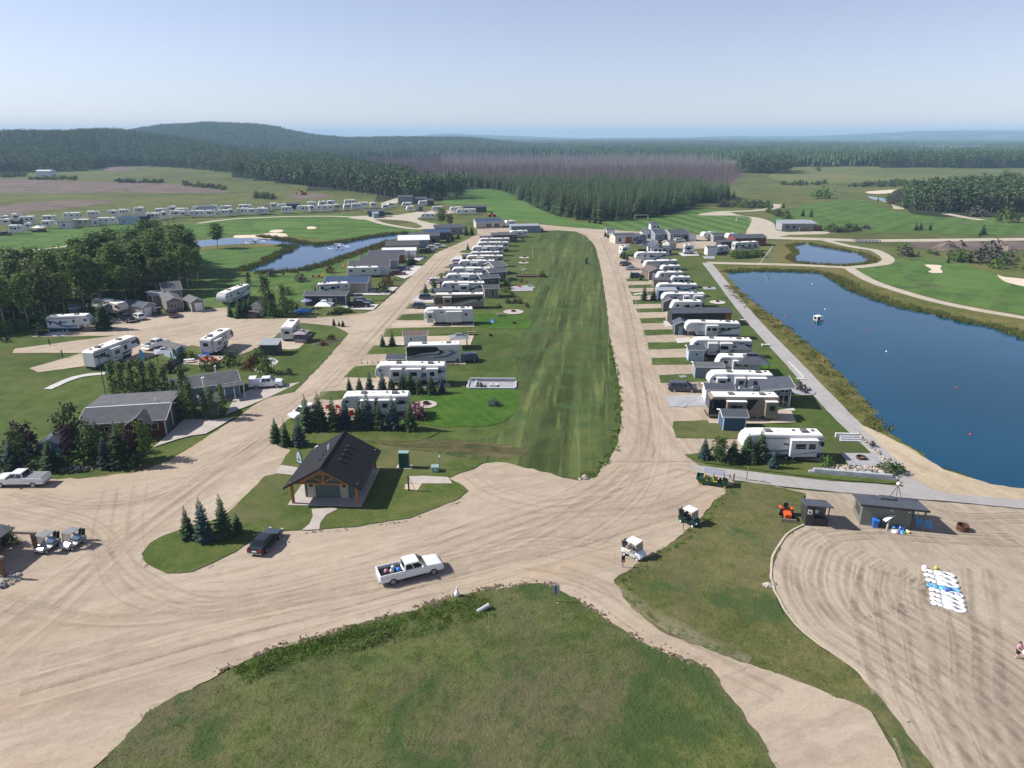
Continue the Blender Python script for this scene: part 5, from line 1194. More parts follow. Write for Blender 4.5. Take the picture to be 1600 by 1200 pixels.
 # ------------------------------------------------------------------ washroom pavilion on the island lawn
def pavilion():
 A,rz,L=place((457,789),(560,791));o=empty('washroom_pavilion',A,rz,'timber-fronted washroom building with black gable roof on the lawn island','washroom')
 W,D,h,p,oh=L,9.9,2.82,.58,.62
 MB().box(-.45,W+.45,-.35,D+.3,0,.2).build('slab',M['concrete']if 'concrete' in M else m_conc,o)
 for x in(.12,W-.12):
  for y in(.12,D-.12):
   q=MB().box(x-.15,x+.15,y-.15,y+.15,.2,h).build('post',M['cedar_timber'],o,bevel=.015)
 w=MB().box(1.1,W-1.0,1.7,D-1.2,.2,h+.1).prism_y([(1.1,h+.1),(W-1.0,h+.1),(W/2,h+.1+(W/2-1.1)*p)],1.75,1.9).build('wall',M['green_siding'],o)
 for x0 in(1.45,W-2.55):
  d=MB().box(x0,x0+1.0,1.62,1.72,.2,2.3).build('door',M['door_tan'],o)
  MB().box(x0+.27,x0+.73,1.60,1.63,1.65,2.1).build('sign',M['dark_cloth'],d);MB().box(x0+.82,x0+.92,1.57,1.62,1.2,1.3).build('handle',M['steel_post'],d)
  MB().box(x0-.08,x0,1.6,1.7,.2,2.38).box(x0+1.0,x0+1.08,1.6,1.7,.2,2.38).box(x0-.08,x0+1.08,1.6,1.7,2.3,2.38).build('door_frame',M['olive_siding'],o)
 for y in(.0,D-.24):
  MB().box(-.1,W+.1,y,y+.24,h,h+.16).build('tie_beam',M['cedar_timber'],o)
 zr=h+.05+W/2*p
 for s in(0,1):
  f=lambda x:W-x if s else x
  q=[(f(-.3),h+.0),(f(1.55),h+.16),(f(2.95),h+1.0),(f(W/2),h+1.42),(f(W/2),zr),]
  n=9
  for k in range(n):
   z0,z1=h+.16+(zr-h-.16)*k/n,h+.16+(zr-h-.16)*(k+1)/n-.012
   outer=lambda z:max(-.3,(z-h)/p-.05)
   inner=lambda z:(1.55+(z-h-.16)/.84*1.4)if z<h+1.0 else(2.95+(z-h-1.0)/.42*(W/2-2.95)if z<h+1.42 else W/2)
   x0a,x0b,x1a,x1b=outer(z0),outer(z1),min(W/2-.005,inner(z0)),min(W/2-.005,inner(z1))
   if x1a<=x0a:continue
   pp=[(f(x0a),z0),(f(x1a),z0),(f(max(x1b,x0b)),z1),(f(x0b),z1)]
   MB().prism_y(pp if not s else pp[::-1],.06+.004*(k%2),.12).build('gable_board',M['cedar_timber'],o)
  MB().tube((W/2,.1,h+.2),(f(2.75),.1,h+.98),.085,n=4).build('brace',M['cedar_timber'],o)
 MB().box(W/2-.1,W/2+.1,.0,.2,h+.16,h+1.5).build('king_post',M['cedar_timber'],o)
 for s in(0,1):
  f=(lambda x:W-x)if s else(lambda x:x)
  n=30;xs0=-oh;xs1=W/2;pr_=[]
  for k in range(n):
   xa,xb=xs0+(xs1-xs0)*k/n,xs0+(xs1-xs0)*(k+1)/n
   pr_+=[(f(xa),h+.12+xa*p+.035),(f(xb),h+.12+xb*p+.003)]
  pr_+=[(f(W/2),h-.02+W/2*p),(f(-oh),h-.02-oh*p)]
  MB().prism_y(pr_[::-1]if not s else pr_,-.55,D+.55).build('roof_slope',M['black_shingles'],o)
  q=[(f(-oh-.03),h-.10-oh*p),(f(W/2),h-.10+W/2*p),(f(W/2),h+.17+W/2*p),(f(-oh-.03),h+.17-oh*p)]
  MB().prism_y(q if not s else q[::-1],-.60,-.552).build('barge_board',M['trim_black'],o)
  MB().box(*(sorted((f(-oh-.06),f(-oh-.005)))),-.55,D+.55,h-.06-oh*p,h+.12-oh*p).build('gutter',M['trim_black'],o)
 MB().prism_y([(W/2-.2,h+.09+W/2*p),(W/2,h+.1+W/2*p),(W/2+.2,h+.09+W/2*p),(W/2,h+.24+W/2*p)],-.56,D+.56).build('ridge_cap',M['black_shingles'],o)
 for k in range(4):
  y=3.2+k*1.35;x=W/2+1.25;MB().box(x-.2,x+.2,y-.22,y+.22,h+.1+(W-x)*p-.06,h+.1+(W-x)*p+.16).build('roof_vent',M['trim_black'],o)
 for k in range(3):
  x=W/2-1.0;y=3.0+k*1.3;MB().box(x-.2,x+.2,y-.2,y+.2,h+.05+x*p,h+.25+x*p).build('roof_vent',M['trim_black'],o)
 for y in(5.2,5.7):MB().tube((W/2-.75,y,h+.1+(W/2-.75)*p),(W/2-.75,y,h+.85+(W/2-.75)*p),.06,n=7).build('vent_pipe',M['plastic_white'],o)
pavilion()
o=empty('transformer_cabinet',G(632,731),R(-2),'tall dark green utility cabinet on a concrete pad beside the pavilion','cabinet')
MB().box(-1.05,1.05,-.6,.6,0,.16).build('pad',m_conc,o);MB().box(-.66,.66,-.4,.4,.16,2.25).build('body',M['utility_green'],o,bevel=.02);MB().box(-.70,.70,-.44,.44,2.25,2.38).build('lid',M['utility_pale_green'],o,bevel=.02)
o=empty('utility_box',G(680,737),R(4),'small pale green utility box on the grass right of the tall cabinet','utility box')
MB().box(-.48,.48,-.45,.45,0,.78).build('body',M['utility_pale_green'],o,bevel=.02);MB().box(-.51,.51,-.48,.48,.78,.86).build('lid',M['utility_pale_green'],o);MB().box(-.12,.12,-.47,-.45,.35,.6).build('label_plate',M['lamp_clear'],o)
post((687,734),1.9,'thin post with white cap behind the small utility box','marker_post','post',head=((-.1,.1,-.1,.1,1.8,2.02),'plastic_white','cap'))
o=empty('hose_post',G(639,768),0,'brown timber post with a pale hose hanging beside the gravel pad','water post')
MB().box(-.09,.09,-.09,.09,0,2.25).build('pole',M['brown_timber'],o);hp=MB();pv_=[(.1,0,2.0),(.35,-.05,1.3),(.75,-.15,.5),(1.05,-.3,.06),(.8,-.6,.04),(.2,-.7,.04),(.05,-.4,.04)]
for q,r_ in zip(pv_,pv_[1:]):hp.tube(q,r_,.035,n=5)
hp.build('hose',M['cream_seat'],o)
o=empty('surfboard_sign',G(469,727),R(-38),'upright board sign with pointed top and pale blue face left of the pavilion','sign')
q=[(-.55,.25),(.55,.25),(.62,.9),(.5,1.5),(.25,2.0),(0,2.25),(-.25,2.0),(-.5,1.5),(-.62,.9)]
MB().prism_y(q,-.06,.06).build('board',M['dark_graphic'],o);MB().prism_y([(x*.86,.18+z*.88)for x,z in q],-.075,-.06).build('face',M['sky_siding'],o)
MB().box(-.3,.3,-.085,-.074,.75,1.0).box(-.2,.25,-.085,-.074,1.2,1.3).box(-.12,.15,-.085,-.074,1.5,1.62).build('map_print',M['dark_graphic'],o);MB().box(-.08,.08,.05,.15,0,.8).build('stand',M['steel_post'],o)
o=empty('propane_tank',G(493,715),R(80),'white propane tank just visible behind the left slope of the pavilion roof','propane tank')
MB().tube((-1.3,0,.85),(1.3,0,.85),.5,n=14).build('tank',M['plastic_white'],o,bevel=.12,seg=2);MB().box(-.9,-.7,-.4,.4,0,.45).box(.7,.9,-.4,.4,0,.45).build('saddle',M['concrete_block'],o)
# ------------------------------------------------------------------ vehicles on the forecourt
w1=pickup((641,899),(701,884),'white crew cab pickup with loaded open bed driving across the forecourt',L=6.5)
for k,(x,y,mt,s)in enumerate(((-1.6,.3,'silver_paint',.30),(-1.9,-.2,'silver_paint',.26),(-1.2,-.25,'blue_plastic',.28),(-1.35,.35,'brown_timber',.24),(-2.4,.1,'pink_cloth',.22))):
 b_=empty('packed_bag',w1.matrix_world@Vector((0,0,0)),0,('silver bag nearest the cab side in the bed of the driving white pickup','second silver bag in the open bed of the driving white pickup','blue tub behind the cab in the bed of the driving pickup','brown bundle behind the cab in the bed of the driving pickup','small pinkish bag near the tailgate in the bed of the driving pickup')[k],'luggage')
 ca,sa=math.cos(w1.rotation_euler.z),math.sin(w1.rotation_euler.z);b_.location=(w1.location.x+ca*x-sa*y,w1.location.y+sa*x+ca*y,1.0);b_.rotation_euler.z=w1.rotation_euler.z+k
 MB().lathe([(s*.8,0),(s,s*.5),(s*.85,s*1.3),(s*.3,s*1.6)],9).build('sack',M[mt],b_,smooth=True);MB().tube((-.05,0,s*1.55),(.05,0,s*1.75),.05,n=5).build('knot',M[mt],b_)
pickup((36,757),(-40,757.5),'white pickup with grey bed cover parked beside the trees at the left edge',L=6.4,cover='canvas_grey')
car((416,852),(431,836),'black sedan parked against the lawn island, seen from behind','black_paint','sedan')
golf_cart((76,858),(63,866),'silver golf cart with grey roof, the left one of the pair','silver_paint','canvas_grey','blue_graphic')
golf_cart((116,853),(103,861),'silver golf cart with grey roof, the right one of the pair','silver_paint','canvas_grey','blue_graphic')
golf_cart((990,869),(1003,875),'cream golf cart with white roof parked where the gravel lane begins','white_paint','canvas_white','cream_seat')
golf_cart((1077,818),(1090,824),'dark green golf cart with white roof at the edge of the grass slope','dark_green_paint','canvas_white','dark_cloth')
golf_cart((1114,757),(1135,760),'green four-seat utility cart with cargo bed and grey roof by the asphalt path','green_paint','silver_paint','yellow_paint',rows=2,bed='dark_green_paint',bags=False,rim_yellow=True)
golf_cart((-6,858),(-20,868),'golf cart half cut off by the left edge, under the timber shelter','bluegrey_paint','canvas_white','dark_cloth')
o=empty('timber_shelter',G(8,904),R(-4),'open brown timber shelter cut off by the left edge of the photo','shelter')
for x in(0,-4.2,-8.4):
 for y in(0,4.6):MB().box(x-.16,x+.16,y-.16,y+.16,0,2.35).build('post',M['brown_timber'],o)
for y in(0,4.6):MB().box(-8.8,.4,y-.12,y+.12,2.35,2.6).build('beam',M['weathered_timber'],o)
MB().prism_y([(-9.0,2.61),(-2.3,2.61),(-2.3,2.72),(-5.2,3.3),(-9.0,2.72)],.3,5.2).build('roof',M['charcoal_shingles'],o)
rnd_tree((13,851),28,'green','thin dark young tree standing by the left edge beside the shelter shade')
shrub((23,850),.9,'dark','small dark bush right of the thin young tree at the left edge')
pts=[(G(a,b).x,G(a,b).y,.05,rng.uniform(.6,1.6),rng.uniform(.6,1.4),rng.randrange(4))for a,b in[(rng.uniform(0,32),rng.uniform(897,910))for _ in range(70)]]
cloud('shelter_rocks',pts,ROCK)
o=empty('boulder',G(6,917),.4,'single grey boulder on the gravel near the timber shelter','boulder');link('stone',pebble(77,m_rock2,.5),o);link('stone',pebble(78,m_rock,.3),o,(.55,.1,0))
sp_at(295,842,52,'dark dense spruce, left one of the clump on the lawn island');sp_at(320,845,70,'bluish spruce with open branches in the middle of the island clump',True)
sp_at(351,840,70,'tall spruce, third in the clump on the lawn island');sp_at(372,833,33,'small spruce at the right end of the island clump')
for px,py,h_,bl,t_ in((432,692,40,0,'thin spruce at the left tip of the lawn corner by the road'),(447,697,42,0,'second spruce from the road on the lawn corner above the pavilion'),(468,697,46,1,'pale bluish spruce on the lawn corner above the pavilion'),
(480,672,56,0,'tall spruce at the road end of the long row in front of the trailer'),(500,671,60,0,'tallest spruce near the road end of the long row'),(522,672,55,0,'third spruce from the road in the long row'),(540,670,48,1,'bluish spruce before the nose of the trailer in the long row'),
(561,670,52,0,'broad dark spruce before the trailer door, middle of the long row'),(575,669,58,1,'blue spruce hiding the trailer middle in the long row'),(593,672,50,0,'spruce before the slide-out in the long row'),(614,670,54,1,'bluish spruce before the rear of the trailer in the long row'),(641,672,55,0,'last dark spruce at the lawn end of the long row'),
(546,611,24,0,'short spruce at the road end of the rear hedge row'),(562,612,25,0,'second short spruce from the road in the rear hedge row'),(578,612,34,1,'taller bluish spruce in the rear hedge row'),(598,613,36,1,'bluish spruce before the second trailer nose in the rear hedge row'),
(612,614,26,0,'low spruce before the slide-out in the rear hedge row'),(628,614,30,0,'fifth dark spruce of the rear hedge row'),(641,613,36,0,'spruce with a tall tip in the rear hedge row'),(655,615,28,0,'low dark spruce in the rear hedge row near the lawn'),(674,616,31,0,'spruce second from the lawn end of the rear hedge row'),(690,614,30,1,'bluish spruce at the lawn end of the rear hedge row')):
 sp_at(px,py,h_,t_,bool(bl),'spruces of the two hedge rows' if px>475 else None,.95)
for px,py,h_,t_ in((598,542,20,'small spruce left of the open gravel site, nearer the road'),(613,541,24,'small spruce right of its twin on the lawn strip'),(665,463,22,'spruce beside the parked blue cars, nearer the road'),(679,458,26,'spruce beside the parked blue cars, further from the road'),(677,447,14,'small spruce before the white car between the trailers'),(690,444,18,'spruce beside the white car between the trailers'),(731,391,12,'lone small spruce at the road edge among far driveways')):
 sp_at(px,py,h_,t_)
for px,py,h_,t_ in((360,495,26,'leftmost spruce of the clump by the white barn shed'),(374,497,33,'spruce in the clump left of the white barn shed, front'),(385,496,32,'spruce in the clump nearest the white barn shed'),(391,488,26,'rear spruce of the clump by the white barn shed'),
(522,509,13,'leftmost little spruce at the lawn tip by the road fork'),(530,510,11,'middle little spruce at the lawn tip by the road fork'),(536,511,12,'rightmost little spruce at the lawn tip by the road fork'),(163,515,50,'bushy dark spruce at the nose of the white trailer near the grove')):
 sp_at(px,py,h_,t_,False,None,1.25 if px==163 else 1.0)
 # ------------------------------------------------------------------ the middle row of trailers, nearest first
rv((534,654),(641,652),'5','L','white fifth wheel half hidden by the long row of spruces','w',slide=[(3.2,5.3,[(3.8,4.8)]),(6.0,8.6,[(6.6,8.0)])])
rv((587,603),(697,602),'5','L','white trailer with two slide-outs behind the rear hedge row','w',slide=[(2.9,4.8,[(3.3,4.4)]),(5.6,8.2,[(6.4,7.5)]),(9.2,11.2,[(9.8,10.6)])])
def swoosh(o,L,cols,H=3.7):
 for k,(m_,pts)in enumerate(cols):
  MB().prism_y([(L*u,.45+(H-.6)*v)for u,v in pts][::-1],-.012-.002*k,.02).build('swoosh',M[m_],o)
m3=rv((636,569),(720,567),'m','L','motorhome with black front and silver wave graphics towing a small jeep','p',Hh=3.75,swoosh=False,wins=[(1.6,2.4,2.1,2.8),(6.4,7.0,2.2,2.7)])
swoosh(m3,place((636,569),(720,567))[2],[('black_gelcoat',[(.0,.35),(.12,.40),(.30,.55),(.52,.60),(.62,.72),(.56,.96),(.0,.98)]),('silver_gelcoat',[(.0,.12),(.5,.06),(.98,.10),(.98,.70),(.85,.80),(.62,.74),(.5,.58),(.28,.52),(.12,.36),(.0,.30)]),('dark_graphic',[(.10,.26),(.4,.42),(.62,.42),(.70,.56),(.66,.70),(.62,.66),(.62,.56),(.55,.48),(.36,.48),(.12,.34)]),('blue_graphic',[(.5,.20),(.75,.26),(.92,.50),(.86,.66),(.78,.70),(.84,.54),(.72,.36),(.5,.28)])])
car((729,564),(715,565),'small grey jeep hitched close behind the black and silver motorhome','bluegrey_paint','suv')
rv((663,509),(740,507),'5','L','tall white fifth wheel with a big blank slide-out and dark upper windows','p',Hh=3.9,slide=[(.7,2.2,[(1.1,1.8)]),(5.2,8.9,[])],wins=[(1.1,1.8,2.9,3.25),(3.9,4.5,2.95,3.3),(9.6,10.2,2.2,2.8)])
m5=rv((678,483),(756,482),'m','L','brown and silver motorhome with dark glossy flank beside blue cars','t',slide=[(2.4,4.6,[(3.0,4.2)])],swoosh=False)
swoosh(m5,place((678,483),(756,482))[2],[('black_gelcoat',[(.02,.3),(.3,.3),(.7,.62),(.98,.7),(.98,.9),(.6,.82),(.3,.8),(.02,.8)]),('silver_gelcoat',[(.2,.1),(.55,.16),(.8,.46),(.98,.52),(.98,.62),(.74,.56),(.5,.3),(.2,.24)])])
rv((690,463),(758,462),'5','L','white fifth wheel attached to a glass-door garden room','wd',slide=[(5,7.6,[(5.6,7)])])
cabin((757,466),(779,465),3.5,2.7,'grey garden room with white glass doors at the rear of a trailer',roof='gx',p=.35,wall='taupe_siding',near=[(.5,1.0,.3,2.2),(1.9,2.7,.1,2.3)],cat='garden room',name='garden_room')
rv((697,448),(755,447),'5','L','white fifth wheel with blue swoosh beside the dark sunroom','wb',slide=[(4.6,7.0,[(5.2,6.4)])])
cabin((752,450),(780,448),4.0,2.8,'dark sunroom cabin with rows of small white windows behind a trailer',roof='gx',p=.3,wall='navy_siding',near=[(.5,1.3,.8,2.0),(1.8,2.6,.8,2.0),(3.1,3.9,.8,2.0)],cat='sunroom',name='sunroom')
rv((706,437),(767,436),'5','L','long white fifth wheel with a rounded nose before the dark addition','w',slide=[(4.4,6.8,[(5,6.2)])])
cabin((765,440),(791,438),5.0,2.8,'dark grey addition with tall windows reaching towards the meadow',roof='gx',p=.28,wall='charcoal_siding',near=[(2.6,3.3,.4,2.2),(3.7,4.4,.4,2.2)],cat='addition',name='cabin_addition')
rv((717,426),(774,425),'5','L','white fifth wheel with blue slide panel under a brown addition roof','wd',slide=[(3.8,6.4,[(4.4,5.8)])])
cabin((772,430),(791,428),6,2.7,'grey shingled addition roof on the meadow side of a trailer',roof='gx',p=.35,wall='taupe_siding',roofm='grey_shingles',cat='addition',name='cabin_addition')
rv((729,418),(787,417),'5','L','tall cream fifth wheel with a rounded white roofline','c',Hh=3.9,slide=[(3.4,6,[])])
rv((734,409),(781,408),'t','L','low trailer half covered by a dark awning roof in the middle row','s')
rv((738,401),(787,400),'5','L','white fifth wheel with small dark windows, sixth from the far end','w',slide=[(3.5,5.5,[(4,5)])])
rv((746,394),(795,393),'5','L','long white fifth wheel with a humped roof, fifth from the far end','wt')
rv((749,386),(797,385),'t','L','low tan trailer with brown trim, fourth from the far end','c')
cabin((770,379),(808,378),5,2.9,'dark park cabin with white-framed windows near the far end',roof='mono',p=.08,wall='charcoal_siding',near=[(4.2,6.6,1.2,2.3),(8.4,10.6,1.2,2.3)],simple=True)
rv((797,372),(825,371),'t','L','white trailer with a rounded nose, second from the far end','w',simple=True)
cabin((799,364),(844,363),6,3.0,'pale blue-grey park home at the far end of the middle row',roof='mono',p=.04,wall='bluegrey_siding',roofm='grey_metal_roof',near=[(2,3,1,2),(6,7.2,1,2),(10,11,1,2)],simple=True)
rv((790,356),(806,355),'t','L','white camper beside the pale blue-grey park home','w',simple=True)
cabin((744,357),(785,356),8,3.0,'bungalow with blue metal roof at the head of the left road',roof='gx',p=.3,wall='cream_siding',roofm='blue_metal_roof',near=[(5,7.4,.3,2.2),(9,11.4,.3,2.2)],cat='bungalow',name='bungalow')
for a_,b_,t_ in(((697,440),(735,439),'dark sloping awning roof before the white trailer with rounded nose'),((705,428),(728,427),'dark shed roof at the road side beside the blue slide panel trailer'),((688,452),(718,451),'dark carport roof between two white fifth wheels'),((680,468),(706,467),'dark lean-to roof beside the brown motorhome'),((724,411),(750,410),'low dark lean-to at the road end of the awning trailer'),((753,380),(772,379),'low dark shed attached to the park cabin')):
 cabin(a_,b_,2.6,2.1,t_,roof='mono',p=.16,wall='charcoal_siding',roofm='slate_roof',corner=False,cat='shed',name='lean_to_shed',simple=True)
cabin((632,541),(667,540),3.0,2.3,'small white shed with rusty brown roof on the open gravel site',roof='gx',p=.4,wall='white_siding',roofm='brown_shingles',near=[(1.2,1.7,1.1,1.8)],cat='shed',name='garden_shed')
cabin((606,578),(632,578),2.6,2.2,'small navy shed with one white window beside the black-nosed motorhome',roof='gx',p=.4,wall='navy_siding',roofm='slate_roof',near=[(1.3,1.9,.5,1.1)],cat='shed',name='garden_shed')
gazebo((705,547),(731,546),3.2,2.4,'grey canopy gazebo on black posts beside the open gravel site','canvas_grey')
picnic((736,523),R(3),'picnic table on grass between the tall fifth wheel and the gazebo');picnic((781,494),R(5),'picnic table beside the round fire pit patio')
disc_pad((802,488),2.6);fire_pit((802,487.5),'rusty fire ring in the middle of the round patio by the meadow');fire_pit((803,506),'dark fire pit on the bright lawn below the round patio',.9);fire_pit((766,525),'small dark fire pit beside the picnic table on rough grass',.8)
disc_pad((819,403),1.9);fire_pit((819,402.5),'small fire ring on the farther of two pale round patios');disc_pad((818,411),1.9);fire_pit((818,410.5),'small fire ring on the nearer of two pale round patios')
o=empty('toy_tent',G(768,504),0,'bright blue and white collapsed pop-up tent on the lush lawn','tent')
MB().add([(-1.0,0,0),(.3,-.5,0),(1.1,.1,0),(-.2,.6,0),(-.1,.05,.55),(.55,.1,1.0)],[(3,2,1,0),(0,1,4),(1,2,5,4),(2,3,5),(3,0,4,5)]).build('canopy',M['canvas_blue'],o);MB().add([(.35,-.25,.62),(.75,-.15,.5),(.95,0,.25),(.5,-.45,.2)],[(0,3,2,1)]).box(.2,.5,-.55,-.3,0,.25).build('flap',M['canvas_white'],o)
o=empty('block_patio',G(731,607),R(-1.5),'grey patio edged by low block walls on the lush lawn','patio')
Lp=(G(805,609)-G(731,607)).length;Dp=3.6
MB().box(0,Lp,0,Dp,0,.12).build('floor',m_paver,o)
def wall_blocks(o,x0,y0,x1,y1,h,w=.3,bl=.62,rows=2,mt='concrete_block',cap=True):
 d=Vector((x1-x0,y1-y0,0));L_=d.length;n=max(1,int(L_/bl));a_=math.atan2(d.y,d.x);hh=(h-(.07 if cap else 0))/rows
 me_=MB().box(0.006,L_/n-.006,-w/2,w/2,0,hh-.012).mesh('block',M[mt],bevel=.02)
 for r_ in range(rows):
  for k in range(n):
   off=.5*(r_%2);
   if k+off+1>n+.01:continue
   q=Vector((x0,y0,0))+d*((k+off)/n);link('block',me_,o,(q.x,q.y,r_*hh+rng.uniform(0,.006)),a_+rng.uniform(-.015,.015))
 if cap:
  c_=MB().box(0,L_,-w/2-.04,w/2+.04,h-.07,h).mesh('coping',M['concrete_block']);link('coping',c_,o,(x0,y0,0),a_)
wall_blocks(o,0,-.2,Lp-.1,-.2,.3);wall_blocks(o,0,Dp+.2,Lp,Dp+.2,.7);wall_blocks(o,-.1,0,-.1,Dp,.3);wall_blocks(o,Lp,.1,Lp,Dp,.28);wall_blocks(o,1.25,.2,1.25,Dp*.9,.4)
o2=empty('stone_fire_box',G(771,604),R(-2),'square white-edged fire box in the middle of the block patio','fire pit');MB().box(-.65,.65,-.5,-.28,.12,.5).box(-.65,.65,.28,.5,.12,.5).box(-.65,-.43,-.28,.28,.12,.5).box(.43,.65,-.28,.28,.12,.5).build('edge',M['plastic_white'],o2);MB().box(-.43,.43,-.28,.28,.12,.2).build('ash_bed',M['rack_black'],o2)
shrub((751,606),.9,'blue','grey-blue shrub in the left bed of the block patio');shrub((758,607),.6,'rust','rust-coloured low shrub in the left bed of the block patio')
shrub((772,634),1.1,'blue','dark clump of spiky leaves alone on the lush lawn',None,1.3)
for px,h_,k_,t_ in(((651,652),2.3,'pink','pink flowering bush at the rear corner of the front trailer'),((658,656),1.6,'purple','purple-leaved bush beside the pink flowering one')):shrub(px,h_,k_,t_)
disc_pad((666,633),1.8);fire_pit((666,632.5),'rusty fire ring on the little patio behind the front trailer')
for px,rz_,t_ in(((513,640),.3,'red garden chair by the spruces, left of four'),((531,640),-.4,'red garden chair beside the trailer nose, upper right of four'),((529,653),2.6,'red garden chair in front of the trailer nose, lower middle of four'),((550,653),3.4,'red garden chair lowest right among the spruces')):chair(px,rz_,t_,'red_plastic','red chairs behind the long spruce row')
car((474,650),(456,657),'white car nose visible at the road end of the long spruce row','white_paint','suv')
SAP=iter(range(11))
for px,hh,t_ in(((565,569),9,0),((574,569),9,0),((582,569),9,0),((591,569),13,0),((599,569),8,0),((656,572),10,0),((664,572),10,0),((671,573),10,0),((700,571),11,0),((707,571),11,0),((715,571),10,0)):
 p_=G(*px);tree('sapling',SPR_MID[rng.randrange(4)],T_SPR,p_,max(1.2,HZ(px[0],px[1]-hh,p_.y)),10,'thin sapling, %s, in the row %s the black-nosed motorhome'%(('first from the road','second from the road','third from the road','fourth from the road','fifth from the road','first','second','third','fourth','fifth','sixth')[SAP.__next__()],'left of' if px[0]<610 else 'along the flank of'),'sapling','saplings along the motorhome site',.55)
car((659,482),(688,481.5),'blue-grey suv parked lower of two beside the brown motorhome','bluegrey_paint');car((668,468),(698,467.5),'blue suv parked on white concrete above the other blue suv','bluegrey_paint')
car((716,412),(735,411.7),'white suv parked before the tall cream fifth wheel','white_paint');car((681,443),(700,442),'white suv half hidden by small spruces between trailers','white_paint')
for k,(px,m_,t_)in enumerate((((812,449),'red_plastic','red garden chair in the stone terrace by the meadow'),((817,423),'canvas_white','left white garden chair above the timber bed'),((822,423),'canvas_white','right white garden chair above the timber bed'),((827,449),'canvas_grey','grey garden chair on the stone terrace'),((833,452),'canvas_white','white garden chair on the stone terrace corner'))):chair(px,rng.uniform(0,6),t_,m_)
sheet('stone_terrace',[(795,448),(830,446),(833,455),(800,456)],Z4,m_paver,smooth=False,jit=.1)
o=empty('raised_bed',G(806,433),R(-3),'long raised timber garden bed running towards the meadow','raised bed');MB().box(0,9.5,0,.25,0,.5).box(0,9.5,2.2,2.45,0,.5).box(0,.25,.25,2.2,0,.5).box(9.25,9.5,.25,2.2,0,.5).build('timber_edge',M['brown_timber'],o);MB().box(.25,9.25,.25,2.2,0,.38).build('soil',m_soil,o)
for px,h_,k_,t_ in(((847,433),1.8,'dark','dark bush at the meadow end of the raised timber bed'),((794,474),1.2,'purple','left one of three round purple bushes in a line'),((804,474),1.2,'purple','middle one of three round purple bushes in a line'),((812,474),1.2,'purple','right one of three round purple bushes in a line'),((823,480),1.1,'olive','dark ragged bush right of the three purple bushes'),((788,456),1.5,'lime','pale yellow-green bush beside the garden room terrace'),((800,464),1.4,'green','green bush below the stone terrace'),((793,446),2.0,'dark','dark green bush beside the dark sunroom'),((796,452),1.2,'rust','rust-red bush on the stone terrace'),((815,441),1.0,'rust','rusty bush by the flower bed under the raised bed'),((822,442),.9,'pink','pink-flowering patch by the flower bed'),((780,481),1.0,'green','small green bush in the grass left of the purple bushes'),((808,369),2.0,'dark','dark bush at the rear of the rounded-nose trailer'),((838,361),2.2,'dark','dark round bush at the end of the pale blue-grey park home'),((846,362),1.8,'dark','second dark bush by the gravel road bend'),((816,374),1.2,'rust','rusty bush in a bed at the far end of the row')):shrub(px,h_,k_,t_)
o=empty('site_pedestal',G(916,413),0,'dark green pedestal with white box standing alone in the meadow','pedestal');MB().box(-.35,.35,-.25,.25,0,2.4).build('cabinet',M['utility_green'],o);MB().box(.5,1.2,-.3,.3,0,.9).build('box',M['utility_pale_green'],o)
for px,t_ in(((832,404),'thin white flagpole at the meadow edge'),):post(px,4.0,t_,'flagpole','flagpole','plastic_white',.05)
# ------------------------------------------------------------------ right row between the road and the pond walk, nearest first
rv((1158,719),(1283,719.5),'5','L','white fifth wheel with grey swoosh and open slide-out at the row front','w',slide=[(6.3,9.9,[(6.9,8.3),(8.7,9.6)])],door=None,wins=[(10.6,11.05,2.1,2.75),(.9,1.3,2.55,2.85)])
cabin((1129,674),(1164,674.5),2.9,2.45,'blue shed with white left wall in front of the dark motorhome',roof='gx',p=.35,wall='blue_siding',roofm='slate_roof',cat='shed',name='garden_shed')
m3=rv((1106,655),(1214,656),'m','L','dark brown and black motorhome with white roof beside the blue shed','t',slide=[(2.6,5.6,[(3.2,5.0)]),(8.6,10.4,[(9.2,10.0)])],swoosh=False)
swoosh(m3,place((1106,655),(1214,656))[2],[('black_gelcoat',[(.0,.12),(.36,.10),(.6,.4),(.7,.96),(.0,.96)]),('tan_graphic',[(.56,.3),(.76,.42),(.98,.44),(.98,.4),(.76,.36),(.56,.24)])],3.6)
cabin((1102,629),(1144,630),2.9,2.4,'white shed with dark shingle roof behind the dark motorhome',roof='gx',p=.35,wall='white_siding',roofm='slate_roof',near=[(1.1,2.0,.9,1.7)],cat='shed',name='garden_shed')
for k in range(2):
 a_,b_=((1145,622),(1153,621))if k==0 else((1154,622),(1174,621));A_,rz_,L_=place(a_,b_);o=empty('vinyl_fence',A_,rz_,('short white vinyl fence panel against the white shed','long white vinyl fence panel with end posts beside the white shed')[k],'fence')
 MB().box(.05,L_-.05,-.03,.03,.08,1.75).build('panel',M['vinyl_white'],o)
 for x in(0,L_):MB().box(x-.08,x+.08,-.08,.08,0,1.95).build('post',M['vinyl_white'],o)
rv((1106,615),(1206,616),'5','L','white trailer with three slide-outs between the white shed and blue cabin','p',Hh=3.6,slide=[(1.2,2.9,[(1.7,2.6)]),(4.3,6.0,[(4.9,5.7)]),(6.5,9.6,[(7.4,8.0)])])
cabin((1192,634),(1233,636.5),5.2,2.75,'blue glass-fronted cabin with one slanted dark roof towards the pond',roof='monox',p=.17,wall='blue_siding',roofm='slate_roof',oh=.55,near=[(.6,2.0,2.35,2.85),(2.4,3.8,2.45,3.05),(2.3,3.9,.2,2.15)],left=[(.6,1.6,.5,2.2),(2.0,3.0,.5,2.2),(3.4,4.4,.5,2.2)])
sheet('deck_slab',[(1230,640),(1240,639),(1243,643),(1212,643)],Z5,m_concw,smooth=False,jit=0)
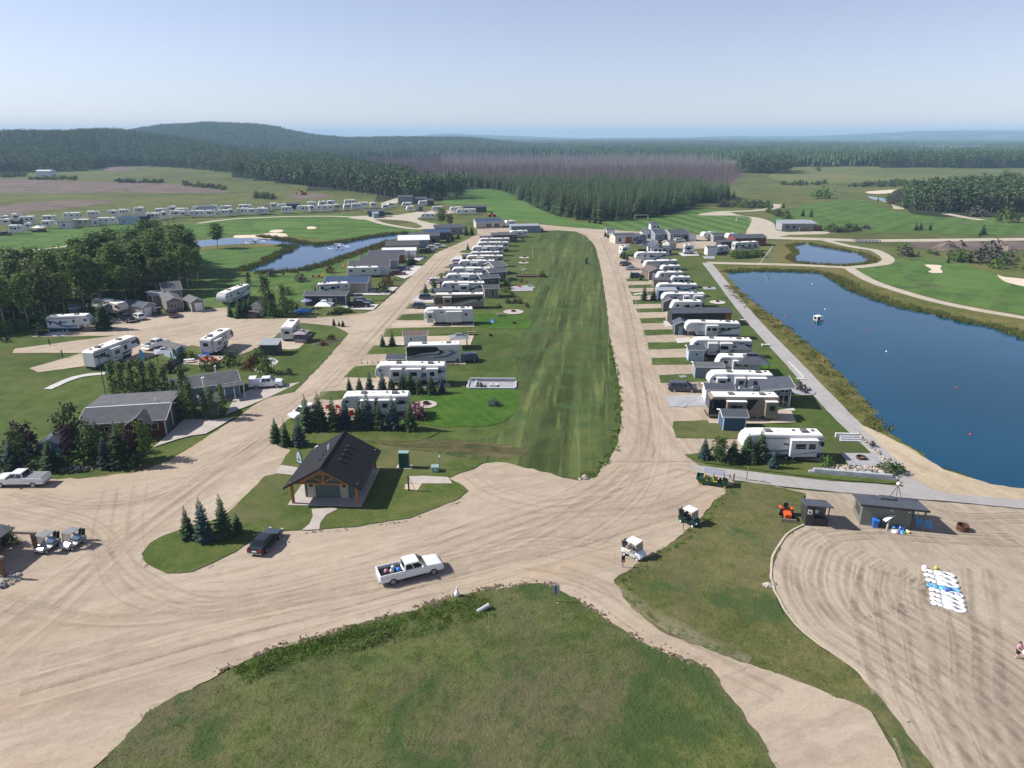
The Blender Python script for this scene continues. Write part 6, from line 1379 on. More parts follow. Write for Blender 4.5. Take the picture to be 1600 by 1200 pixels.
cabin((1085,592),(1128,593),2.7,2.4,'long grey shed with two small windows opposite the dark pavilion roof',roof='gx',p=.3,wall='bluegrey_siding',roofm='grey_shingles',near=[(2.0,2.9,1.1,1.8)],cat='shed',name='garden_shed')
gazebo((1152,588),(1200,589),4.6,2.5,'big dark hip-roofed pavilion between two white trailers','slate_roof','brown_timber',.55,'shade_pavilion')
rv((1119,583),(1187,584),'t','L','white travel trailer with sloped nose behind the dark pavilion','wt',slide=[(2.8,5.8,[(3.2,4.2),(4.7,5.5)])])
cabin((1075,565),(1099,565.5),2.6,2.5,'pale blue-grey shed with twin window before the long fifth wheel',roof='gx',p=.35,wall='sky_siding',roofm='slate_roof',near=[(1.2,1.9,1.2,1.9)],cat='shed',name='garden_shed')
rv((1080,559),(1174,560),'5','L','long white fifth wheel with grey stripes and a big dark window','wd',slide=[(3.0,4.9,[]),(5.4,7.8,[(5.5,7.0)])])
gazebo((1142,562),(1171,563),3.2,2.3,'dark hip-roofed gazebo before the long fifth wheel','slate_roof','trim_black',.5)
cabin((1053,524),(1075,524.5),3.2,2.5,'dark small gabled shed with grey-green front at a fifth wheel nose',roof='gy',p=.5,wall='charcoal_siding',roofm='bluegrey_shingles',door=.9,doorm='door_teal',cat='shed',name='garden_shed')
rv((1070,529),(1155,530),'5','L','white fifth wheel with three big dark windows and grey swirls','w',slide=[(4.3,6.9,[(4.6,5.2),(5.6,6.6)])],wins=[(7.6,8.6,1.9,2.6),(9.0,9.8,1.9,2.6)])
cabin((1049,509),(1141,508),4.2,3.0,'long black cabin with an orange wood panel and navy roof',roof='gx',p=.35,wall='dark_siding',roofm='slate_roof',trim='trim_black',near=[(3.2,3.7,2.0,2.4),(6.1,6.6,2.0,2.4)],corner=False)
A_,rz_,L_=place((1049,509),(1141,508));pan=bpy.data.objects['cabin']
wood_parent=[c for c in COL.objects if c.get('label','').startswith('long black cabin')][0]
MB().box(L_*.90,L_+.02,-.03,.02,.05,2.85).build('wood_panel',M['orange_wood'],wood_parent)
rv((1048,491),(1096,491),'t','L','white trailer roof showing behind the long black cabin','w',simple=True)
cabin((1035,487),(1058,487.5),3.0,2.5,'dark gabled shed with white trim before a fifth wheel',roof='gy',p=.5,wall='charcoal_siding',roofm='charcoal_shingles',cat='shed',name='garden_shed')
rv((1035,481),(1101,480),'5','L','white fifth wheel with boxed slide-out beside the round white patio','wd',slide=[(5.2,6.8,[(5.6,6.5)]),(8.0,10.4,[(8.8,9.6)])])
rv((1026,464),(1089,464),'5','L','white trailer with dark stripe above the bright blue shed','wb')
cabin((1028,470),(1056,470),2.6,2.8,'bright blue shed under a trailer roofline',roof='mono',p=.1,wall='blue_siding',roofm='grey_metal_roof',cat='shed',name='garden_shed')
cabin((1021,450),(1046,450),2.5,2.2,'low dark brown shed with flat roof among trailers',roof='mono',p=.1,wall='taupe_siding',roofm='slate_roof',cat='shed',name='garden_shed',simple=True)
rv((1047,450),(1078,450),'t','L','small white trailer behind the low dark brown shed','w')
rv((1027,442),(1067,441),'t','L','short white travel trailer with grey swoosh and dark windows, nearer one','wd');rv((1033,431),(1063,430),'t','L','short white travel trailer with dark bunk windows, farther one','wd')
cabin((1013,438),(1037,437),6,2.7,'brown shed with white arched door beside two short trailers',roof='gy',p=.4,wall='brown_siding',roofm='brown_shingles',gar=(1.2,2.6,'door_white'),cat='shed',name='garden_shed')
rv((1007,424),(1059,422),'t','L','long grey-sided trailer under a rounded roof','s');rv((993,412),(1042,411),'5','L','white fifth wheel with aqua stripe, last of the long row','wb')
car((996,434),(1012,434),'grey suv parked between small spruces in front of the brown shed','grey_paint');car((988,422),(1003,422),'white and black car parked beside the grey-sided trailer','silver_paint','sedan');car((977,415),(988,413),'black suv parked at the last trailer of the right row','black_paint')
car((1066,611),(1092,612),'violet-grey minivan with a roof box parked on a gravel drive','violet_grey_paint','van')
o=empty('patio_umbrella_cart',G(1066,602),.3,'small dark cart with canopy standing behind the parked minivan','cart');MB().box(-.7,.7,-.45,.45,.3,.7).build('body',M['canvas_dark'],o);MB().box(-.6,.6,-.5,.5,1.65,1.72).build('roof',M['grey_siding'],o)
for x in(-.5,.5):
 for y in(-.38,.38):MB().tube((x,y,.6),(x,y,1.66),.025,n=4).build('post',M['rack_black'],o)
for x in(-.5,.5):MB().tube((x,-.5,.22),(x,.5,.22),.22,n=10).build('wheel',M['tyre_rubber'],o)
for k,px in enumerate(((1093,605),(1098,604))):
 o=empty('bicycle',G(*px),.2+.3*k,('bicycle leaning left of two beside the white shed','bicycle leaning nearest the white shed wall')[k],'bicycle')
 for x in(-.5,.5):
  w_=MB()
  for i in range(12):w_.tube((x+.33*math.cos(i*.5236),0,.34+.33*math.sin(i*.5236)),(x+.33*math.cos((i+1)*.5236),0,.34+.33*math.sin((i+1)*.5236)),.025,n=4)
  w_.build('wheel',M['tyre_rubber'],o)
 MB().tube((-.5,0,.34),(-.15,0,.85),.025,n=4).tube((-.15,0,.85),(.35,0,.8),.025,n=4).tube((.35,0,.95),(.5,0,.34),.025,n=4).tube((-.15,0,.85),(.05,0,.35),.025,n=4).tube((.05,0,.35),(.36,0,.78),.025,n=4).build('frame',M['silver_paint' if k else 'red_plastic'],o);MB().box(-.28,-.05,-.07,.07,.88,.94).build('saddle',M['rack_black'],o)
for px,py,h_,bl,t_ in((1100,717,34,1,'bluish spruce standing first by the road before the front fifth wheel'),(1166,722,46,0,'tall spruce with thin top before the nose of the front fifth wheel'),(1144,723,37,0,'dark spruce third from the road before the front fifth wheel'),(1186,722,53,0,'tallest spruce of the clump before the front fifth wheel'),(1208,732,34,1,'low broad blue spruce at the end of the front clump'),(1176,726,22,0,'short spruce between the two tall ones of the front clump')):sp_at(px,py,h_,t_,bool(bl),None,1.15)
rnd_tree((1122,722),38,'green','round-headed little tree second from the road before the front fifth wheel')
for px,h_ in(((1006,470),27),((1021,470),22),((1001,438),14),((986,435),13),((1088,455),12),((1052,446),9)):sp_at(px[0],px[1],h_,{27:'tall thin spruce over the white boat hull in the right row',22:'spruce at the blue shed in the right row',14:'little spruce right of the parked grey suv',13:'little spruce left of the parked grey suv',12:'small spruce on the lawn by the pond walk',9:'tiny spruce at the small white trailer'}[h_])
o=empty('canoe',G(1003,461),R(8),'white upturned canoe lying on a gravel drive in the right row','canoe');MB().lathe([(.02,-2.6),(.3,-1.6),(.42,0),(.3,1.6),(.02,2.6)],10).build('hull',M['plastic_white'],o,smooth=True);o.children[0].rotation_euler=(0,R(90),0);o.children[0].location=(0,0,.22);MB().box(-1.6,1.6,-.02,.02,.58,.64).build('keel',M['plastic_white'],o)
disc_pad((1121,473),2.1,'round_patio','pale_concrete');fire_pit((1121,472.5),'pale fire pit on the round white patio by the pond walk',.9);sheet('patio_slab',[(1097,449),(1117,449),(1119,453),(1100,453)],Z4,m_paver,smooth=False,jit=0);fire_pit((1108,450.5),'dark fire pit on the square patio by the pond walk',.8)
for px,L_ in(((1158,502),1.8),((1196,541),1.8)):
 o=empty('garden_bench',G(*px),R(-2),{1158:'white low bench beside the pond walk, farther one',1196:'white low bench beside the pond walk, nearer one'}[px[0]],'bench');MB().box(-L_/2,L_/2,-.25,.25,.38,.45).build('seat',M['plastic_white'],o)
 for x in(-L_/2+.2,L_/2-.2):MB().box(x-.06,x+.06,-.22,.22,0,.38).build('leg',M['plastic_white'],o)
o=empty('stone_steps',G(1311,690),R(-4),'pale block steps let into the lawn beside the pond walk','steps');
for k in range(3):MB().box(.2+.2*k,3.2,.5*k,.5*k+.48,0,.15+.12*k).build('step',M['concrete_block'],o)
MB().box(0,3.4,1.5,1.75,0,.7).build('coping',M['plastic_white'],o)
for k,(px,rz_)in enumerate((((1243,609),2.2),((1250,607),3.0),((1262,611),4.0),((1258,615),5.2))):chair(px,rz_,('dark garden chair at the fire circle, left of four','dark garden chair at the fire circle, rear of four','dark garden chair at the fire circle, right of four','dark garden chair at the fire circle, front of four')[k],'canvas_dark','dark chairs round the fire circle by the pond walk')
disc_pad((1253,612),2.2,'round_patio','grey_pavers');fire_pit((1253,611.5),'fire ring inside the circle of dark chairs')
sheet('white_edging',[(1230,566),(1234,566),(1258,590),(1254,591)],Z5,m_concw,smooth=False,jit=0);sheet('patio_slab',[(1242,592),(1256,591),(1260,594),(1247,594)],Z5,m_concw,smooth=False,jit=0)
fire_pit((1345,718),'rusty fire ring on the grey paver patio by the pond walk',1.25)
A_,rz_,L_=place((1263,739),(1401,751));o=empty('retaining_wall',A_,rz_,'low grey block retaining wall below the white rock bed','retaining wall')
wall_blocks(o,0,0,L_,0,.8,.45,1.1,2,'concrete_block',False)
def rocks_at(poly,step,nm,s0=.7,s1=1.7):
 pts=[(x,y,.05,rng.uniform(s0,s1),rng.uniform(s0,s1),rng.randrange(4))for x,y in fill(polyG(poly),step,.5,41)];return cloud(nm,pts,ROCK)
rocks_at([(1263,735),(1310,729),(1340,729),(1390,732),(1400,744),(1340,741),(1290,738)],.42,'rock_bed',.8,2.0)
rocks_at([(1336,679),(1342,679),(1380,712),(1402,735),(1394,736),(1366,708)],.5,'rock_bed')
shrub((1393,738),1.5,'green','bright green bush at the corner of the block wall',None,1.5);shrub((1291,729),1.3,'dark','dark bush at the left end of the rock bed');shrub((1362,698),.8,'olive','dark low bush between the rocks and the pond walk')
rocks_at([(100,730),(165,727),(160,733),(90,737)],.5,'rock_bed',.7,1.4);rocks_at([(0,738),(80,738),(150,732),(225,727),(225,729),(150,735),(80,741),(0,741)],.7,'rock_edging',.5,1.1)
shrub((215,722),1.2,'olive','ragged low bush at the driveway end of the front garden')
# ------------------------------------------------------------------ beach corner
def beach_hut():
 A,rz,L=place((1343,821),(1420,829));o=empty('beach_hut',A,rz,'olive beach hut with dark roof and open right end on the sand','hut');Wd=3.4
 MB().prism_x([(0,0),(Wd,0),(Wd,2.1),(0,2.75)],0,L).build('wall',M['olive_siding'],o)
 MB().prism_x([(Wd+.35,2.02),(-.45,2.82),(-.45,2.94),(Wd+.35,2.14)][::-1],-.35,L+1.55).build('roof',M['slate_roof'],o)
 MB().box(-.4,L+1.6,-.5,-.44,2.72,2.95).build('fascia',M['trim_black'],o)
 MB().box(L+1.25,L+1.42,-.1,.08,0,2.72).build('post',M['olive_siding'],o);MB().box(L+1.25,L+1.42,Wd-.2,Wd,0,2.1).build('post',M['olive_siding'],o);MB().box(L+.02,L+1.42,.0,Wd,0,.1).build('deck',M['weathered_timber'],o)
 MB().box(L-.02,L+.03,.5,1.5,.1,2.1).build('door',M['red_siding'],o)
 for q in(2.9,4.7,5.6):MB().box(q,q+.3,-.04,.02,2.25,2.37).build('wall_light',M['lamp_clear'],o)
 MB().box(-.04,.02,.8,2.6,.9,1.9).build('window',M['dark_glass'],o);MB().box(2.4,4.0,2.3,3.1,2.3,2.62).build('roof_hatch',M['slate_roof'],o)
 return o
hut=beach_hut()
def on_hut(x,y,z=0):
 ca,sa=math.cos(hut.rotation_euler.z),math.sin(hut.rotation_euler.z);return(hut.location.x+ca*x-sa*y,hut.location.y+sa*x+ca*y,z)
o=empty('camera_mast',on_hut(4.2,3.0,2.2),0,'white weather camera on a three-legged mast above the beach hut','mast');
for a_ in(0,2.09,4.19):MB().tube((.75*math.cos(a_),.75*math.sin(a_),0),(0,0,1.9),.03,n=5).build('leg',M['rack_black'],o)
MB().lathe([(.1,1.85),(.22,2.0),(.2,2.2),(.05,2.3)],10).build('camera_head',M['plastic_white'],o)
o=empty('recycling_bin',G(1366,824),hut.rotation_euler.z,'blue wheelie bin against the front of the beach hut','bin');MB().add([(-.25,-.3,0),(.25,-.3,0),(.25,.3,0),(-.25,.3,0),(-.34,-.38,1.0),(.34,-.38,1.0),(.34,.38,1.0),(-.34,.38,1.0)],[(3,2,1,0),(4,5,6,7),(0,1,5,4),(1,2,6,5),(2,3,7,6),(3,0,4,7)]).build('body',M['blue_plastic'],o,bevel=.03);MB().prism_x([(-.42,1.0),(.4,1.0),(.4,1.1),(0,1.18),(-.42,1.08)],-.36,.36).build('lid',M['blue_plastic'],o);MB().tube((-.3,.3,.12),(.3,.3,.12),.12,n=8).build('wheel',M['tyre_rubber'],o)
o=empty('waste_drum',G(1377,824),0,'black round waste drum right of the blue wheelie bin','drum');MB().lathe([(.33,0),(.36,.5),(.38,.95)],12).build('body',M['canvas_dark'],o);MB().lathe([(.40,.95),(.36,1.06),(.1,1.12)],12).build('lid',M['rack_black'],o)
o=empty('propane_barbecue',G(1350,816),hut.rotation_euler.z,'small grey barbecue at the left end of the beach hut','barbecue');MB().box(-.35,.35,-.25,.25,.55,.8).build('firebox',M['rack_black'],o);MB().tube((-.35,0,.82),(.35,0,.82),.26,n=10).build('lid',M['silver_gelcoat'],o)
for x in(-.3,.3):MB().box(x-.03,x+.03,-.2,.2,0,.55).build('leg',M['rack_black'],o)
o=empty('beach_stroller',G(1388,829),.3,'grey frame chair with white canopy tilted before the beach hut','beach chair');MB().tube((-.3,0,0),(-.1,.1,1.5),.09,n=7).tube((.25,.3,0),(-.1,.1,1.2),.05,n=6).build('frame',M['silver_gelcoat'],o);MB().add([(-.8,-.2,1.35),(.7,.1,1.7),(.7,.5,1.7),(-.8,.3,1.35),(-.8,-.2,1.42),(.7,.1,1.77),(.7,.5,1.77),(-.8,.3,1.42)],[(3,2,1,0),(4,5,6,7),(0,1,5,4),(1,2,6,5),(2,3,7,6),(3,0,4,7)]).build('canopy',M['canvas_white'],o)
for k,(px,m_,s,t_)in enumerate((((1397,826),'sky_blue_plastic',.4,'light blue beach toy leaning on the hut wall'),((1405,829),'blue_plastic',.55,'dark blue inflatable heaped before the hut'),((1408,826),'canvas_white',.4,'white towel on the pile of beach toys'),((1398,833),'pale_pink_plastic',.4,'pale pink swim ring before the hut'),((1410,834),'sky_blue_plastic',.32,'light blue bucket in front of the toy pile'),((1418,833),'yellow_paint',.28,'yellow sand bucket right of the toy pile'),((1402,831),'pink_cloth',.3,'red and pink toy in the middle of the pile'))):
 o=empty('beach_toy',G(*px),k,t_,'beach toy');MB().lathe([(s*.7,0),(s,s*.3),(s*.95,s*.7),(s*.5,s*1.05)],9).build('body',M[m_],o,smooth=True);MB().box(-s*.9,s*.9,-.04,.04,s*.9,s*1.2).build('handle',M['canvas_white' if k%2 else m_],o)
o=empty('swim_mat',G(1443,819),hut.rotation_euler.z-.25,'flat light blue swim mat lying in the hut shade','swim mat')
for k in range(5):MB().box(-.8+k*.33,-.5+k*.33,-1.0,1.0,.04,.13).build('air_tube',M['sky_blue_plastic'],o,bevel=.04)
fire_pit((1503,829),'dark rusty steel fire ring on the open sand',1.25,h=.75)
A_,rz_,L_=place((1257,822),(1292,825));kk=empty('rental_kiosk',A_,rz_,'black kiosk shed with hatch front at the corner of the sand','kiosk')
MB().prism_x([(0,0),(2.5,0),(2.5,2.0),(0,2.7)],0,L_*.36).build('wall',M['dark_siding'],kk);MB().box(L_*.36,L_,1.3,2.5,0,2.1).build('back_wall',M['olive_siding'],kk);MB().box(L_*.36+.06,L_-.08,.15,.75,0,1.0).build('counter',M['dark_siding'],kk)
MB().box(L_-.1,L_,-.02,.1,0,2.6).build('post',M['trim_black'],kk);MB().prism_x([(2.8,1.95),(-.45,2.78),(-.45,2.9),(2.8,2.07)][::-1],-.25,L_+.25).build('roof',M['slate_roof'],kk)
MB().box(.12,.62,-.03,.02,1.55,2.15).build('notice',M['plastic_white'],kk);MB().box(.85,L_*.36+.25,-.5,-.05,2.0,2.35).build('hatch',M['bluegrey_siding'],kk);MB().box(.28,.45,-.04,-.028,1.65,1.95).build('pictogram',M['dark_cloth'],kk)
A_=G(1228,808);o=empty('ride_on_tractor',A_,R(-100),'small orange-red tractor with front blade standing on the grass slope','tractor')
MB().prism_y([(-.9,.45),(1.1,.45),(1.15,.95),(.3,1.02),(.2,.75),(-.4,.75),(-.5,.9),(-.9,.9)],-.38,.38).build('body',M['orange_paint'],o,bevel=.04);MB().box(-.75,-.3,-.25,.25,.9,1.05).box(-.85,-.72,-.25,.25,1.0,1.45).build('seat',M['rack_black'],o)
for y in(-.62,.62):
 MB().box(-.95,-.1,y-.16,y+.16,.95,1.05).build('fender',M['orange_paint'],o,bevel=.03);t_=MB().tube((-.5,y-.15,.5),(-.5,y+.15,.5),.5,n=14).build('wheel',M['tyre_rubber'],o);MB().tube((-.5,y-.16,.5),(-.5,y+.16,.5),.25,n=8).build('rim',M['silver_paint'],t_);MB().tube((.8,y-.1,.3),(.8,y+.1,.3),.3,n=12).build('wheel',M['tyre_rubber'],o)
MB().box(1.35,1.5,-.85,.85,.1,.55).build('blade',M['weathered_timber'],o);MB().box(.9,1.4,-.3,-.2,.35,.45).box(.9,1.4,.2,.3,.35,.45).build('blade_arm',M['rack_black'],o);MB().tube((.3,0,1.0),(.05,0,1.25),.03,n=5).build('steering_column',M['rack_black'],o)
o=empty('roll_bar',(0,0,0));bpy.data.objects.remove(o)
def float_(px,rz_,label,group='white inflatable floats laid out on the sand',m_='vinyl_white'):
 o=empty('inflatable_float',G(*px),rz_,label,'inflatable float',group)
 def ring(cx,rx,ry,r,z):
  b=MB();n=16;m2=6;vs=[]
  for i in range(n):
   a=6.2832*i/n
   for j in range(m2):
    c_=6.2832*j/m2;rr=1+r/rx*math.cos(c_);vs.append((cx+rx*math.cos(a)+r*math.cos(c_)*math.cos(a),ry*math.sin(a)+r*math.cos(c_)*math.sin(a),z+r*math.sin(c_)))
  b.add(vs,[(i*m2+j,((i+1)%n)*m2+j,((i+1)%n)*m2+(j+1)%m2,i*m2+(j+1)%m2)for i in range(n)for j in range(m2)]);return b
 ring(.75,.55,.34,.15,.16).build('tail_ring',M[m_],o,smooth=True);ring(-1.25,.2,.2,.11,.2).build('head_ring',M[m_],o,smooth=True)
 b=MB();
 for x0,x1,w0,w1,z in((-1.1,-.5,.14,.36,.24),(-.5,.55,.36,.42,.26)):
  n=7;vs=[]
  for x,w in((x0,w0),(x1,w1)):vs+=[(x,w*math.cos(6.2832*i/n),.16+.16*math.sin(6.2832*i/n))for i in range(n)]
  b.add(vs,[(i,(i+1)%n,n+(i+1)%n,n+i)for i in range(n)]+[tuple(range(n))[::-1],tuple(range(n,2*n))])
 b.build('hull',M[m_],o,smooth=True);return o
fl=[((1467,898),'topmost white float of the line on the sand'),((1470,906),'second white float from the top of the line'),((1473,914),'third white float from the top, above the blue one'),((1479,929),'white float just below the blue one'),((1480,937),'third white float from the bottom of the line'),((1481,944),'second white float from the bottom of the line'),((1483,951),'bottom white float of the line on the sand')]
for px,t_ in fl:float_(px,R(-26),t_)
float_((1475,922),R(-26),'light blue float lying across the middle of the white line',None,'sky_blue_plastic')
for px,m_,r_,t_ in(((1444,891),'pale_pink_plastic',.30,'pale pink ball left of the white floats'),((1462,890),'yellow_paint',.2,'small yellow ball above the white floats')):
 o=empty('beach_ball',G(*px),0,t_,'ball');MB().lathe([(r_*math.sin(a*math.pi/8),r_-r_*math.cos(a*math.pi/8))for a in range(1,8)],14).build('skin',M[m_],o,smooth=True);MB().lathe([(.05,2*r_-.01),(.05,2*r_+.015)],6).build('valve',M['plastic_white'],o)
o=empty('folded_cloth',G(1477,926),.5,'dark blue and pink cloth dropped on the floats','cloth');o.location.z=.34;MB().add([(-.4,-.2,0),(.3,-.3,0),(.5,.1,.02),(-.2,.25,.03),(0,0,.14)],[(3,2,1,0),(0,1,4),(1,2,4),(2,3,4),(3,0,4)]).build('blue_part',M['blue_plastic'],o);MB().add([(-.35,-.1,.08),(-.05,-.12,.11),(-.1,.12,.10)],[(0,1,2)]).build('pink_part',M['pink_cloth'],o)
o=empty('beach_sandal_bag',G(1496,933),.3,'small grey-green bag on the sand right of the floats','bag');MB().lathe([(.3,0),(.34,.15),(.2,.35)],8).build('bag',M['silver_gelcoat'],o);MB().box(-.75,-.4,-.15,.15,0,.1).build('strap',M['lime_leaves']if 'lime_leaves' in M else lf_lime,o)
def person():
 P0=G(1588,1029);o=empty('person',P0,R(200),'person in pink top and dark shorts carrying a big pale ball on the sand','person')
 J={'pel':(0,0,.92),'ch':(0,.0,1.25),'nk':(0,0,1.42),'hip_l':(.10,0,.88),'kn_l':(.14,.06,.48),'an_l':(.20,0,.08),'to_l':(.22,.18,.03),'hip_r':(-.10,0,.88),'kn_r':(-.13,.05,.48),'an_r':(-.16,-.05,.08),'to_r':(-.17,.13,.03),
'sh_l':(.19,0,1.36),'el_l':(.27,.08,1.10),'wr_l':(.24,.30,1.06),'ha_l':(.22,.38,1.06),'sh_r':(-.19,0,1.36),'el_r':(-.27,.10,1.10),'wr_r':(-.18,.31,1.06),'ha_r':(-.15,.38,1.06),'hd':(0,.02,1.50)}
 rad={'pel':.155,'ch':.14,'nk':.06,'hip_l':.10,'hip_r':.10,'kn_l':.062,'kn_r':.062,'an_l':.042,'an_r':.042,'to_l':.04,'to_r':.04,'sh_l':.062,'sh_r':.062,'el_l':.045,'el_r':.045,'wr_l':.032,'wr_r':.032,'ha_l':.036,'ha_r':.036,'hd':.06}
 ed=[('pel','ch'),('ch','nk'),('nk','hd'),('ch','sh_l'),('sh_l','el_l'),('el_l','wr_l'),('wr_l','ha_l'),('ch','sh_r'),('sh_r','el_r'),('el_r','wr_r'),('wr_r','ha_r'),('pel','hip_l'),('hip_l','kn_l'),('kn_l','an_l'),('an_l','to_l'),('pel','hip_r'),('hip_r','kn_r'),('kn_r','an_r'),('an_r','to_r')]
 k=list(J);vs=[J[x]for x in k];es=[(k.index(a),k.index(b))for a,b in ed];rr=[rad[x]for x in k]
 for s,hn in((1,'ha_l'),(-1,'ha_r')):
  h0=Vector(J[hn]);hi=k.index(hn)
  for f,(dx,dy,dz)in enumerate(((.0,.10,.035),(-.01*s,.11,.012),(-.01*s,.105,-.012),(0,.085,-.034),(-.05*s,.05,.05))):
   vs+=[tuple(h0+Vector((dx*.6,dy*.5,dz))),tuple(h0+Vector((dx-.015*s,dy,dz*.9)))];rr+=[.0095,.008];n_=len(vs);es+=[(hi,n_-2),(n_-2,n_-1)]
 me=bpy.data.meshes.new('body');me.from_pydata(vs,es,[]);b_=link('body',me,o)
 sk=b_.modifiers.new('skin','SKIN');b_.modifiers.new('smooth','SUBSURF').levels=1
 me.materials.append(M['skin'])
 for i,v in enumerate(me.skin_vertices[0].data):v.radius=(rr[i],rr[i]);v.use_root=(i==0)
 MB().lathe([(.03,1.48),(.075,1.50),(.10,1.56),(.105,1.63),(.09,1.70),(.04,1.74)],12).build('head',M['skin'],o,smooth=True)
 f=MB().box(-.02,.02,.09,.125,1.58,1.62);f.build('nose',M['skin'],o,bevel=.008);
 for x in(-.04,.04):MB().box(x-.014,x+.014,.088,.104,1.625,1.64).build('eye',M['dark_cloth'],o);MB().box(x*2.6-.01,x*2.6+.01,-.02,.02,1.58,1.64).build('ear',M['skin'],o,bevel=.008)
 MB().box(-.03,.03,.085,.104,1.545,1.555).build('mouth',M['pink_cloth'],o)
 MB().lathe([(.112,1.60),(.118,1.66),(.10,1.73),(.04,1.765)],12,0,-.018).build('hair',M['hair_brown'],o,smooth=True);MB().tube((0,-.1,1.66),(0,-.16,1.45),.04,.015,6).build('ponytail',M['hair_brown'],o)
 MB().lathe([(.185,.95),(.165,1.1),(.19,1.28),(.19,1.36),(.09,1.43)],14).build('top',M['pink_cloth'],o,smooth=True)
 for x in(-1,1):MB().tube((x*.17,0,1.37),(x*.25,.05,1.19),.082,.07,8).build('sleeve',M['pink_cloth'],o)
 MB().lathe([(.19,.80),(.195,.92),(.185,1.0)],14).tube((.11,.01,.86),(.13,.04,.6),.115,.10,10).tube((-.11,.01,.86),(-.13,.04,.6),.115,.10,10).build('shorts',M['dark_cloth'],o)
 return o
pp_=person()
o=empty('beach_ball',(0,0,0),0,'big pale pink ball held in front of the person on the sand','ball');r_=.28
ca,sa=math.cos(pp_.rotation_euler.z),math.sin(pp_.rotation_euler.z);x,y=.0,.60;o.location=(pp_.location.x+ca*x-sa*y,pp_.location.y+sa*x+ca*y,.80)
MB().lathe([(r_*math.sin(a*math.pi/8),r_-r_*math.cos(a*math.pi/8))for a in range(1,8)],14).build('skin',M['pale_pink_plastic'],o,smooth=True);MB().lathe([(.05,2*r_-.01),(.05,2*r_+.015)],6).build('valve',M['plastic_white'],o)
post((1166,752),2.1,'tall thin grey post at the edge of the asphalt path','marker_post','post',w=.06);post((1146,753),1.2,'short dark post beside the utility cart','marker_post','post','rack_black',.07)
o=empty('chain_barrier',G(1140,748),0,'low cable barrier between the two posts by the path','barrier');a_,b_=G(1133,748),G(1205,757);MB().tube(a_-o.location+Vector((0,0,.55)),G(1166,752)-o.location+Vector((0,0,.35)),.03,n=5).tube(G(1166,752)-o.location+Vector((0,0,.35)),b_-o.location+Vector((0,0,.2)),.03,n=5).build('cable',M['brown_timber'],o);MB().box(-.05,.05,-.05,.05,0,.6).build('anchor',M['rack_black'],o)
o=empty('path_sign',G(973,887),0,'dark small sign board on a post at the lane entrance','sign');MB().tube((0,0,0),(0,0,1.4),.05,n=6).build('pole',M['weathered_timber'],o);MB().box(-.18,.18,-.08,-.03,.7,1.45).build('board',M['rack_black'],o);MB().box(-.10,.10,-.10,-.08,.8,1.0).build('plate',M['silver_gelcoat'],o)
o=empty('notice_sign',G(868,941),R(-4),'grey sign board seen from behind at the tip of the ditch grass','sign');MB().tube((0,0,0),(0,0,2.0),.06,n=6).build('pole',M['weathered_timber'],o);MB().box(-.34,.34,-.03,.03,1.05,1.95).build('board',M['silver_gelcoat'],o);MB().box(-.05,.05,-.06,-.03,1.0,1.8).build('back_rail',M['rack_black'],o);link('stone',pebble(79,m_rock,.14),o,(.15,-.2,0))
post((1067,829),1.0,'short thin stake at the grass edge by the green golf cart','marker_post','post','weathered_timber')
o=empty('bollard_light',G(714,932),0,'white bottle-shaped bollard at the edge of the forecourt','bollard');MB().lathe([(.26,0),(.28,.35),(.2,.55),(.09,.62),(.08,1.0),(.05,1.1)],12).build('body',M['plastic_white'],o,smooth=True);MB().lathe([(.30,0),(.31,.08)],12).build('base',M['concrete_block'],o)
o=empty('culvert_pipe',G(755,955),R(30),'pale end of a culvert pipe in the bright ditch grass','pipe');MB().tube((-.6,0,.15),(.6,0,.45),.22,n=12).build('pipe',M['silver_gelcoat'],o);MB().tube((.55,0,.44),(.62,0,.46),.25,n=12).build('rim',M['silver_gelcoat'],o)
o=empty('boulder',G(914,748),.7,'pale boulder at the near end of the meadow by the road','boulder');link('stone',pebble(80,m_rock,.55),o);link('stone',pebble(81,m_rock,.3),o,(-.7,.2,0))
o=empty('boulder',G(1199,915),.2,'pale sand-coloured flat boulder at the edge of the sand','boulder');link('stone',pebble(82,m_rock,.5),o,sc=(1.3,.9,.6));link('stone',pebble(83,m_rock,.3),o,(.7,0,0))
strip('sand_edging',[(1256,821),(1232,834),(1217,853),(1206,873),(1204,891),(1206,912),(1212,931),(1237,972),(1275,1006),(1337,1048),(1420,1130)],.22,Z5,m_pad,jit=.06)
# ------------------------------------------------------------------ things on the ponds
o=empty('swim_raft',G(1278,501),R(14),'white and black cube-like swim raft floating on the big pond','raft');MB().box(-1.2,1.2,-1.1,1.1,-.1,.35).build('deck',M['weathered_timber'],o);MB().prism_y([(-1.1,.35),(1.1,.35),(1.1,1.6),(.2,1.75),(-1.1,1.5)],-.95,.95).build('slide_block',M['vinyl_white'],o);MB().box(-1.13,-1.09,-.7,.7,.5,1.4).box(-1.05,-.1,-.98,-.94,.45,1.5).build('opening',M['rack_black'],o);o.scale=(.75,.75,.75)
for px,m_,t_ in(((1223,445),'red_plastic','small red buoy near the far left shore of the big pond'),((1269,444),'plastic_white','small white buoy near the far shore of the big pond'),((1289,484),'plastic_white','white buoy just above the swim raft'),((1227,495),'orange_plastic','orange buoy left of the swim raft'),((1358,516),'red_plastic','red buoy right of the swim raft'),((1385,550),'plastic_white','white buoy in the middle of the big pond'),((1495,607),'red_plastic','red buoy far right on the big pond'),((1516,680),'red_plastic','red buoy nearest the beach')):
 o=empty('buoy',G(*px),0,t_,'buoy');MB().lathe([(.1,-.08),(.2,.07),(.17,.22),(.06,.3)],10).build('float',M[m_],o,smooth=True);MB().tube((0,0,.28),(0,0,.4),.03,n=5).build('ring',M['rack_black'],o)
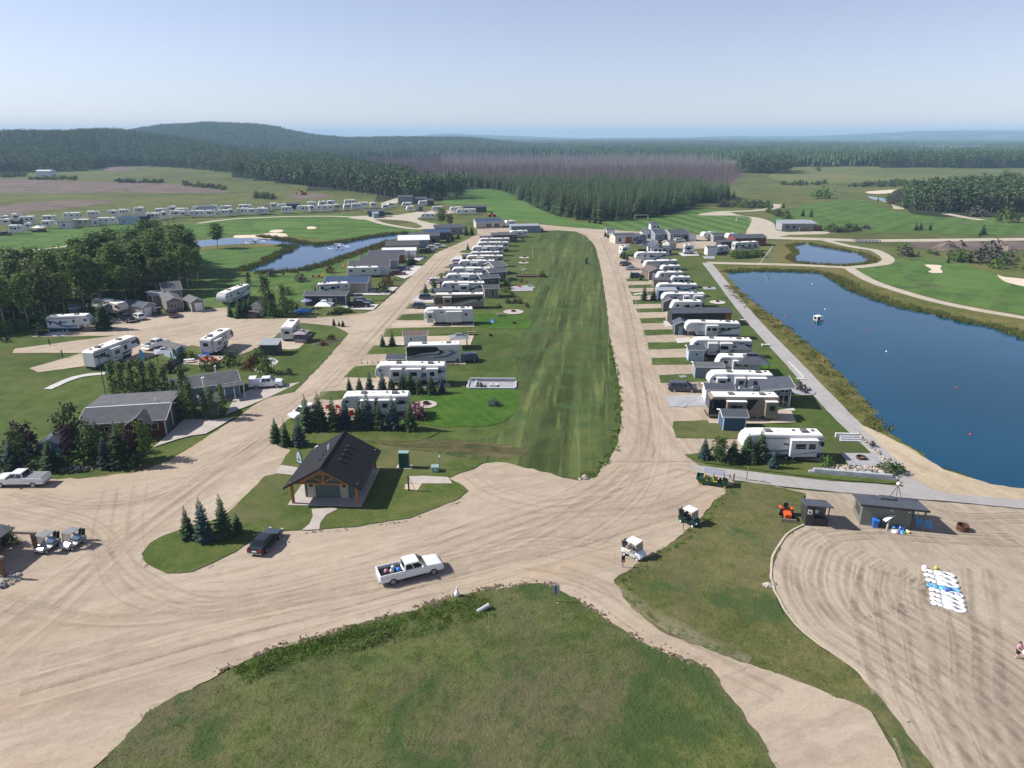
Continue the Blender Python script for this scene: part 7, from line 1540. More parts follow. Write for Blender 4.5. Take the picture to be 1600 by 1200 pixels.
pm_=G(1190,413);o=empty('cable_mast',pm_,0,'tall slender grey cable mast on the far shore of the big pond','mast');Hm=HZ(1202,384,pm_.y)
for a_,b_ in(((-.9,0,0),(3.1,-.5,Hm)),((2.2,0,0),(3.3,-.5,Hm))):MB().tube(a_,b_,.09,n=5).build('leg',M['steel_post'],o)
for k in range(3):f_=.3+.25*k;MB().tube((-.9+4*f_,-.5*f_,Hm*f_),(2.2+1.1*f_,-.5*f_,Hm*f_),.05,n=4).build('cross_bar',M['steel_post'],o)
def fountain(px,label,s=1.0):
 o=empty('pond_fountain',G(*px),0,label,'fountain');b=MB();r_=random.Random(5)
 for k in range(26):
  a=6.2832*k/26;tip=r_.uniform(2.0,3.0)*s;pts_=[(tip*t_*math.cos(a),tip*t_*math.sin(a),(3.4*t_-3.0*t_*t_)*1.5*s+.1)for t_ in(0,.3,.6,.85)]
  for q,w_ in zip(pts_,pts_[1:]):b.tube(q,w_,.05*s,.04*s,3)
 b.build('spray',M['spray'],o);c_=MB();n=40
 for k in range(n):
  a0,a1=6.2832*k/n,6.2832*(k+1)/n;c_.tube((4.2*s*math.cos(a0),4.2*s*math.sin(a0),.09),(4.2*s*math.cos(a1),4.2*s*math.sin(a1),.09),.22*s*r_.uniform(.5,1.2),n=4)
 c_.build('foam_ring',M['spray'],o);MB().lathe([(.5,0),(.55,.25),(.3,.35)],10).build('nozzle',M['rack_black'],o)
fountain((529,387),'spraying pond fountain with a foam ring on the nearer golf pond');fountain((399,378.5),'pond fountain near the sand bunker on the golf pond',.95)
def trackmat(k,c,amt):
 m=bpy.data.materials.new(k);m.use_nodes=True;t=m.node_tree;b=t.nodes['Principled BSDF'];b.inputs['Base Color'].default_value=rgba(c);b.inputs['Roughness'].default_value=.95;b.inputs['Specular IOR Level'].default_value=.1
 uv=N(t,'ShaderNodeUVMap');sx=N(t,'ShaderNodeSeparateXYZ');t.links.new(uv.outputs[0],sx.inputs[0])
 g=N(t,'ShaderNodeNewGeometry');f=noise_n(t,g.outputs['Position'],.35,5,.7,.4);f2=noise_n(t,g.outputs['Position'],3.0,3,.7)
 p=N(t,'ShaderNodeMath',operation='PINGPONG');t.links.new(sx.outputs[0],p.inputs[0]);p.inputs[1].default_value=.5
 a=N(t,'ShaderNodeMath',operation='MULTIPLY');t.links.new(maprange(t,p.outputs[0],0,.35,0,1),a.inputs[0]);t.links.new(maprange(t,f,.38,.62,.1,amt),a.inputs[1])
 a2=N(t,'ShaderNodeMath',operation='MULTIPLY');t.links.new(a.outputs[0],a2.inputs[0]);t.links.new(maprange(t,f2,.35,.6,.5,1),a2.inputs[1])
 t.links.new(a2.outputs[0],b.inputs['Alpha']);return m
def tracks(name,curves,z,m):
 vs=[];fs=[];uvs=[]
 for c,w,off in curves:
  p=catmull([G(a,b)for a,b in c],False,10);n=len(p);k0=len(vs)
  for i,q in enumerate(p):
   d=(p[min(n-1,i+1)]-p[max(0,i-1)]).normalized();nn=Vector((-d.y,d.x,0));e=off+.25*noise.noise(Vector((q.x*.12,q.y*.12,off)))
   for s_ in(-.5,.5):r_=q+nn*(e+w*s_);vs.append((r_.x,r_.y,z+.0006*(len(fs)%40)));uvs.append((s_+.5,i))
  for i in range(n-1):
   a_,b_=Vector(vs[k0+2*i]),Vector(vs[k0+2*i+2])
   if(b_-a_).dot(p[i+1]-p[i])<=.15*(p[i+1]-p[i]).length_squared or any(inside(a_.x,a_.y,g_)or inside(b_.x,b_.y,g_)for g_ in NOTRACK):continue
   fs.append((k0+2*i+1,k0+2*i,k0+2*i+2,k0+2*i+3))
 me=bpy.data.meshes.new(name);me.from_pydata(vs,[],fs);l=me.uv_layers.new(name='UVMap');l.data.foreach_set('uv',[c for lp in me.loops for c in uvs[lp.vertex_index]]);me.materials.append(m);me.update()
 o=link(name,me);o['kind']='structure'
NOTRACK=[polyG(q)for q in([(456,701),(414,745),(369,790),(279,829),(234,850),(217,867),(228,888),(261,902),(300,900),(366,868),(432,834),(499,833),(560,828),(640,814),(720,784),(736,768),(708,757),(720,742),(755,724),(560,660),(440,655)],[(1145,757),(1260,770),(1204,891),(1237,972),(1337,1048),(1500,1260),(1360,1110),(1203,1046),(1134,1023),(1087,1007),(1003,960),(976,944),(960,908),(1040,853),(1110,790)],[(100,1260),(235,1105),(360,1042),(535,981),(706,932),(807,913),(864,914),(962,978),(1112,1046),(1260,1260)],[(905,753),(870,740),(777,722),(750,660),(840,365),(900,364),(934,392),(950,480),(973,655),(966,692),(935,746)],[(0,720),(0,748),(75,752),(210,742),(290,709),(368,656),(422,623),(464,599),(545,522),(500,500),(300,600)])]
flows=[[(-60,1010),(120,880),(290,760),(440,655),(560,540),(680,405)],[(-80,1100),(90,960),(230,830),(340,745),(470,640),(600,515),(720,382)],[(-100,900),(150,960),(420,935),(700,880),(880,800),(990,700),(985,560),(960,430),(938,372)],
[(60,1050),(300,985),(560,930),(760,890),(930,830),(1020,730),(1008,600),(975,440)],[(200,760),(190,850),(240,920),(380,925),(560,885),(780,820),(930,760),(1000,680),(990,580)],[(0,800),(120,830),(190,910),(330,960),(600,905),(830,860),(960,870)],
[(820,880),(930,900),(1010,960),(1110,1010),(1230,1070)],[(860,900),(950,935),(1040,990),(1160,1050)],[(20,770),(130,790),(260,770),(400,690)],[(740,740),(790,770),(880,780),(1000,740),(1060,725),(1110,740)],[(640,870),(760,820),(870,790),(1000,780),(1090,745)],[(30,1080),(330,1000),(700,900),(900,850),(1060,800)]]
cv=[];cl_=[]
for k,f in enumerate(flows):
 for j in range(2):
  o_=rng.uniform(-3.2,3.2)
  for s_ in(-.8,.8):(cv if(j+k)%2 else cl_).append((f,rng.uniform(.35,.7),o_+s_))
 cl_.append((f,rng.uniform(1.0,2.4),rng.uniform(-2,2)))
tracks('tyre_tracks',cv,Z3+.055,trackmat('worn_gravel',(.27,.212,.160),.26));tracks('tyre_tracks',cl_,Z3+.085,trackmat('dusty_gravel',(.50,.415,.325),.30))
edge_=[(1262,822),(1232,838),(1219,858),(1210,885),(1212,915),(1226,950),(1262,995),(1330,1040),(1430,1120),(1600,1300)]
rk=[(edge_,rng.uniform(.5,.9),1.0+1.15*k+rng.uniform(-.2,.2))for k in range(13)]
rk+=[([(1480+14*k,1400),(1425+15*k,1200),(1370+16*k,1080),(1345+18*k,1000),(1335+18*k,940),(1350+16*k,890)],rng.uniform(.4,.9),0)for k in range(0,14,2)]
rk+=[([(1290,845),(1370,838),(1480,846),(1590,850)],.6,o_)for o_ in(-.6,.4,1.6)]+[([(1440,800),(1510,815),(1620,815)],.5,o_)for o_ in(-.5,.6,1.4)]
tracks('rake_marks',rk,Z2+.12,trackmat('dark_raked_sand',(.235,.19,.145),.42));tracks('rake_marks',[(c,w*.6,o_+.55)for c,w,o_ in rk],Z2+.15,trackmat('pale_raked_sand',(.44,.38,.30),.5))  # dark bands along the rake lines, a narrower pale band beside each
# ------------------------------------------------------------------ left side: houses and gardens by the left road
D_A=7.2
hA=cabin((129,688),(261,679),D_A,2.5,'long house with dark shingle roof and dark red front behind garden trees',roof='gx',p=.30,wall='red_siding',roofm='charcoal_shingles',near=[(3.2,4.6,1.0,2.0),(9.6,10.6,.9,2.0)],right=[(4.4,5.4,1.3,2.4)],cat='house',name='house')
A_,rz_,L_=place((129,688),(261,679))
MB().box(L_+.01,L_+.06,.1,D_A-.1,.1,2.45).prism_x([(.2,2.45),(D_A-.2,2.45),(D_A/2,3.5)],L_+.01,L_+.06).build('gable_siding',M['charcoal_siding'],hA);MB().box(L_+.01,L_+.05,7.6,8.7,1.3,2.5).build('window',M['trim_white'],hA);MB().box(L_+.02,L_+.06,7.75,8.55,1.45,2.35).build('pane',M['dark_glass'],hA);MB().box(L_+.06,L_+.10,3.4,3.65,.1,3.5).build('trim_board',M['trim_white'],hA)
MB().box(-.2,L_+.2,D_A/2-.1,D_A/2+.1,2.5+D_A/2*.3+.06,2.5+D_A/2*.3+.2).build('ridge_flashing',M['trim_white'],hA)
MB().prism_x([(D_A/2+.1,3.6),(D_A+3,3.3),(D_A+3,3.45),(D_A/2+.1,3.75)],-.2,L_+.3).build('rear_roof',M['grey_shingles'],hA);MB().box(.1,L_-.05,D_A+.01,D_A+2.8,0,3.25).build('rear_wall',M['charcoal_siding'],hA)  # rear roof in paler shingles: the sun's reflection put into its colour
for x in(9.3,9.9):MB().tube((x,D_A*.68,3.0),(x,D_A*.68,4.2 if x<9.5 else 3.6),.09,n=7).build('vent_pipe',M['plastic_white'],hA)
MB().prism_y([(6.6,2.3),(10.0,2.3),(8.3,3.3)],-1.4,1.5).build('dormer_wall',M['red_siding'],hA);MB().prism_y(roof_prof(4.0,2.3,.6,.2,.1)and[(6.3,2.2),(8.3,3.42),(10.3,2.2),(10.3,2.32),(8.3,3.55),(6.3,2.32)],-1.7,2.2).build('dormer_roof',M['charcoal_shingles'],hA)
hB=cabin((268,634),(376,618),6.6,2.6,'long grey house with charcoal roof, porch posts and white flue behind poplars',roof='gx',p=.26,wall='bluegrey_siding',roofm='charcoal_shingles',near=[(6.9,7.6,.9,2.1)],cat='house',name='house',chimney=(7.7,4.6),porch=(8.2,11.4,1.9,2.4))
MB().tube((5.3,-.5,0),(5.3,-.5,4.0),.16,n=8).tube((5.3,-.5,3.9),(5.3,-.5,4.3),.26,n=8).build('flue',M['plastic_white'],hB)
cabin((318,652),(343,648),3.4,2.5,'small garage wing with white corner board in front of the grey house',roof='gx',p=.3,wall='bluegrey_siding',roofm='charcoal_shingles',cat='garage',name='garage')
cabin((62,724),(106,722),4.6,2.5,'blue-green gabled shed with dark roof among front garden trees',roof='gy',p=.5,wall='blue_siding',roofm='bluegrey_shingles',trim='blue_siding',door=2.4,doorm='door_teal',cat='shed',name='garden_shed')
for px,py,h_,bl,t_ in((22,733,50,1,'pale blue spruce behind the parked pickup at the left edge'),(82,735,50,0,'dark green spruce in front of the blue-green shed'),(167,730,50,1,'small blue spruce in front of the long house'),(190,728,72,0,'tall green spruce in front of the long house dormer')):sp_at(px,py,h_,t_,bool(bl),None,1.2)
for px,h_,k,t_,w_ in(((40,716),62,'purple','purple-leaved tree at the left end of the front garden',1.3),((114,706),80,'green','dark green tree behind the purple one beside the shed',1.1),((116,722),64,'purple','dark purple tree right of the blue-green shed',1.1),((150,722),68,'green','fresh green tree between shed and long house',1.2),((212,718),60,'purple','purple tree before the dormer of the long house',.9),((229,717),64,'lime','yellow-green young tree at the right end of the front garden',.9),((196,706),48,'lime','lime green tree behind the tall front garden spruce',.9),((180,712),44,'purple','slim purple tree beside the small blue spruce',.8),((36,728),62,'green','dark leafy tree behind the pale blue spruce',1.1)):rnd_tree(px,h_*.88,k,t_,None,w_*.72)
for px,h_,k,t_,w_ in(((131,724),2.2,'lime','bright green bush between the shed and the fresh green tree',1.3),((54,726),3.0,'olive','pale grey-green bush left of the blue-green shed',1.0),((6,728),2.6,'green','broad grey-green hedge bush at the left edge',1.6),((66,733),1.8,'dark','dark bush at the foot of the blue-green shed',1.3),((205,726),1.6,'green','low green bush under the purple tree before the dormer',1.3),((102,730),1.4,'dark','dark low bush beside the rock bed of the front garden',1.3),((142,728),1.2,'green','small bush at the foot of the small blue spruce',1.3)):shrub(px,h_,k,t_,None,w_)
for px,h_,t_ in(((181,626),58,'columnar poplar first from the left behind the long house'),((195,627),62,'columnar poplar second from the left behind the long house'),((212,628),64,'columnar poplar third from the left behind the long house'),((229,629),68,'columnar poplar fourth from the left behind the long house'),((246,630),66,'columnar poplar fifth from the left behind the long house'),((262,632),60,'columnar poplar sixth from the left behind the long house'),((293,652),78,'tall columnar poplar before the middle of the grey house'),((301,655),60,'dense columnar poplar right of the tall one at the grey house'),((322,656),46,'shorter columnar poplar by the garage wing'),((334,655),50,'columnar poplar by the white corner board of the garage wing'),((349,648),48,'leafy columnar poplar at the porch of the grey house'),((276,640),46,'slim columnar poplar at the left end of the grey house')):
 p_=G(*px);tree('poplar_tree',rng.choice(COLA),T_COL,p_,HZ(px[0],px[1]-h_,p_.y),8,t_,'poplar',None,.8)
for px,h_,t_ in(((418,494),64,'tall broad poplar beside the white barn shed'),((444,490),46,'thin poplar right of the tall broad one'),((428,494),36,'low poplar between the tall and the thin one')):
 p_=G(*px);tree('poplar_tree',rng.choice(COLA),T_COL,p_,HZ(px[0],px[1]-h_,p_.y),8,t_,'poplar',None,1.0)
for px,h_,k,t_ in(((390,578),2.6,'rust','rust-red hedge bush behind the grey house'),((398,572),2.4,'rust','second rust-red bush of the hedge behind the grey house'),((362,570),3.0,'green','round green bush left of the rust-red hedge'),((322,578),2.2,'green','green bush before the red chairs'),((336,574),1.8,'green','small conical bush right of the green bush before the red chairs'),((415,584),3.4,'dark','dark bush beside the curved white garden path'),((405,565),3.0,'green','green bush above the curved white garden path'),((451,586),1.6,'olive','lone ragged bush on the lawn above the pickup with cap'),((275,578),2.6,'blue','grey-blue bush beside the small grey gazebo'),((264,582),2.2,'purple','purple bush near the small grey gazebo'),((284,560),2.6,'dark','dark bush at the pale garden house wall'),((299,562),2.0,'dark','small dark bush right of the pale garden house')):shrub(px,h_*.8,k,t_,None,1.0)
strip('garden_path',[(398,577),(405,582),(412,581),(424,572),(430,566),(424,562),(418,562)],1.1,Z5,m_concw)
rv((76,520),(143,518),'5','R','white fifth wheel with pale stripes parked before the aspen grove','wb',wins=[(3.2,3.6,2.2,2.9),(6.0,6.4,1.9,2.7),(8.2,8.6,1.9,2.6),(.5,1.2,2.5,3.0)],ac=1)
rv((151,580),(222,552),'5','R','big white toy hauler fifth wheel with dark trim and rear ramp','wd',Hh=3.9,dark_cap=True,end_win=False,wins=[(3.6,4.4,2.0,2.9),(7.0,7.8,2.2,2.9),(9.2,10.4,2.2,3.0),(1.2,2.3,2.6,3.2)],door=5.2,slide=[(5.9,8.4,[(6.4,7.6)])])
rv((333,557),(367,538),'5','R','white and grey fifth wheel with a rear window above the red chairs','wd',Hh=3.7,dark_cap=True,door=4.4,slide=[(6.0,8.6,[(6.4,7.8)])])
rv((147,488),(189,497),'5','R','cream fifth wheel with dark nose cap and grey awning by the grove','c',dark_cap=True,awning=(4.0,8.5,'canvas_grey',2.2),wins=[(2.9,3.6,2.0,2.9),(1.0,1.8,2.4,3.0)])
rv((354,481),(393,463),'5','L','white round-nosed fifth wheel behind the spruce clump','w')
rv((459,534),(471,518),'t','R','short white camper with a rear window standing on its own gravel site','wd',Hh=3.2,ac=1,wins=[(1.6,2.3,1.7,2.5),(4.2,5.0,1.7,2.5)],door=2.6)
gazebo((461,537),(477,537),3.4,2.2,'grey mesh screen tent beside the short white camper','screen_mesh','canvas_grey',.3,'screen_tent','screen_mesh')
pickup((245,543),(262,537),'white pickup parked behind the toy hauler',L=5.8);pickup((417,605),(450,603),'white pickup with open cap on its bed in the drive of the grey house',L=5.7,cap=True)
pickup((199,502),(211,506),'dark pickup parked nose out beside the cream fifth wheel','black_paint',5.8);car((216,499),(206,496),'white suv parked between the dark pickup and the pale garage','white_paint');pickup((269,494),(264,489.5),'brown pickup parked before the gabled cabin with big windows','brown_paint',5.6)
cabin((224,496),(244,491),7.5,2.6,'pale garage with grey roof and white door beside the white suv',roof='gy',p=.42,wall='tan_siding',roofm='bluegrey_shingles',gar=(.5,2.6),cat='garage',name='garage')
cabin((300,488),(320,485),5.5,2.6,'brown-grey garage with white door right of the gabled cabin',roof='gy',p=.5,wall='taupe_siding',roofm='grey_shingles',gar=(.9,2.8),cat='garage',name='garage')
cabin((262,488),(287,485),8,2.8,'taupe gabled cabin with a row of big white windows',roof='gy',p=.45,wall='taupe_siding',roofm='grey_shingles',near=[(.9,1.5,.9,2.2),(1.7,2.3,.9,2.2),(2.5,3.1,.9,2.2),(3.3,3.9,.9,2.2)])
cabin((258,474),(286,471),7,3.4,'grey-roofed building behind the gabled cabin at the grove edge',roof='gx',p=.45,wall='taupe_siding',roofm='grey_shingles',cat='building',name='building')
cabin((240,478),(260,475),4,2.6,'grey lean-to roof left of the building at the grove edge',roof='mono',p=.12,wall='taupe_siding',roofm='grey_metal_roof',cat='shed',name='lean_to_shed')
cabin((395,493),(411,493),3.4,2.6,'white barn-shaped shed beside the tall broad poplar',roof='gy',p=.6,wall='white_siding',roofm='grey_shingles',cat='shed',name='garden_shed');cabin((383,497),(401,497),2.0,.9,'low brown box shelter in front of the white barn shed',roof='mono',p=.15,wall='brown_siding',roofm='brown_shingles',cat='shelter',name='low_shelter',corner=False)
cabin((112,497),(136,495),3.0,2.5,'blue-grey metal shed behind the white fifth wheel at the grove',roof='gx',p=.3,wall='bluegrey_siding',roofm='blue_metal_roof',cat='shed',name='garden_shed')
cabin((408,556),(434,556),3.0,2.3,'dark grey shed with flat light roof alone on the lawn',roof='mono',p=.12,wall='charcoal_siding',roofm='grey_metal_roof',trim='trim_black',cat='shed',name='garden_shed')
cabin((277,562),(292,558),4.5,2.3,'pale garden house with tan roof left of the rear-window fifth wheel',roof='gy',p=.4,wall='sky_siding',roofm='grey_shingles',cat='shed',name='garden_shed')
gazebo((247,570),(270,567),3.2,2.3,'small grey hip-roofed gazebo behind the columnar poplars','grey_metal_roof','trim_black',.35)
for k,(px,rz_)in enumerate((((316,566),.2),((323,563),.5),((329,568),-.2),((334,564),.1),((340,567),-.4))):chair(px,rz_,('red garden chair at the left end of the row of five','red garden chair second from the left in the row of five','red garden chair in the middle of the row of five','red garden chair fourth from the left in the row of five','red garden chair at the right end of the row of five')[k],'red_plastic','row of red chairs behind the rear-window fifth wheel')
picnic((296,567),.3,'white garden table left of the row of five red chairs','vinyl_white');picnic((320,559),.2,'blue picnic table behind the row of five red chairs','blue_plastic')
for px,t_ in(((13,534),'black garden chair on the far left lawn'),):chair(px,.5,t_,'canvas_dark');chair((8,535),-.4,'second black garden chair on the far left lawn, nearer the edge','canvas_dark')
golf_cart((66,524),(58,525),'dark golf cart at the rear of the white fifth wheel by the grove','black_paint','canvas_dark','dark_cloth',bags=False);golf_cart((246,492),(240,494),'black golf cart beside the pale garage','black_paint','canvas_white','dark_cloth',bags=False)
post((78,540),1.5,'dark service post on the first empty gravel site','service_post','post','rack_black',.12);post((98,559),1.6,'green service post on the second empty gravel site','service_post','post','utility_green',.12);post((166,620),7.0,'tall dark green lamp post behind the long house','lamp_post','lamp post','utility_green',.07,((-.1,.5,-.1,.1,6.9,7.05),'rack_black','lamp_head'))
o=empty('service_flag',G(222,574),0,'light blue feather flag beside the toy hauler','flag');MB().tube((0,0,0),(0,0,3.6),.04,n=5).build('pole',M['steel_post'],o);MB().prism_y([(.04,.9),(.75,1.1),(.8,2.9),(.35,3.6),(.04,3.6)],-.015,.015).build('banner',M['sky_blue_plastic'],o)
o=empty('garden_bed',G(511,536),R(38),'stone-edged flower bed with thin stems on the lawn by the road fork','flower bed');MB().box(-3,3,-.7,.7,0,.3).build('soil',m_soil,o)
for k in range(9):link('stone',ROCK[k%4],o,(-2.8+k*.7,-.75,0));
for k in range(7):MB().tube((-2.4+k*.75,.2,.2),(-2.5+k*.78,.3,1.9-.1*k),.05,.02,5).build('stem',M['brown_timber'],o)
for px,h_,k in(((505,540),1.1,'rust'),((515,533),1.2,'dark'),((519,530),1.0,'purple')):shrub(px,h_,k,{'rust':'rusty shrub at the left end of the stone-edged bed','dark':'dark shrub in the middle of the stone-edged bed','purple':'purple shrub at the right end of the stone-edged bed'}[k])
for px,hh,t_ in(((389,447),22,'thin young tree alone on the striped fairway'),((443,432),10,'small young tree on the pond bank fairway')):p_=G(*px);tree('young_tree',COLA[0],T_COL,p_,HZ(px[0],px[1]-hh,p_.y),8,t_,'tree',None,1.3)
# ------------------------------------------------------------------ park cabins between the left road and the golf pond, nearest first
cabin((477,478),(541,478),5,2.8,'navy cabin with white windows nearest the road fork',roof='gx',p=.25,wall='navy_siding',near=[(4.0,4.9,.9,2.1),(5.0,5.9,.9,2.1),(7.3,8.3,.9,2.1)],right=[(1.2,2.2,.9,2.1)],door=6.2,chimney=(3.6,2.6))
gazebo((494,492),(516,492),3.4,2.3,'white peaked canopy tent before the navy cabin','canvas_white','canvas_white',.55,'canopy_tent')
rv((497,464),(548,462),'5','R','white fifth wheel between the navy cabin and the blue-roofed cabin','w')
cabin((508,458),(574,458),7,3.0,'tan cabin with blue metal roof and white gable end',roof='gx',p=.32,wall='tan_siding',roofm='blue_metal_roof',near=[(1.5,2.6,.8,2.2),(3.4,4.5,.8,2.2)],right=[(1.0,2.2,.3,2.2),(3.6,4.8,.3,2.2)])
rv((543,434),(595,433),'t','R','white travel trailer beside the cabin with porch windows','p')
cabin((546,431),(608,430),7,3.0,'white cabin with charcoal roof behind the white travel trailer',roof='gx',p=.36,wall='white_siding',near=[(2,3,.8,2.1),(4,5,.8,2.1)],right=[(1.5,2.5,.3,2.2),(3.8,4.8,.8,2.1)])
cabin((563,421),(622,420),7,3.0,'blue-grey cabin with long charcoal roof, third along the road',roof='gx',p=.36,wall='bluegrey_siding',right=[(1.5,2.5,.3,2.2),(4,5,.8,2.1)])
cabin((577,412),(632,411),6.5,3.0,'cabin with blue roof and rust-brown end wall',roof='gx',p=.33,wall='orange_wood',roofm='slate_roof',corner=False)
cabin((598,404),(650,403),5,2.7,'low white cabin with pale windows and flat light roof',roof='mono',p=.06,wall='white_siding',roofm='white_metal_roof',near=[(1,2,1,2),(3,4,1,2),(5,6,1,2),(7,8,1,2)],simple=True)
cabin((604,397),(655,396),7,3.1,'grey cabin with charcoal roof and tan end bay, midway along the road',roof='gx',p=.36,wall='tan_siding',near=[(2,3,1,2),(5,6,1,2)],right=[(1.5,2.5,.8,2.2)],simple=True)
cabin((623,388),(671,387),7,3.1,'cabin with a bright white metal roof',roof='mono',p=.14,wall='bluegrey_siding',roofm='white_metal_roof',right=[(2,3,.8,2.2)],simple=True)
cabin((640,381),(687,380),7,3.0,'brown cabin behind the white-roofed one',roof='gx',p=.3,wall='brown_siding',near=[(9,11,0.2,2.2)],simple=True)
cabin((664,375),(704,374),7,3.0,'dark cabin with blue metal roof and garage door',roof='gx',p=.32,wall='charcoal_siding',roofm='blue_metal_roof',gar=(9,12,'trim_black'),simple=True)
cabin((680,367),(723,366),7,3.0,'grey cabin with slate roof last before the bungalow',roof='gx',p=.32,wall='grey_siding',roofm='slate_roof',near=[(4,5,1,2),(8,9,1,2)],simple=True)
pickup((561,480),(585,479),'black pickup parked before the navy cabin, nearer one','black_paint',5.8);car((566,474),(588,473),'dark suv parked behind the black pickup','bluegrey_paint');car((623,430),(640,429.5),'maroon suv parked at the charcoal-roofed white cabin','maroon_paint');pickup((668,395),(684,394.5),'black pickup parked at the tan end bay cabin','black_paint',5.8);car((687,387),(700,386.5),'white suv parked at the white-roofed cabin','white_paint');car((676,390),(690,389.6),'second white suv parked behind the black pickup','white_paint');car((630,423),(646,422.6),'dark grey car under the carport of the blue-grey cabin','grey_paint')
o=empty('covered_boat',G(475,491),.2,'boat under a blue tarp beside the white canopy tent','boat');MB().prism_y([(-2.2,.5),(1.8,.5),(2.4,.9),(1.2,1.2),(-.4,1.5),(-2.2,1.1)],-.9,.9).build('tarp',M['canvas_blue'],o,bevel=.15);MB().box(-1.9,1.8,-.6,.6,.25,.5).build('trailer_frame',M['steel_post'],o)
for x in(-.5,):MB().tube((x,-.85,.25),(x,.85,.25),.25,n=10).build('wheel',M['tyre_rubber'],o)
o=empty('patio_umbrella',G(480,482),0,'pale purple patio umbrella by the navy cabin','umbrella');MB().tube((0,0,0),(0,0,2.4),.04,n=5).build('pole',M['steel_post'],o);MB().lathe([(1.5,2.0),(1.45,2.05),(.1,2.6)],8).build('canopy',M['canvas_purple'],o)
for k,(px,m_)in enumerate((((490,434),'orange_plastic'),((497,434),'red_plastic'),((502,433),'orange_plastic'),((557,397),'orange_plastic'),((563,397),'red_plastic'),((578,391),'orange_plastic'),((586,390),'orange_plastic'),((596,386),'red_plastic'),((601,384),'orange_plastic'),((535,419),'red_plastic'))):chair(px,k,('orange chair left of three behind the blue-roofed tan cabin','red chair in the middle of three behind the blue-roofed tan cabin','orange chair right of three behind the blue-roofed tan cabin','orange chair on the pond lawn behind the blue-grey cabin','red chair on the pond lawn behind the blue-grey cabin','orange chair on the pond lawn behind the rust-ended cabin, left','orange chair on the pond lawn behind the rust-ended cabin, right','red chair on the pond lawn behind the low white cabin','orange chair on the pond lawn behind the low white cabin','red chair on the deck behind the charcoal-roofed white cabin')[k],m_)
for px,h_,t_ in(((640,414),24,'dark spruce at the corner of the rust-ended cabin'),((645,413),18,'smaller spruce right of the dark one at the rust-ended cabin'),((706,377),16,'dark spruce before the dark garage-door cabin'),((728,368),19,'spruce at the last grey cabin'),((737,367),16,'spruce by the road opposite the bungalow'),((700,378),13,'small spruce left of the dark one at the garage-door cabin'),((716,372),12,'small spruce behind the last grey cabin'),((493,458),13,'small spruce left of the white fifth wheel by the cabins'),((536,455),12,'small spruce before the blue-roofed tan cabin'),((515,456),11,'tiny spruce before the blue-roofed tan cabin, left')):sp_at(px[0],px[1],h_,t_)
for px,h_,k,t_ in(((604,447),2.6,'rust','golden brown small tree on the drive by the blue-roofed cabin'),((598,457),2.6,'green','little green tree at the concrete drive of the blue-roofed cabin'),((532,488),2.0,'dark','dark bush right of the white canopy tent'),((545,488),1.2,'green','low green bush by the black pickup'),((455,488),3.0,'dark','dark bush in the shade of the thin poplar'),((432,494),2.4,'dark','dark bush at the foot of the poplars'),((424,432),2.0,'olive','ragged bush at the corner of the golf pond'),((449,460),2.0,'dark','dark low bush behind the garden of the navy cabin'),((470,440),2.2,'olive','brown-green bush on the garden edge by the fairway'),((516,426),2.0,'rust','rusty bush on the bank behind the white travel trailer')):shrub(px,h_,k,t_,None,1.2)
for px,hh,w_,t_ in(((690,355),30,1.9,'broad aspen beside the gravel road behind the last cabins'),((703,356),22,1.6,'smaller aspen right of the broad one behind the last cabins')):p_=G(*px);tree('aspen_tree',ASP[0],T_ASP[0],p_,HZ(px[0],px[1]-hh,p_.y),14,t_,'aspen',None,w_)
# ------------------------------------------------------------------ far camp: the long line of trailers below the bare field
ordn='21st 22nd 23rd 24th 25th 26th 27th 28th 29th 30th'.split();ordn=['first','second','third','fourth','fifth','sixth','seventh','eighth','ninth','tenth','eleventh','twelfth','thirteenth','fourteenth','fifteenth','sixteenth','seventeenth','eighteenth','nineteenth','twentieth']+ordn
fr_=[(38,50,361,'wd'),(252,264,343,'wd'),(283,295,341,'w'),(322,338,340,'w'),(358,368,338,'wd'),(440,458,334,'w'),(484,494,332,'w'),(537,549,329,'w'),(0,17,355,'w'),(15,37,366,'w'),(66,87,358,'w'),(112,140,355,'c'),(153,182,352,'w'),(228,250,345,'w'),(265,282,341,'wd'),(296,320,340,'w'),(340,358,339,'w'),(369,388,337,'w'),(388,404,337,'w'),(400,420,336,'wd'),(464,483,333,'w'),(495,520,332,'w'),(522,536,330,'c'),(550,566,328,'w'),(560,576,326,'wd'),(579,591,326,'w')]
bk_=[(0,14,349,'w'),(20,34,347,'wd'),(31,55,351,'w'),(67,90,349,'wd'),(99,126,344,'w'),(137,157,341,'w'),(209,226,336,'w'),(243,262,336,'wd'),(275,296,337,'w'),(344,362,332,'w'),(373,395,330,'w'),(404,415,335,'w'),(262,276,334,'w'),(301,316,333,'w'),(326,342,332,'wd'),(186,204,338,'w'),(168,184,340,'w'),(434,448,329,'wd'),(498,510,325,'w'),(512,526,324,'w'),(423,437,328,'w'),(481,496,326,'w'),(538,555,322,'w')]
for row,nm in((fr_,'nearer line'),(bk_,'rear line')):
 for k,(x0,x1,y,s)in enumerate(sorted(row)):
  rv((x0,y),(x1,y-.4),'5' if k%3==0 else 't','R' if k%2 else 'L','small white trailer, %s from the left in the %s of the far camp'%(ordn[k],nm)if s!='c' else 'small cream trailer, %s from the left in the %s of the far camp'%(ordn[k],nm),s,simple=True,ac=1,group='trailers of the far camp',swoosh=False,Hh=rng.uniform(3.6,4.2))
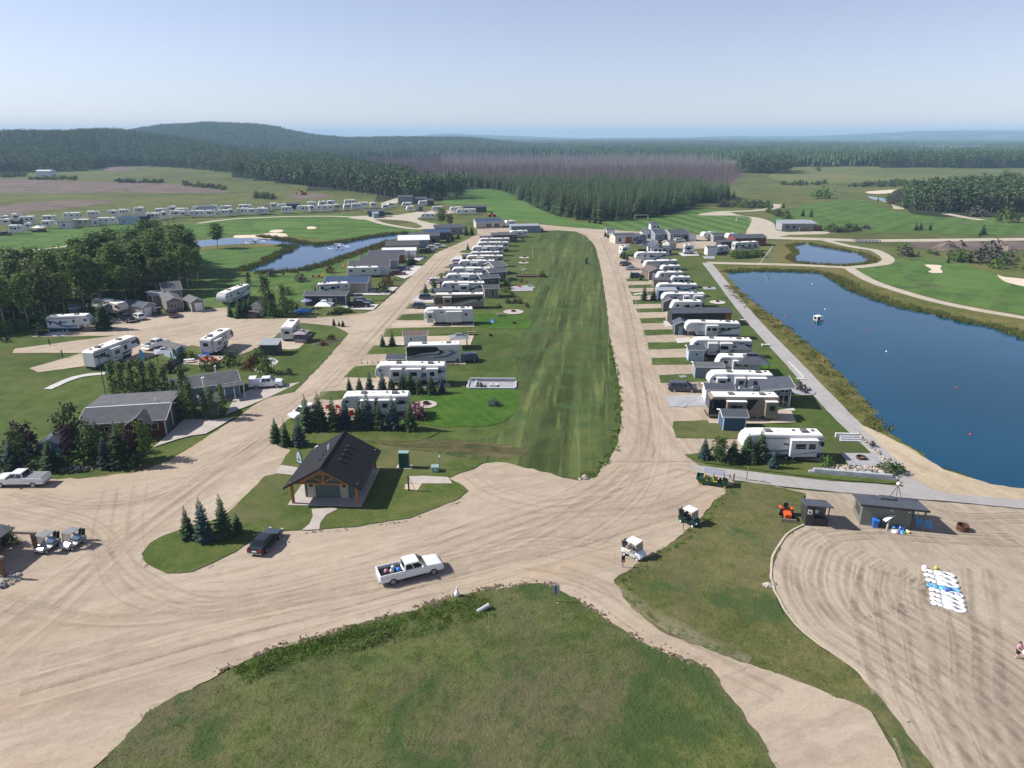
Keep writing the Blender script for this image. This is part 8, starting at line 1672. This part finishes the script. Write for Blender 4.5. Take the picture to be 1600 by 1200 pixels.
for x0,x1,y,t_,wl,rf,h_ in((18,31,354,'dark shed between trailers at the left end of the far camp','charcoal_siding','slate_roof',2.6),(92,112,357,'white shed with dark roof and window in the far camp','white_siding','slate_roof',3),(141,155,353,'small white shed beside a long trailer in the far camp','white_siding','grey_shingles',2.6),(186,214,351,'sky blue cabin with blue roof in the far camp','sky_siding','blue_metal_roof',3),(209,230,347,'navy cabin beside the sky blue one in the far camp','navy_siding','slate_roof',2.8),(311,331,335,'tall grey cabin standing out in the far camp','sky_siding','grey_shingles',4.2),(413,421,331,'narrow grey shed in the far camp','grey_siding','slate_roof',2.8),(448,467,327,'navy cabin standing apart in the far camp','navy_siding','slate_roof',3),(508,520,330,'pale blue shed end in the far camp','sky_siding','grey_shingles',3),(576,601,339,'dark cabin with pale blue garage nearest the gravel lot of the far camp','navy_siding','slate_roof',3),(584,592,341,'pale blue garage bay in front of the dark far camp cabin','door_teal','grey_metal_roof',2.4)):
 cabin((x0,y),(x1,y-.3),5,h_,t_,roof='gx',p=.3,wall=wl,roofm=rf,near=[(2,3.2,1,2)],corner=False,simple=True)
gazebo((50,363),(64,363),4,2.2,'white-topped dark screen tent in the far camp','canvas_white','canvas_dark',.3,'screen_tent','canvas_dark');gazebo((565,334),(574,334),3,2.2,'small dark gazebo at the gravel lot of the far camp','grey_shingles','trim_black',.4)
pickup((8,368),(20,368),'black pickup at the left end of the far camp','black_paint',5.8);car((608,336),(618,335.6),'dark green car at the gravel lot of the far camp','dark_green_paint')
for x0,x1,y,t_,k_ in((597,608,328,'white trailer behind the dark cabin at the gravel lot','w'),(606,617,325,'short white trailer left of the blue boat cover at the rise','w'),(628,644,325,'white trailer below the grey houses of the rise','wb'),(635,647,331,'white camper with rounded end beside the small dark shed','w'),(654,668,322,'white trailer before the blue-grey cabins of the rise','w'),(657,680,343,'white travel trailer alone on the gravel loop','w'),(675,692,331,'white trailer left of the two aspens','s'),(703,722,332,'white trailer beside the dark cabin at the bright field','w'),(713,744,336,'long white trailer in front of the dark cabin at the bright field','w')):
 rv((x0,y),(x1,y-.3),'t','L',t_,k_,simple=True,ac=1,swoosh=False)
for x0,x1,y,t_,wl,h_ in((622,645,319,'tall grey house at the top of the camp rise','grey_siding',4.5),(645,667,318,'blue-grey long house right of the tall grey one','bluegrey_siding',3),(665,678,321,'dark cabin at the right end of the camp rise','charcoal_siding',3),(654,661,331,'small dark shed by the gravel loop','charcoal_siding',2.8),(725,760,332,'long dark cabin beside the bright field','charcoal_siding',3)):cabin((x0,y),(x1,y-.3),6,h_,t_,roof='gx',p=.3,wall=wl,roofm='slate_roof',near=[(2,3,1,2)],corner=False,simple=True)
o=empty('excavator',G(475,304.5),0,'orange excavator working on the bare field before the wood','excavator')
for y in(-1.6,1.6):MB().prism_y([(-3.0,.3),(-2.5,0),(2.5,0),(3.0,.3),(2.6,1.0),(-2.6,1.0)],y-.4,y+.4).build('track',M['underbody'],o)
MB().box(-2.6,3.2,-1.5,1.5,1.2,3.2).build('engine_housing',M['orange_paint'],o,bevel=.1);MB().box(-2.4,-.6,-1.5,-.1,3.2,4.6).build('cab',M['dark_glass'],o)
MB().tube((-2.2,.5,2.4),(-5.2,.5,6.6),.45,.38,6).tube((-5.2,.5,6.6),(-8.4,.5,2.4),.38,.28,6).build('boom',M['orange_paint'],o);MB().prism_y([(-8.9,1.0),(-7.8,1.0),(-7.9,2.4),(-8.7,2.6)],-.1,1.1).build('bucket',M['underbody'],o)
o.scale=(.7,.7,.7)
o=empty('field_machine',G(769,339),0,'orange farm machine at the edge of the bright field','tractor');MB().box(-2.2,2.2,-.9,.9,.6,1.6).build('body',M['orange_paint'],o,bevel=.1);MB().box(-1.0,.3,-.7,.7,1.6,2.6).build('cab',M['dark_glass'],o)
for x in(-1.3,1.4):MB().tube((x,-1.1,.7),(x,1.1,.7),.7,n=10).build('wheel',M['tyre_rubber'],o)
# ------------------------------------------------------------------ cabins at the head of the right road
cabin((961,381),(994,380),7,3.0,'cabin with orange wood bay and slate roof at the right road corner',roof='gx',p=.25,wall='cream_siding',roofm='slate_roof',near=[(1.5,2.6,.8,2.2),(8,9.4,.8,2.2)],door=3.2,cat='cabin')
wp=[c for c in COL.objects if c.get('label','').startswith('cabin with orange wood bay')][0];MB().box(4.6,7.2,-.06,-.045,.1,2.8).build('wood_panel',M['orange_wood'],wp)
cabin((948,369),(960,369),4,2.6,'white shed at the bend of the right road',roof='gx',p=.3,wall='white_siding',roofm='slate_roof',cat='shed',name='garden_shed')
cabin((997,379),(1010,378),4,2.5,'small grey shed right of the orange bay cabin',roof='gy',p=.4,wall='bluegrey_siding',roofm='slate_roof',cat='shed',name='garden_shed')
cabin((1004,374),(1023,374),7,2.9,'white and grey cabin with gable porch behind the small grey shed',roof='gy',p=.45,wall='white_siding',roofm='slate_roof',near=[(2,4,.5,2.2)])
cabin((1016,369),(1028,369),5,5.2,'tall white two-storey lookout cabin with hipped roof',roof='hip',p=.8,wall='white_siding',roofm='slate_roof',near=[(1,2.2,3.6,4.6),(2.6,3.8,3.6,4.6)])
cabin((1023,376),(1044,375),7,2.9,'blue-grey cabin with white windows right of the lookout cabin',roof='gx',p=.4,wall='bluegrey_siding',roofm='bluegrey_shingles',near=[(1.5,2.8,.5,2.2),(4.5,6,.5,2.2)])
cabin((1047,377),(1075,376),8,3.0,'grey cabin with big white porch windows at the sports field',roof='gx',p=.35,wall='grey_siding',roofm='slate_roof',near=[(1,2.4,.5,2.3),(3.2,4.6,.5,2.3),(6.5,7.7,.5,2.3)],porch=(.5,8.5,1.8,2.5))
cabin((1076,377),(1087,377),4,2.5,'small white shed with dark roof right of the porch cabin',roof='gy',p=.5,wall='white_siding',roofm='slate_roof',cat='shed',name='garden_shed')
rv((1098,377),(1118,376),'5','L','white fifth wheel left of the small grey shed near the barn-red cabin','w',simple=True);cabin((1114,378),(1132,377),4,2.6,'small grey shed behind the white fifth wheel near the barn-red cabin',roof='gx',p=.3,wall='grey_siding',roofm='slate_roof',cat='shed',name='garden_shed')
cabin((1148,385),(1196,384),7,3.2,'barn-red cabin with long navy roof',roof='gx',p=.3,wall='barn_red_siding',roofm='slate_roof',trim='trim_black',simple=True)
rv((1137,379),(1152,378),'5','L','white trailer nose showing left of the barn-red cabin','w',simple=True)
rv((1148,394),(1186,392),'t','R','long grey park trailer with white windows before the barn-red cabin','s',Hh=3.6,simple=True,wins=[(1.5,2.6,1.6,2.6),(4,5,1.6,2.6),(7,8,1.6,2.6),(10,11,1.6,2.6)]);cabin((1126,388),(1150,387),4,2.4,'dark flat carport roof left of the long grey park trailer',roof='mono',p=.05,wall='charcoal_siding',roofm='slate_roof',cat='carport',name='carport',corner=False)
rv((1115,398),(1140,396),'t','R','white travel trailer behind the white square shed','w');cabin((1105,399),(1120,399),4.5,2.6,'white square shed with grey side beside the white travel trailer',roof='gx',p=.25,wall='white_siding',roofm='slate_roof',cat='shed',name='garden_shed')
rv((1069,398),(1085,398),'t','R','short tall white camper alone on a white pad','w',Hh=3.6);sheet('concrete_pad',[(1060,396),(1088,394),(1093,400),(1066,401)],Z5,m_concw,smooth=False,jit=0)
cabin((1017,399),(1035,399),9,3.0,'white chalet cabin with tall gable windows in the right road loop',roof='gy',p=.75,wall='white_siding',roofm='bluegrey_shingles',near=[(1.2,2.4,.5,2.4),(2.8,4.0,.5,2.4),(4.4,5.6,.5,2.4),(2.8,4.0,2.8,4.2)],cat='chalet');cabin((1036,398),(1047,398),4,2.3,'low white porch annex right of the chalet cabin',roof='mono',p=.1,wall='white_siding',roofm='bluegrey_shingles',near=[(.6,1.6,.5,1.9),(2.2,3.2,.5,1.9)],cat='annex',name='annex')
cabin((1045,391),(1056,390),4,2.8,'beige round-roofed shed behind the chalet annex',roof='gx',p=.4,wall='cream_siding',roofm='grey_shingles',cat='shed',name='garden_shed');gazebo((1000,398),(1013,398),4.5,3.2,'black gazebo house left of the chalet cabin','slate_roof','trim_black',.6,'gazebo','dark_siding')
rv((972,400),(986,399),'5','R','white fifth wheel seen end-on at the right road corner','w',simple=True)
car((1062,378),(1072,377.6),'white van parked before the porch cabin','white_paint','van');car((1036,380),(1047,379.6),'dark suv parked at the blue-grey cabin','black_paint');car((1000,381),(1008,380.7),'dark car parked right of the orange bay cabin','grey_paint')
for px,h_,t_ in(((946,370),12,'spruce left of the white shed at the right road bend'),((950,372),9,'small spruce in front of the white shed at the right road bend'),((975,405),17,'spruce at the nose of the end-on fifth wheel'),((980,407),13,'small spruce right of the one at the end-on fifth wheel'),((971,403),13,'small spruce by the road at the end-on fifth wheel'),((1165,404),14,'dark spruce in the hedge by the small pond'),((1172,403),10,'small spruce in the hedge by the small pond'),((1080,367),11,'dark round spruce at the sports field edge')):sp_at(px[0],px[1],h_,t_)
pts=[(x,y,0,rng.uniform(1,1.8),rng.uniform(.8,1.5),rng.randrange(4))for x,y in fill(polyG([(1143,399),(1190,397),(1192,402),(1146,404)]),1.9,.5,51)];cloud('shrub_hedge',pts,SHR['dark']+SHR['green'])
sheet('patio_slab',[(1098,401),(1116,401),(1118,405),(1100,405)],Z5,m_paver,smooth=False,jit=0)
for px,t_ in(((1002,343),'white football goal at the wood end of the sports field'),((1161,346),'white football goal at the gravel lot end of the sports field')):
 o=empty('football_goal',G(*px),R(90)*0,t_,'goal');MB().tube((-3.6,0,0),(-3.6,0,2.4),.09,n=5).tube((3.6,0,0),(3.6,0,2.4),.09,n=5).tube((-3.6,0,2.4),(3.6,0,2.4),.09,n=5).build('frame',M['plastic_white'],o);MB().tube((-3.6,0,2.4),(-3.6,1.8,0),.05,n=4).tube((3.6,0,2.4),(3.6,1.8,0),.05,n=4).tube((-3.6,1.8,.05),(3.6,1.8,.05),.05,n=4).build('net_stay',M['plastic_white'],o)
for px,h_,t_ in(((1254,338),13,'left spruce of the pair above the long stage building'),((1267,339),17,'right spruce of the pair above the long stage building'),((1431,360),15,'left spruce of the two close together on the right fairway'),((1438,359),14,'right spruce of the two close together on the right fairway'),((1453,360),14,'single spruce right of the close pair on the fairway'),((1535,367),18,'tall thin spruce of the pair at far right'),((1530,370),11,'short spruce of the pair at far right'),((1516,410),20,'spruce above the putting green'),((1224,325),10,'small spruce by the cart path bend'),((1206,325),10,'small spruce left of the cart path bend'),((1184,318),9,'small spruce on the rough before the copse'),((1372,314),7,'tiny spruce beside the creek'),((921,348),10,'left young spruce before the dense stand'),((929,349),12,'middle young spruce before the dense stand'),((937,350),14,'right young spruce before the dense stand'),((1146,309),14,'lone spruce at the right end of the dense stand'),((1481,411),14,'thin leaning spruce above the bunker'),((640,322),6,'tiny spruce on the bright field')):sp_at(px[0],px[1],h_,t_)
for px,h_,k,t_,w_ in(((1541,411),6.5,'olive','broad dark willow right of the spruce above the putting green',1.2),((1572,347),7,'dark','round tree on the far right fairway',1.0),((1415,400),3.5,'olive','low willow bush left of the leaning spruce',1.4),((1497,408),4,'dark','dark willow bush beside the spruce above the putting green',1.4),((1556,419),3,'dark','dark low bush beside the bunker at the right edge',1.3),((1284,310),7,'dark','dark round bush in the middle of the rough',1.4),((1525,338),5,'olive','grey bush at the edge of the right wood',1.6),((1278,267),5,'dark','lone dark bush on the hay field',1.0)):shrub(px,h_,k,t_,None,w_)
st_=cabin((1221,361),(1275,361),8,3.4,'long low stage building with grey metal roof beyond the small pond',roof='mono',p=.10,wall='grey_siding',roofm='grey_metal_roof',trim='trim_black',cat='building',name='stage_building',simple=True,near=[(2,3.5,1.2,2.4),(5,6.5,1.2,2.4)])
MB().box(15,19,-.08,.02,.1,2.6).build('red_panel',M['barn_red_siding'],st_);MB().box(8,11.5,-1.6,-.1,.1,1.9).build('red_booth',M['brown_siding'],st_)
sheet('gravel_lot',[(1211,364),(1286,362),(1288,366),(1213,367)],Z2+.01,m_cart,jit=.2)
A_,rz_,L_=place((1334,377),(1372,378));o=empty('road_bridge',A_,rz_,'low grey road bridge with timber rails over the creek','bridge');MB().box(0,L_,-3,4,-.1,.35).build('deck',M['grey_timber'],o)
for y in(-3,4):
 MB().box(0,L_,y-.1,y+.1,1.0,1.2).box(0,L_,y-.08,y+.08,.6,.72).build('rail',M['weathered_timber'],o)
 for k in range(8):MB().box(L_*k/7-.1,L_*k/7+.1,y-.12,y+.12,.3,1.25).build('rail_post',M['weathered_timber'],o)
for px,w_,h_,t_ in(((1478,390),9,3.2,'dark heap of soil on the bare ground beside the far road, left'),((1500,385),5,2.4,'smaller heap of soil behind the left one beside the far road'),((1560,388),7,3.2,'dark heap of soil beside the far road, right'),((1575,391),6,2.0,'low heap of soil in front of the right one beside the far road')):
 o=empty('soil_heap',G(*px),rng.random()*6,t_,'soil heap');b=MB();b.lathe([(w_*.5,0),(w_*.42,h_*.35),(w_*.27,h_*.75),(w_*.08,h_)],14);b.v=[(x*rng.uniform(.8,1.25),y*rng.uniform(.8,1.2),z*rng.uniform(.75,1.2))for x,y,z in b.v];b.build('soil',m_soil,o);link('clod',ROCK[3],o,(w_*.5,.3,0),sc=2.0)
cabin((57,275),(79,275),12,5.5,'white farm building at the foot of the wooded hill',roof='gx',p=.15,wall='white_siding',roofm='white_metal_roof',cat='farm building',name='farm_building',simple=True,corner=False)
cabin((1060,219.5),(1072,219.5),20,9,'tiny white farmhouse on the far skyline, left of two',roof='gx',p=.4,wall='white_siding',roofm='grey_metal_roof',cat='farmhouse',name='farmhouse',simple=True,corner=False)if False else None
for px,pt,Y,t_ in((336,191,2700,'thin radio mast on the blue hill at the left'),(631,208,3000,'thin radio mast on the low ridge left of centre')):
 x=WX(px,Y);zg=hgt(x,Y);o=empty('radio_mast',(x,Y,zg),0,t_,'mast');Hm=HZ(px,pt,Y)-zg
 for a in(0,2.09,4.19):MB().tube((1.6*math.cos(a),1.6*math.sin(a),0),(.5*math.cos(a),.5*math.sin(a),Hm),.35,.2,4).build('leg',M['steel_post'],o)
 for k in range(6):z=Hm*(k+.5)/6;r_=1.5-k*.17;MB().tube((r_,0,z),(-r_*.5,r_*.86,z+2),.18,n=4).tube((-r_*.5,r_*.86,z),(-r_*.5,-r_*.86,z+2),.18,n=4).build('brace',M['steel_post'],o)
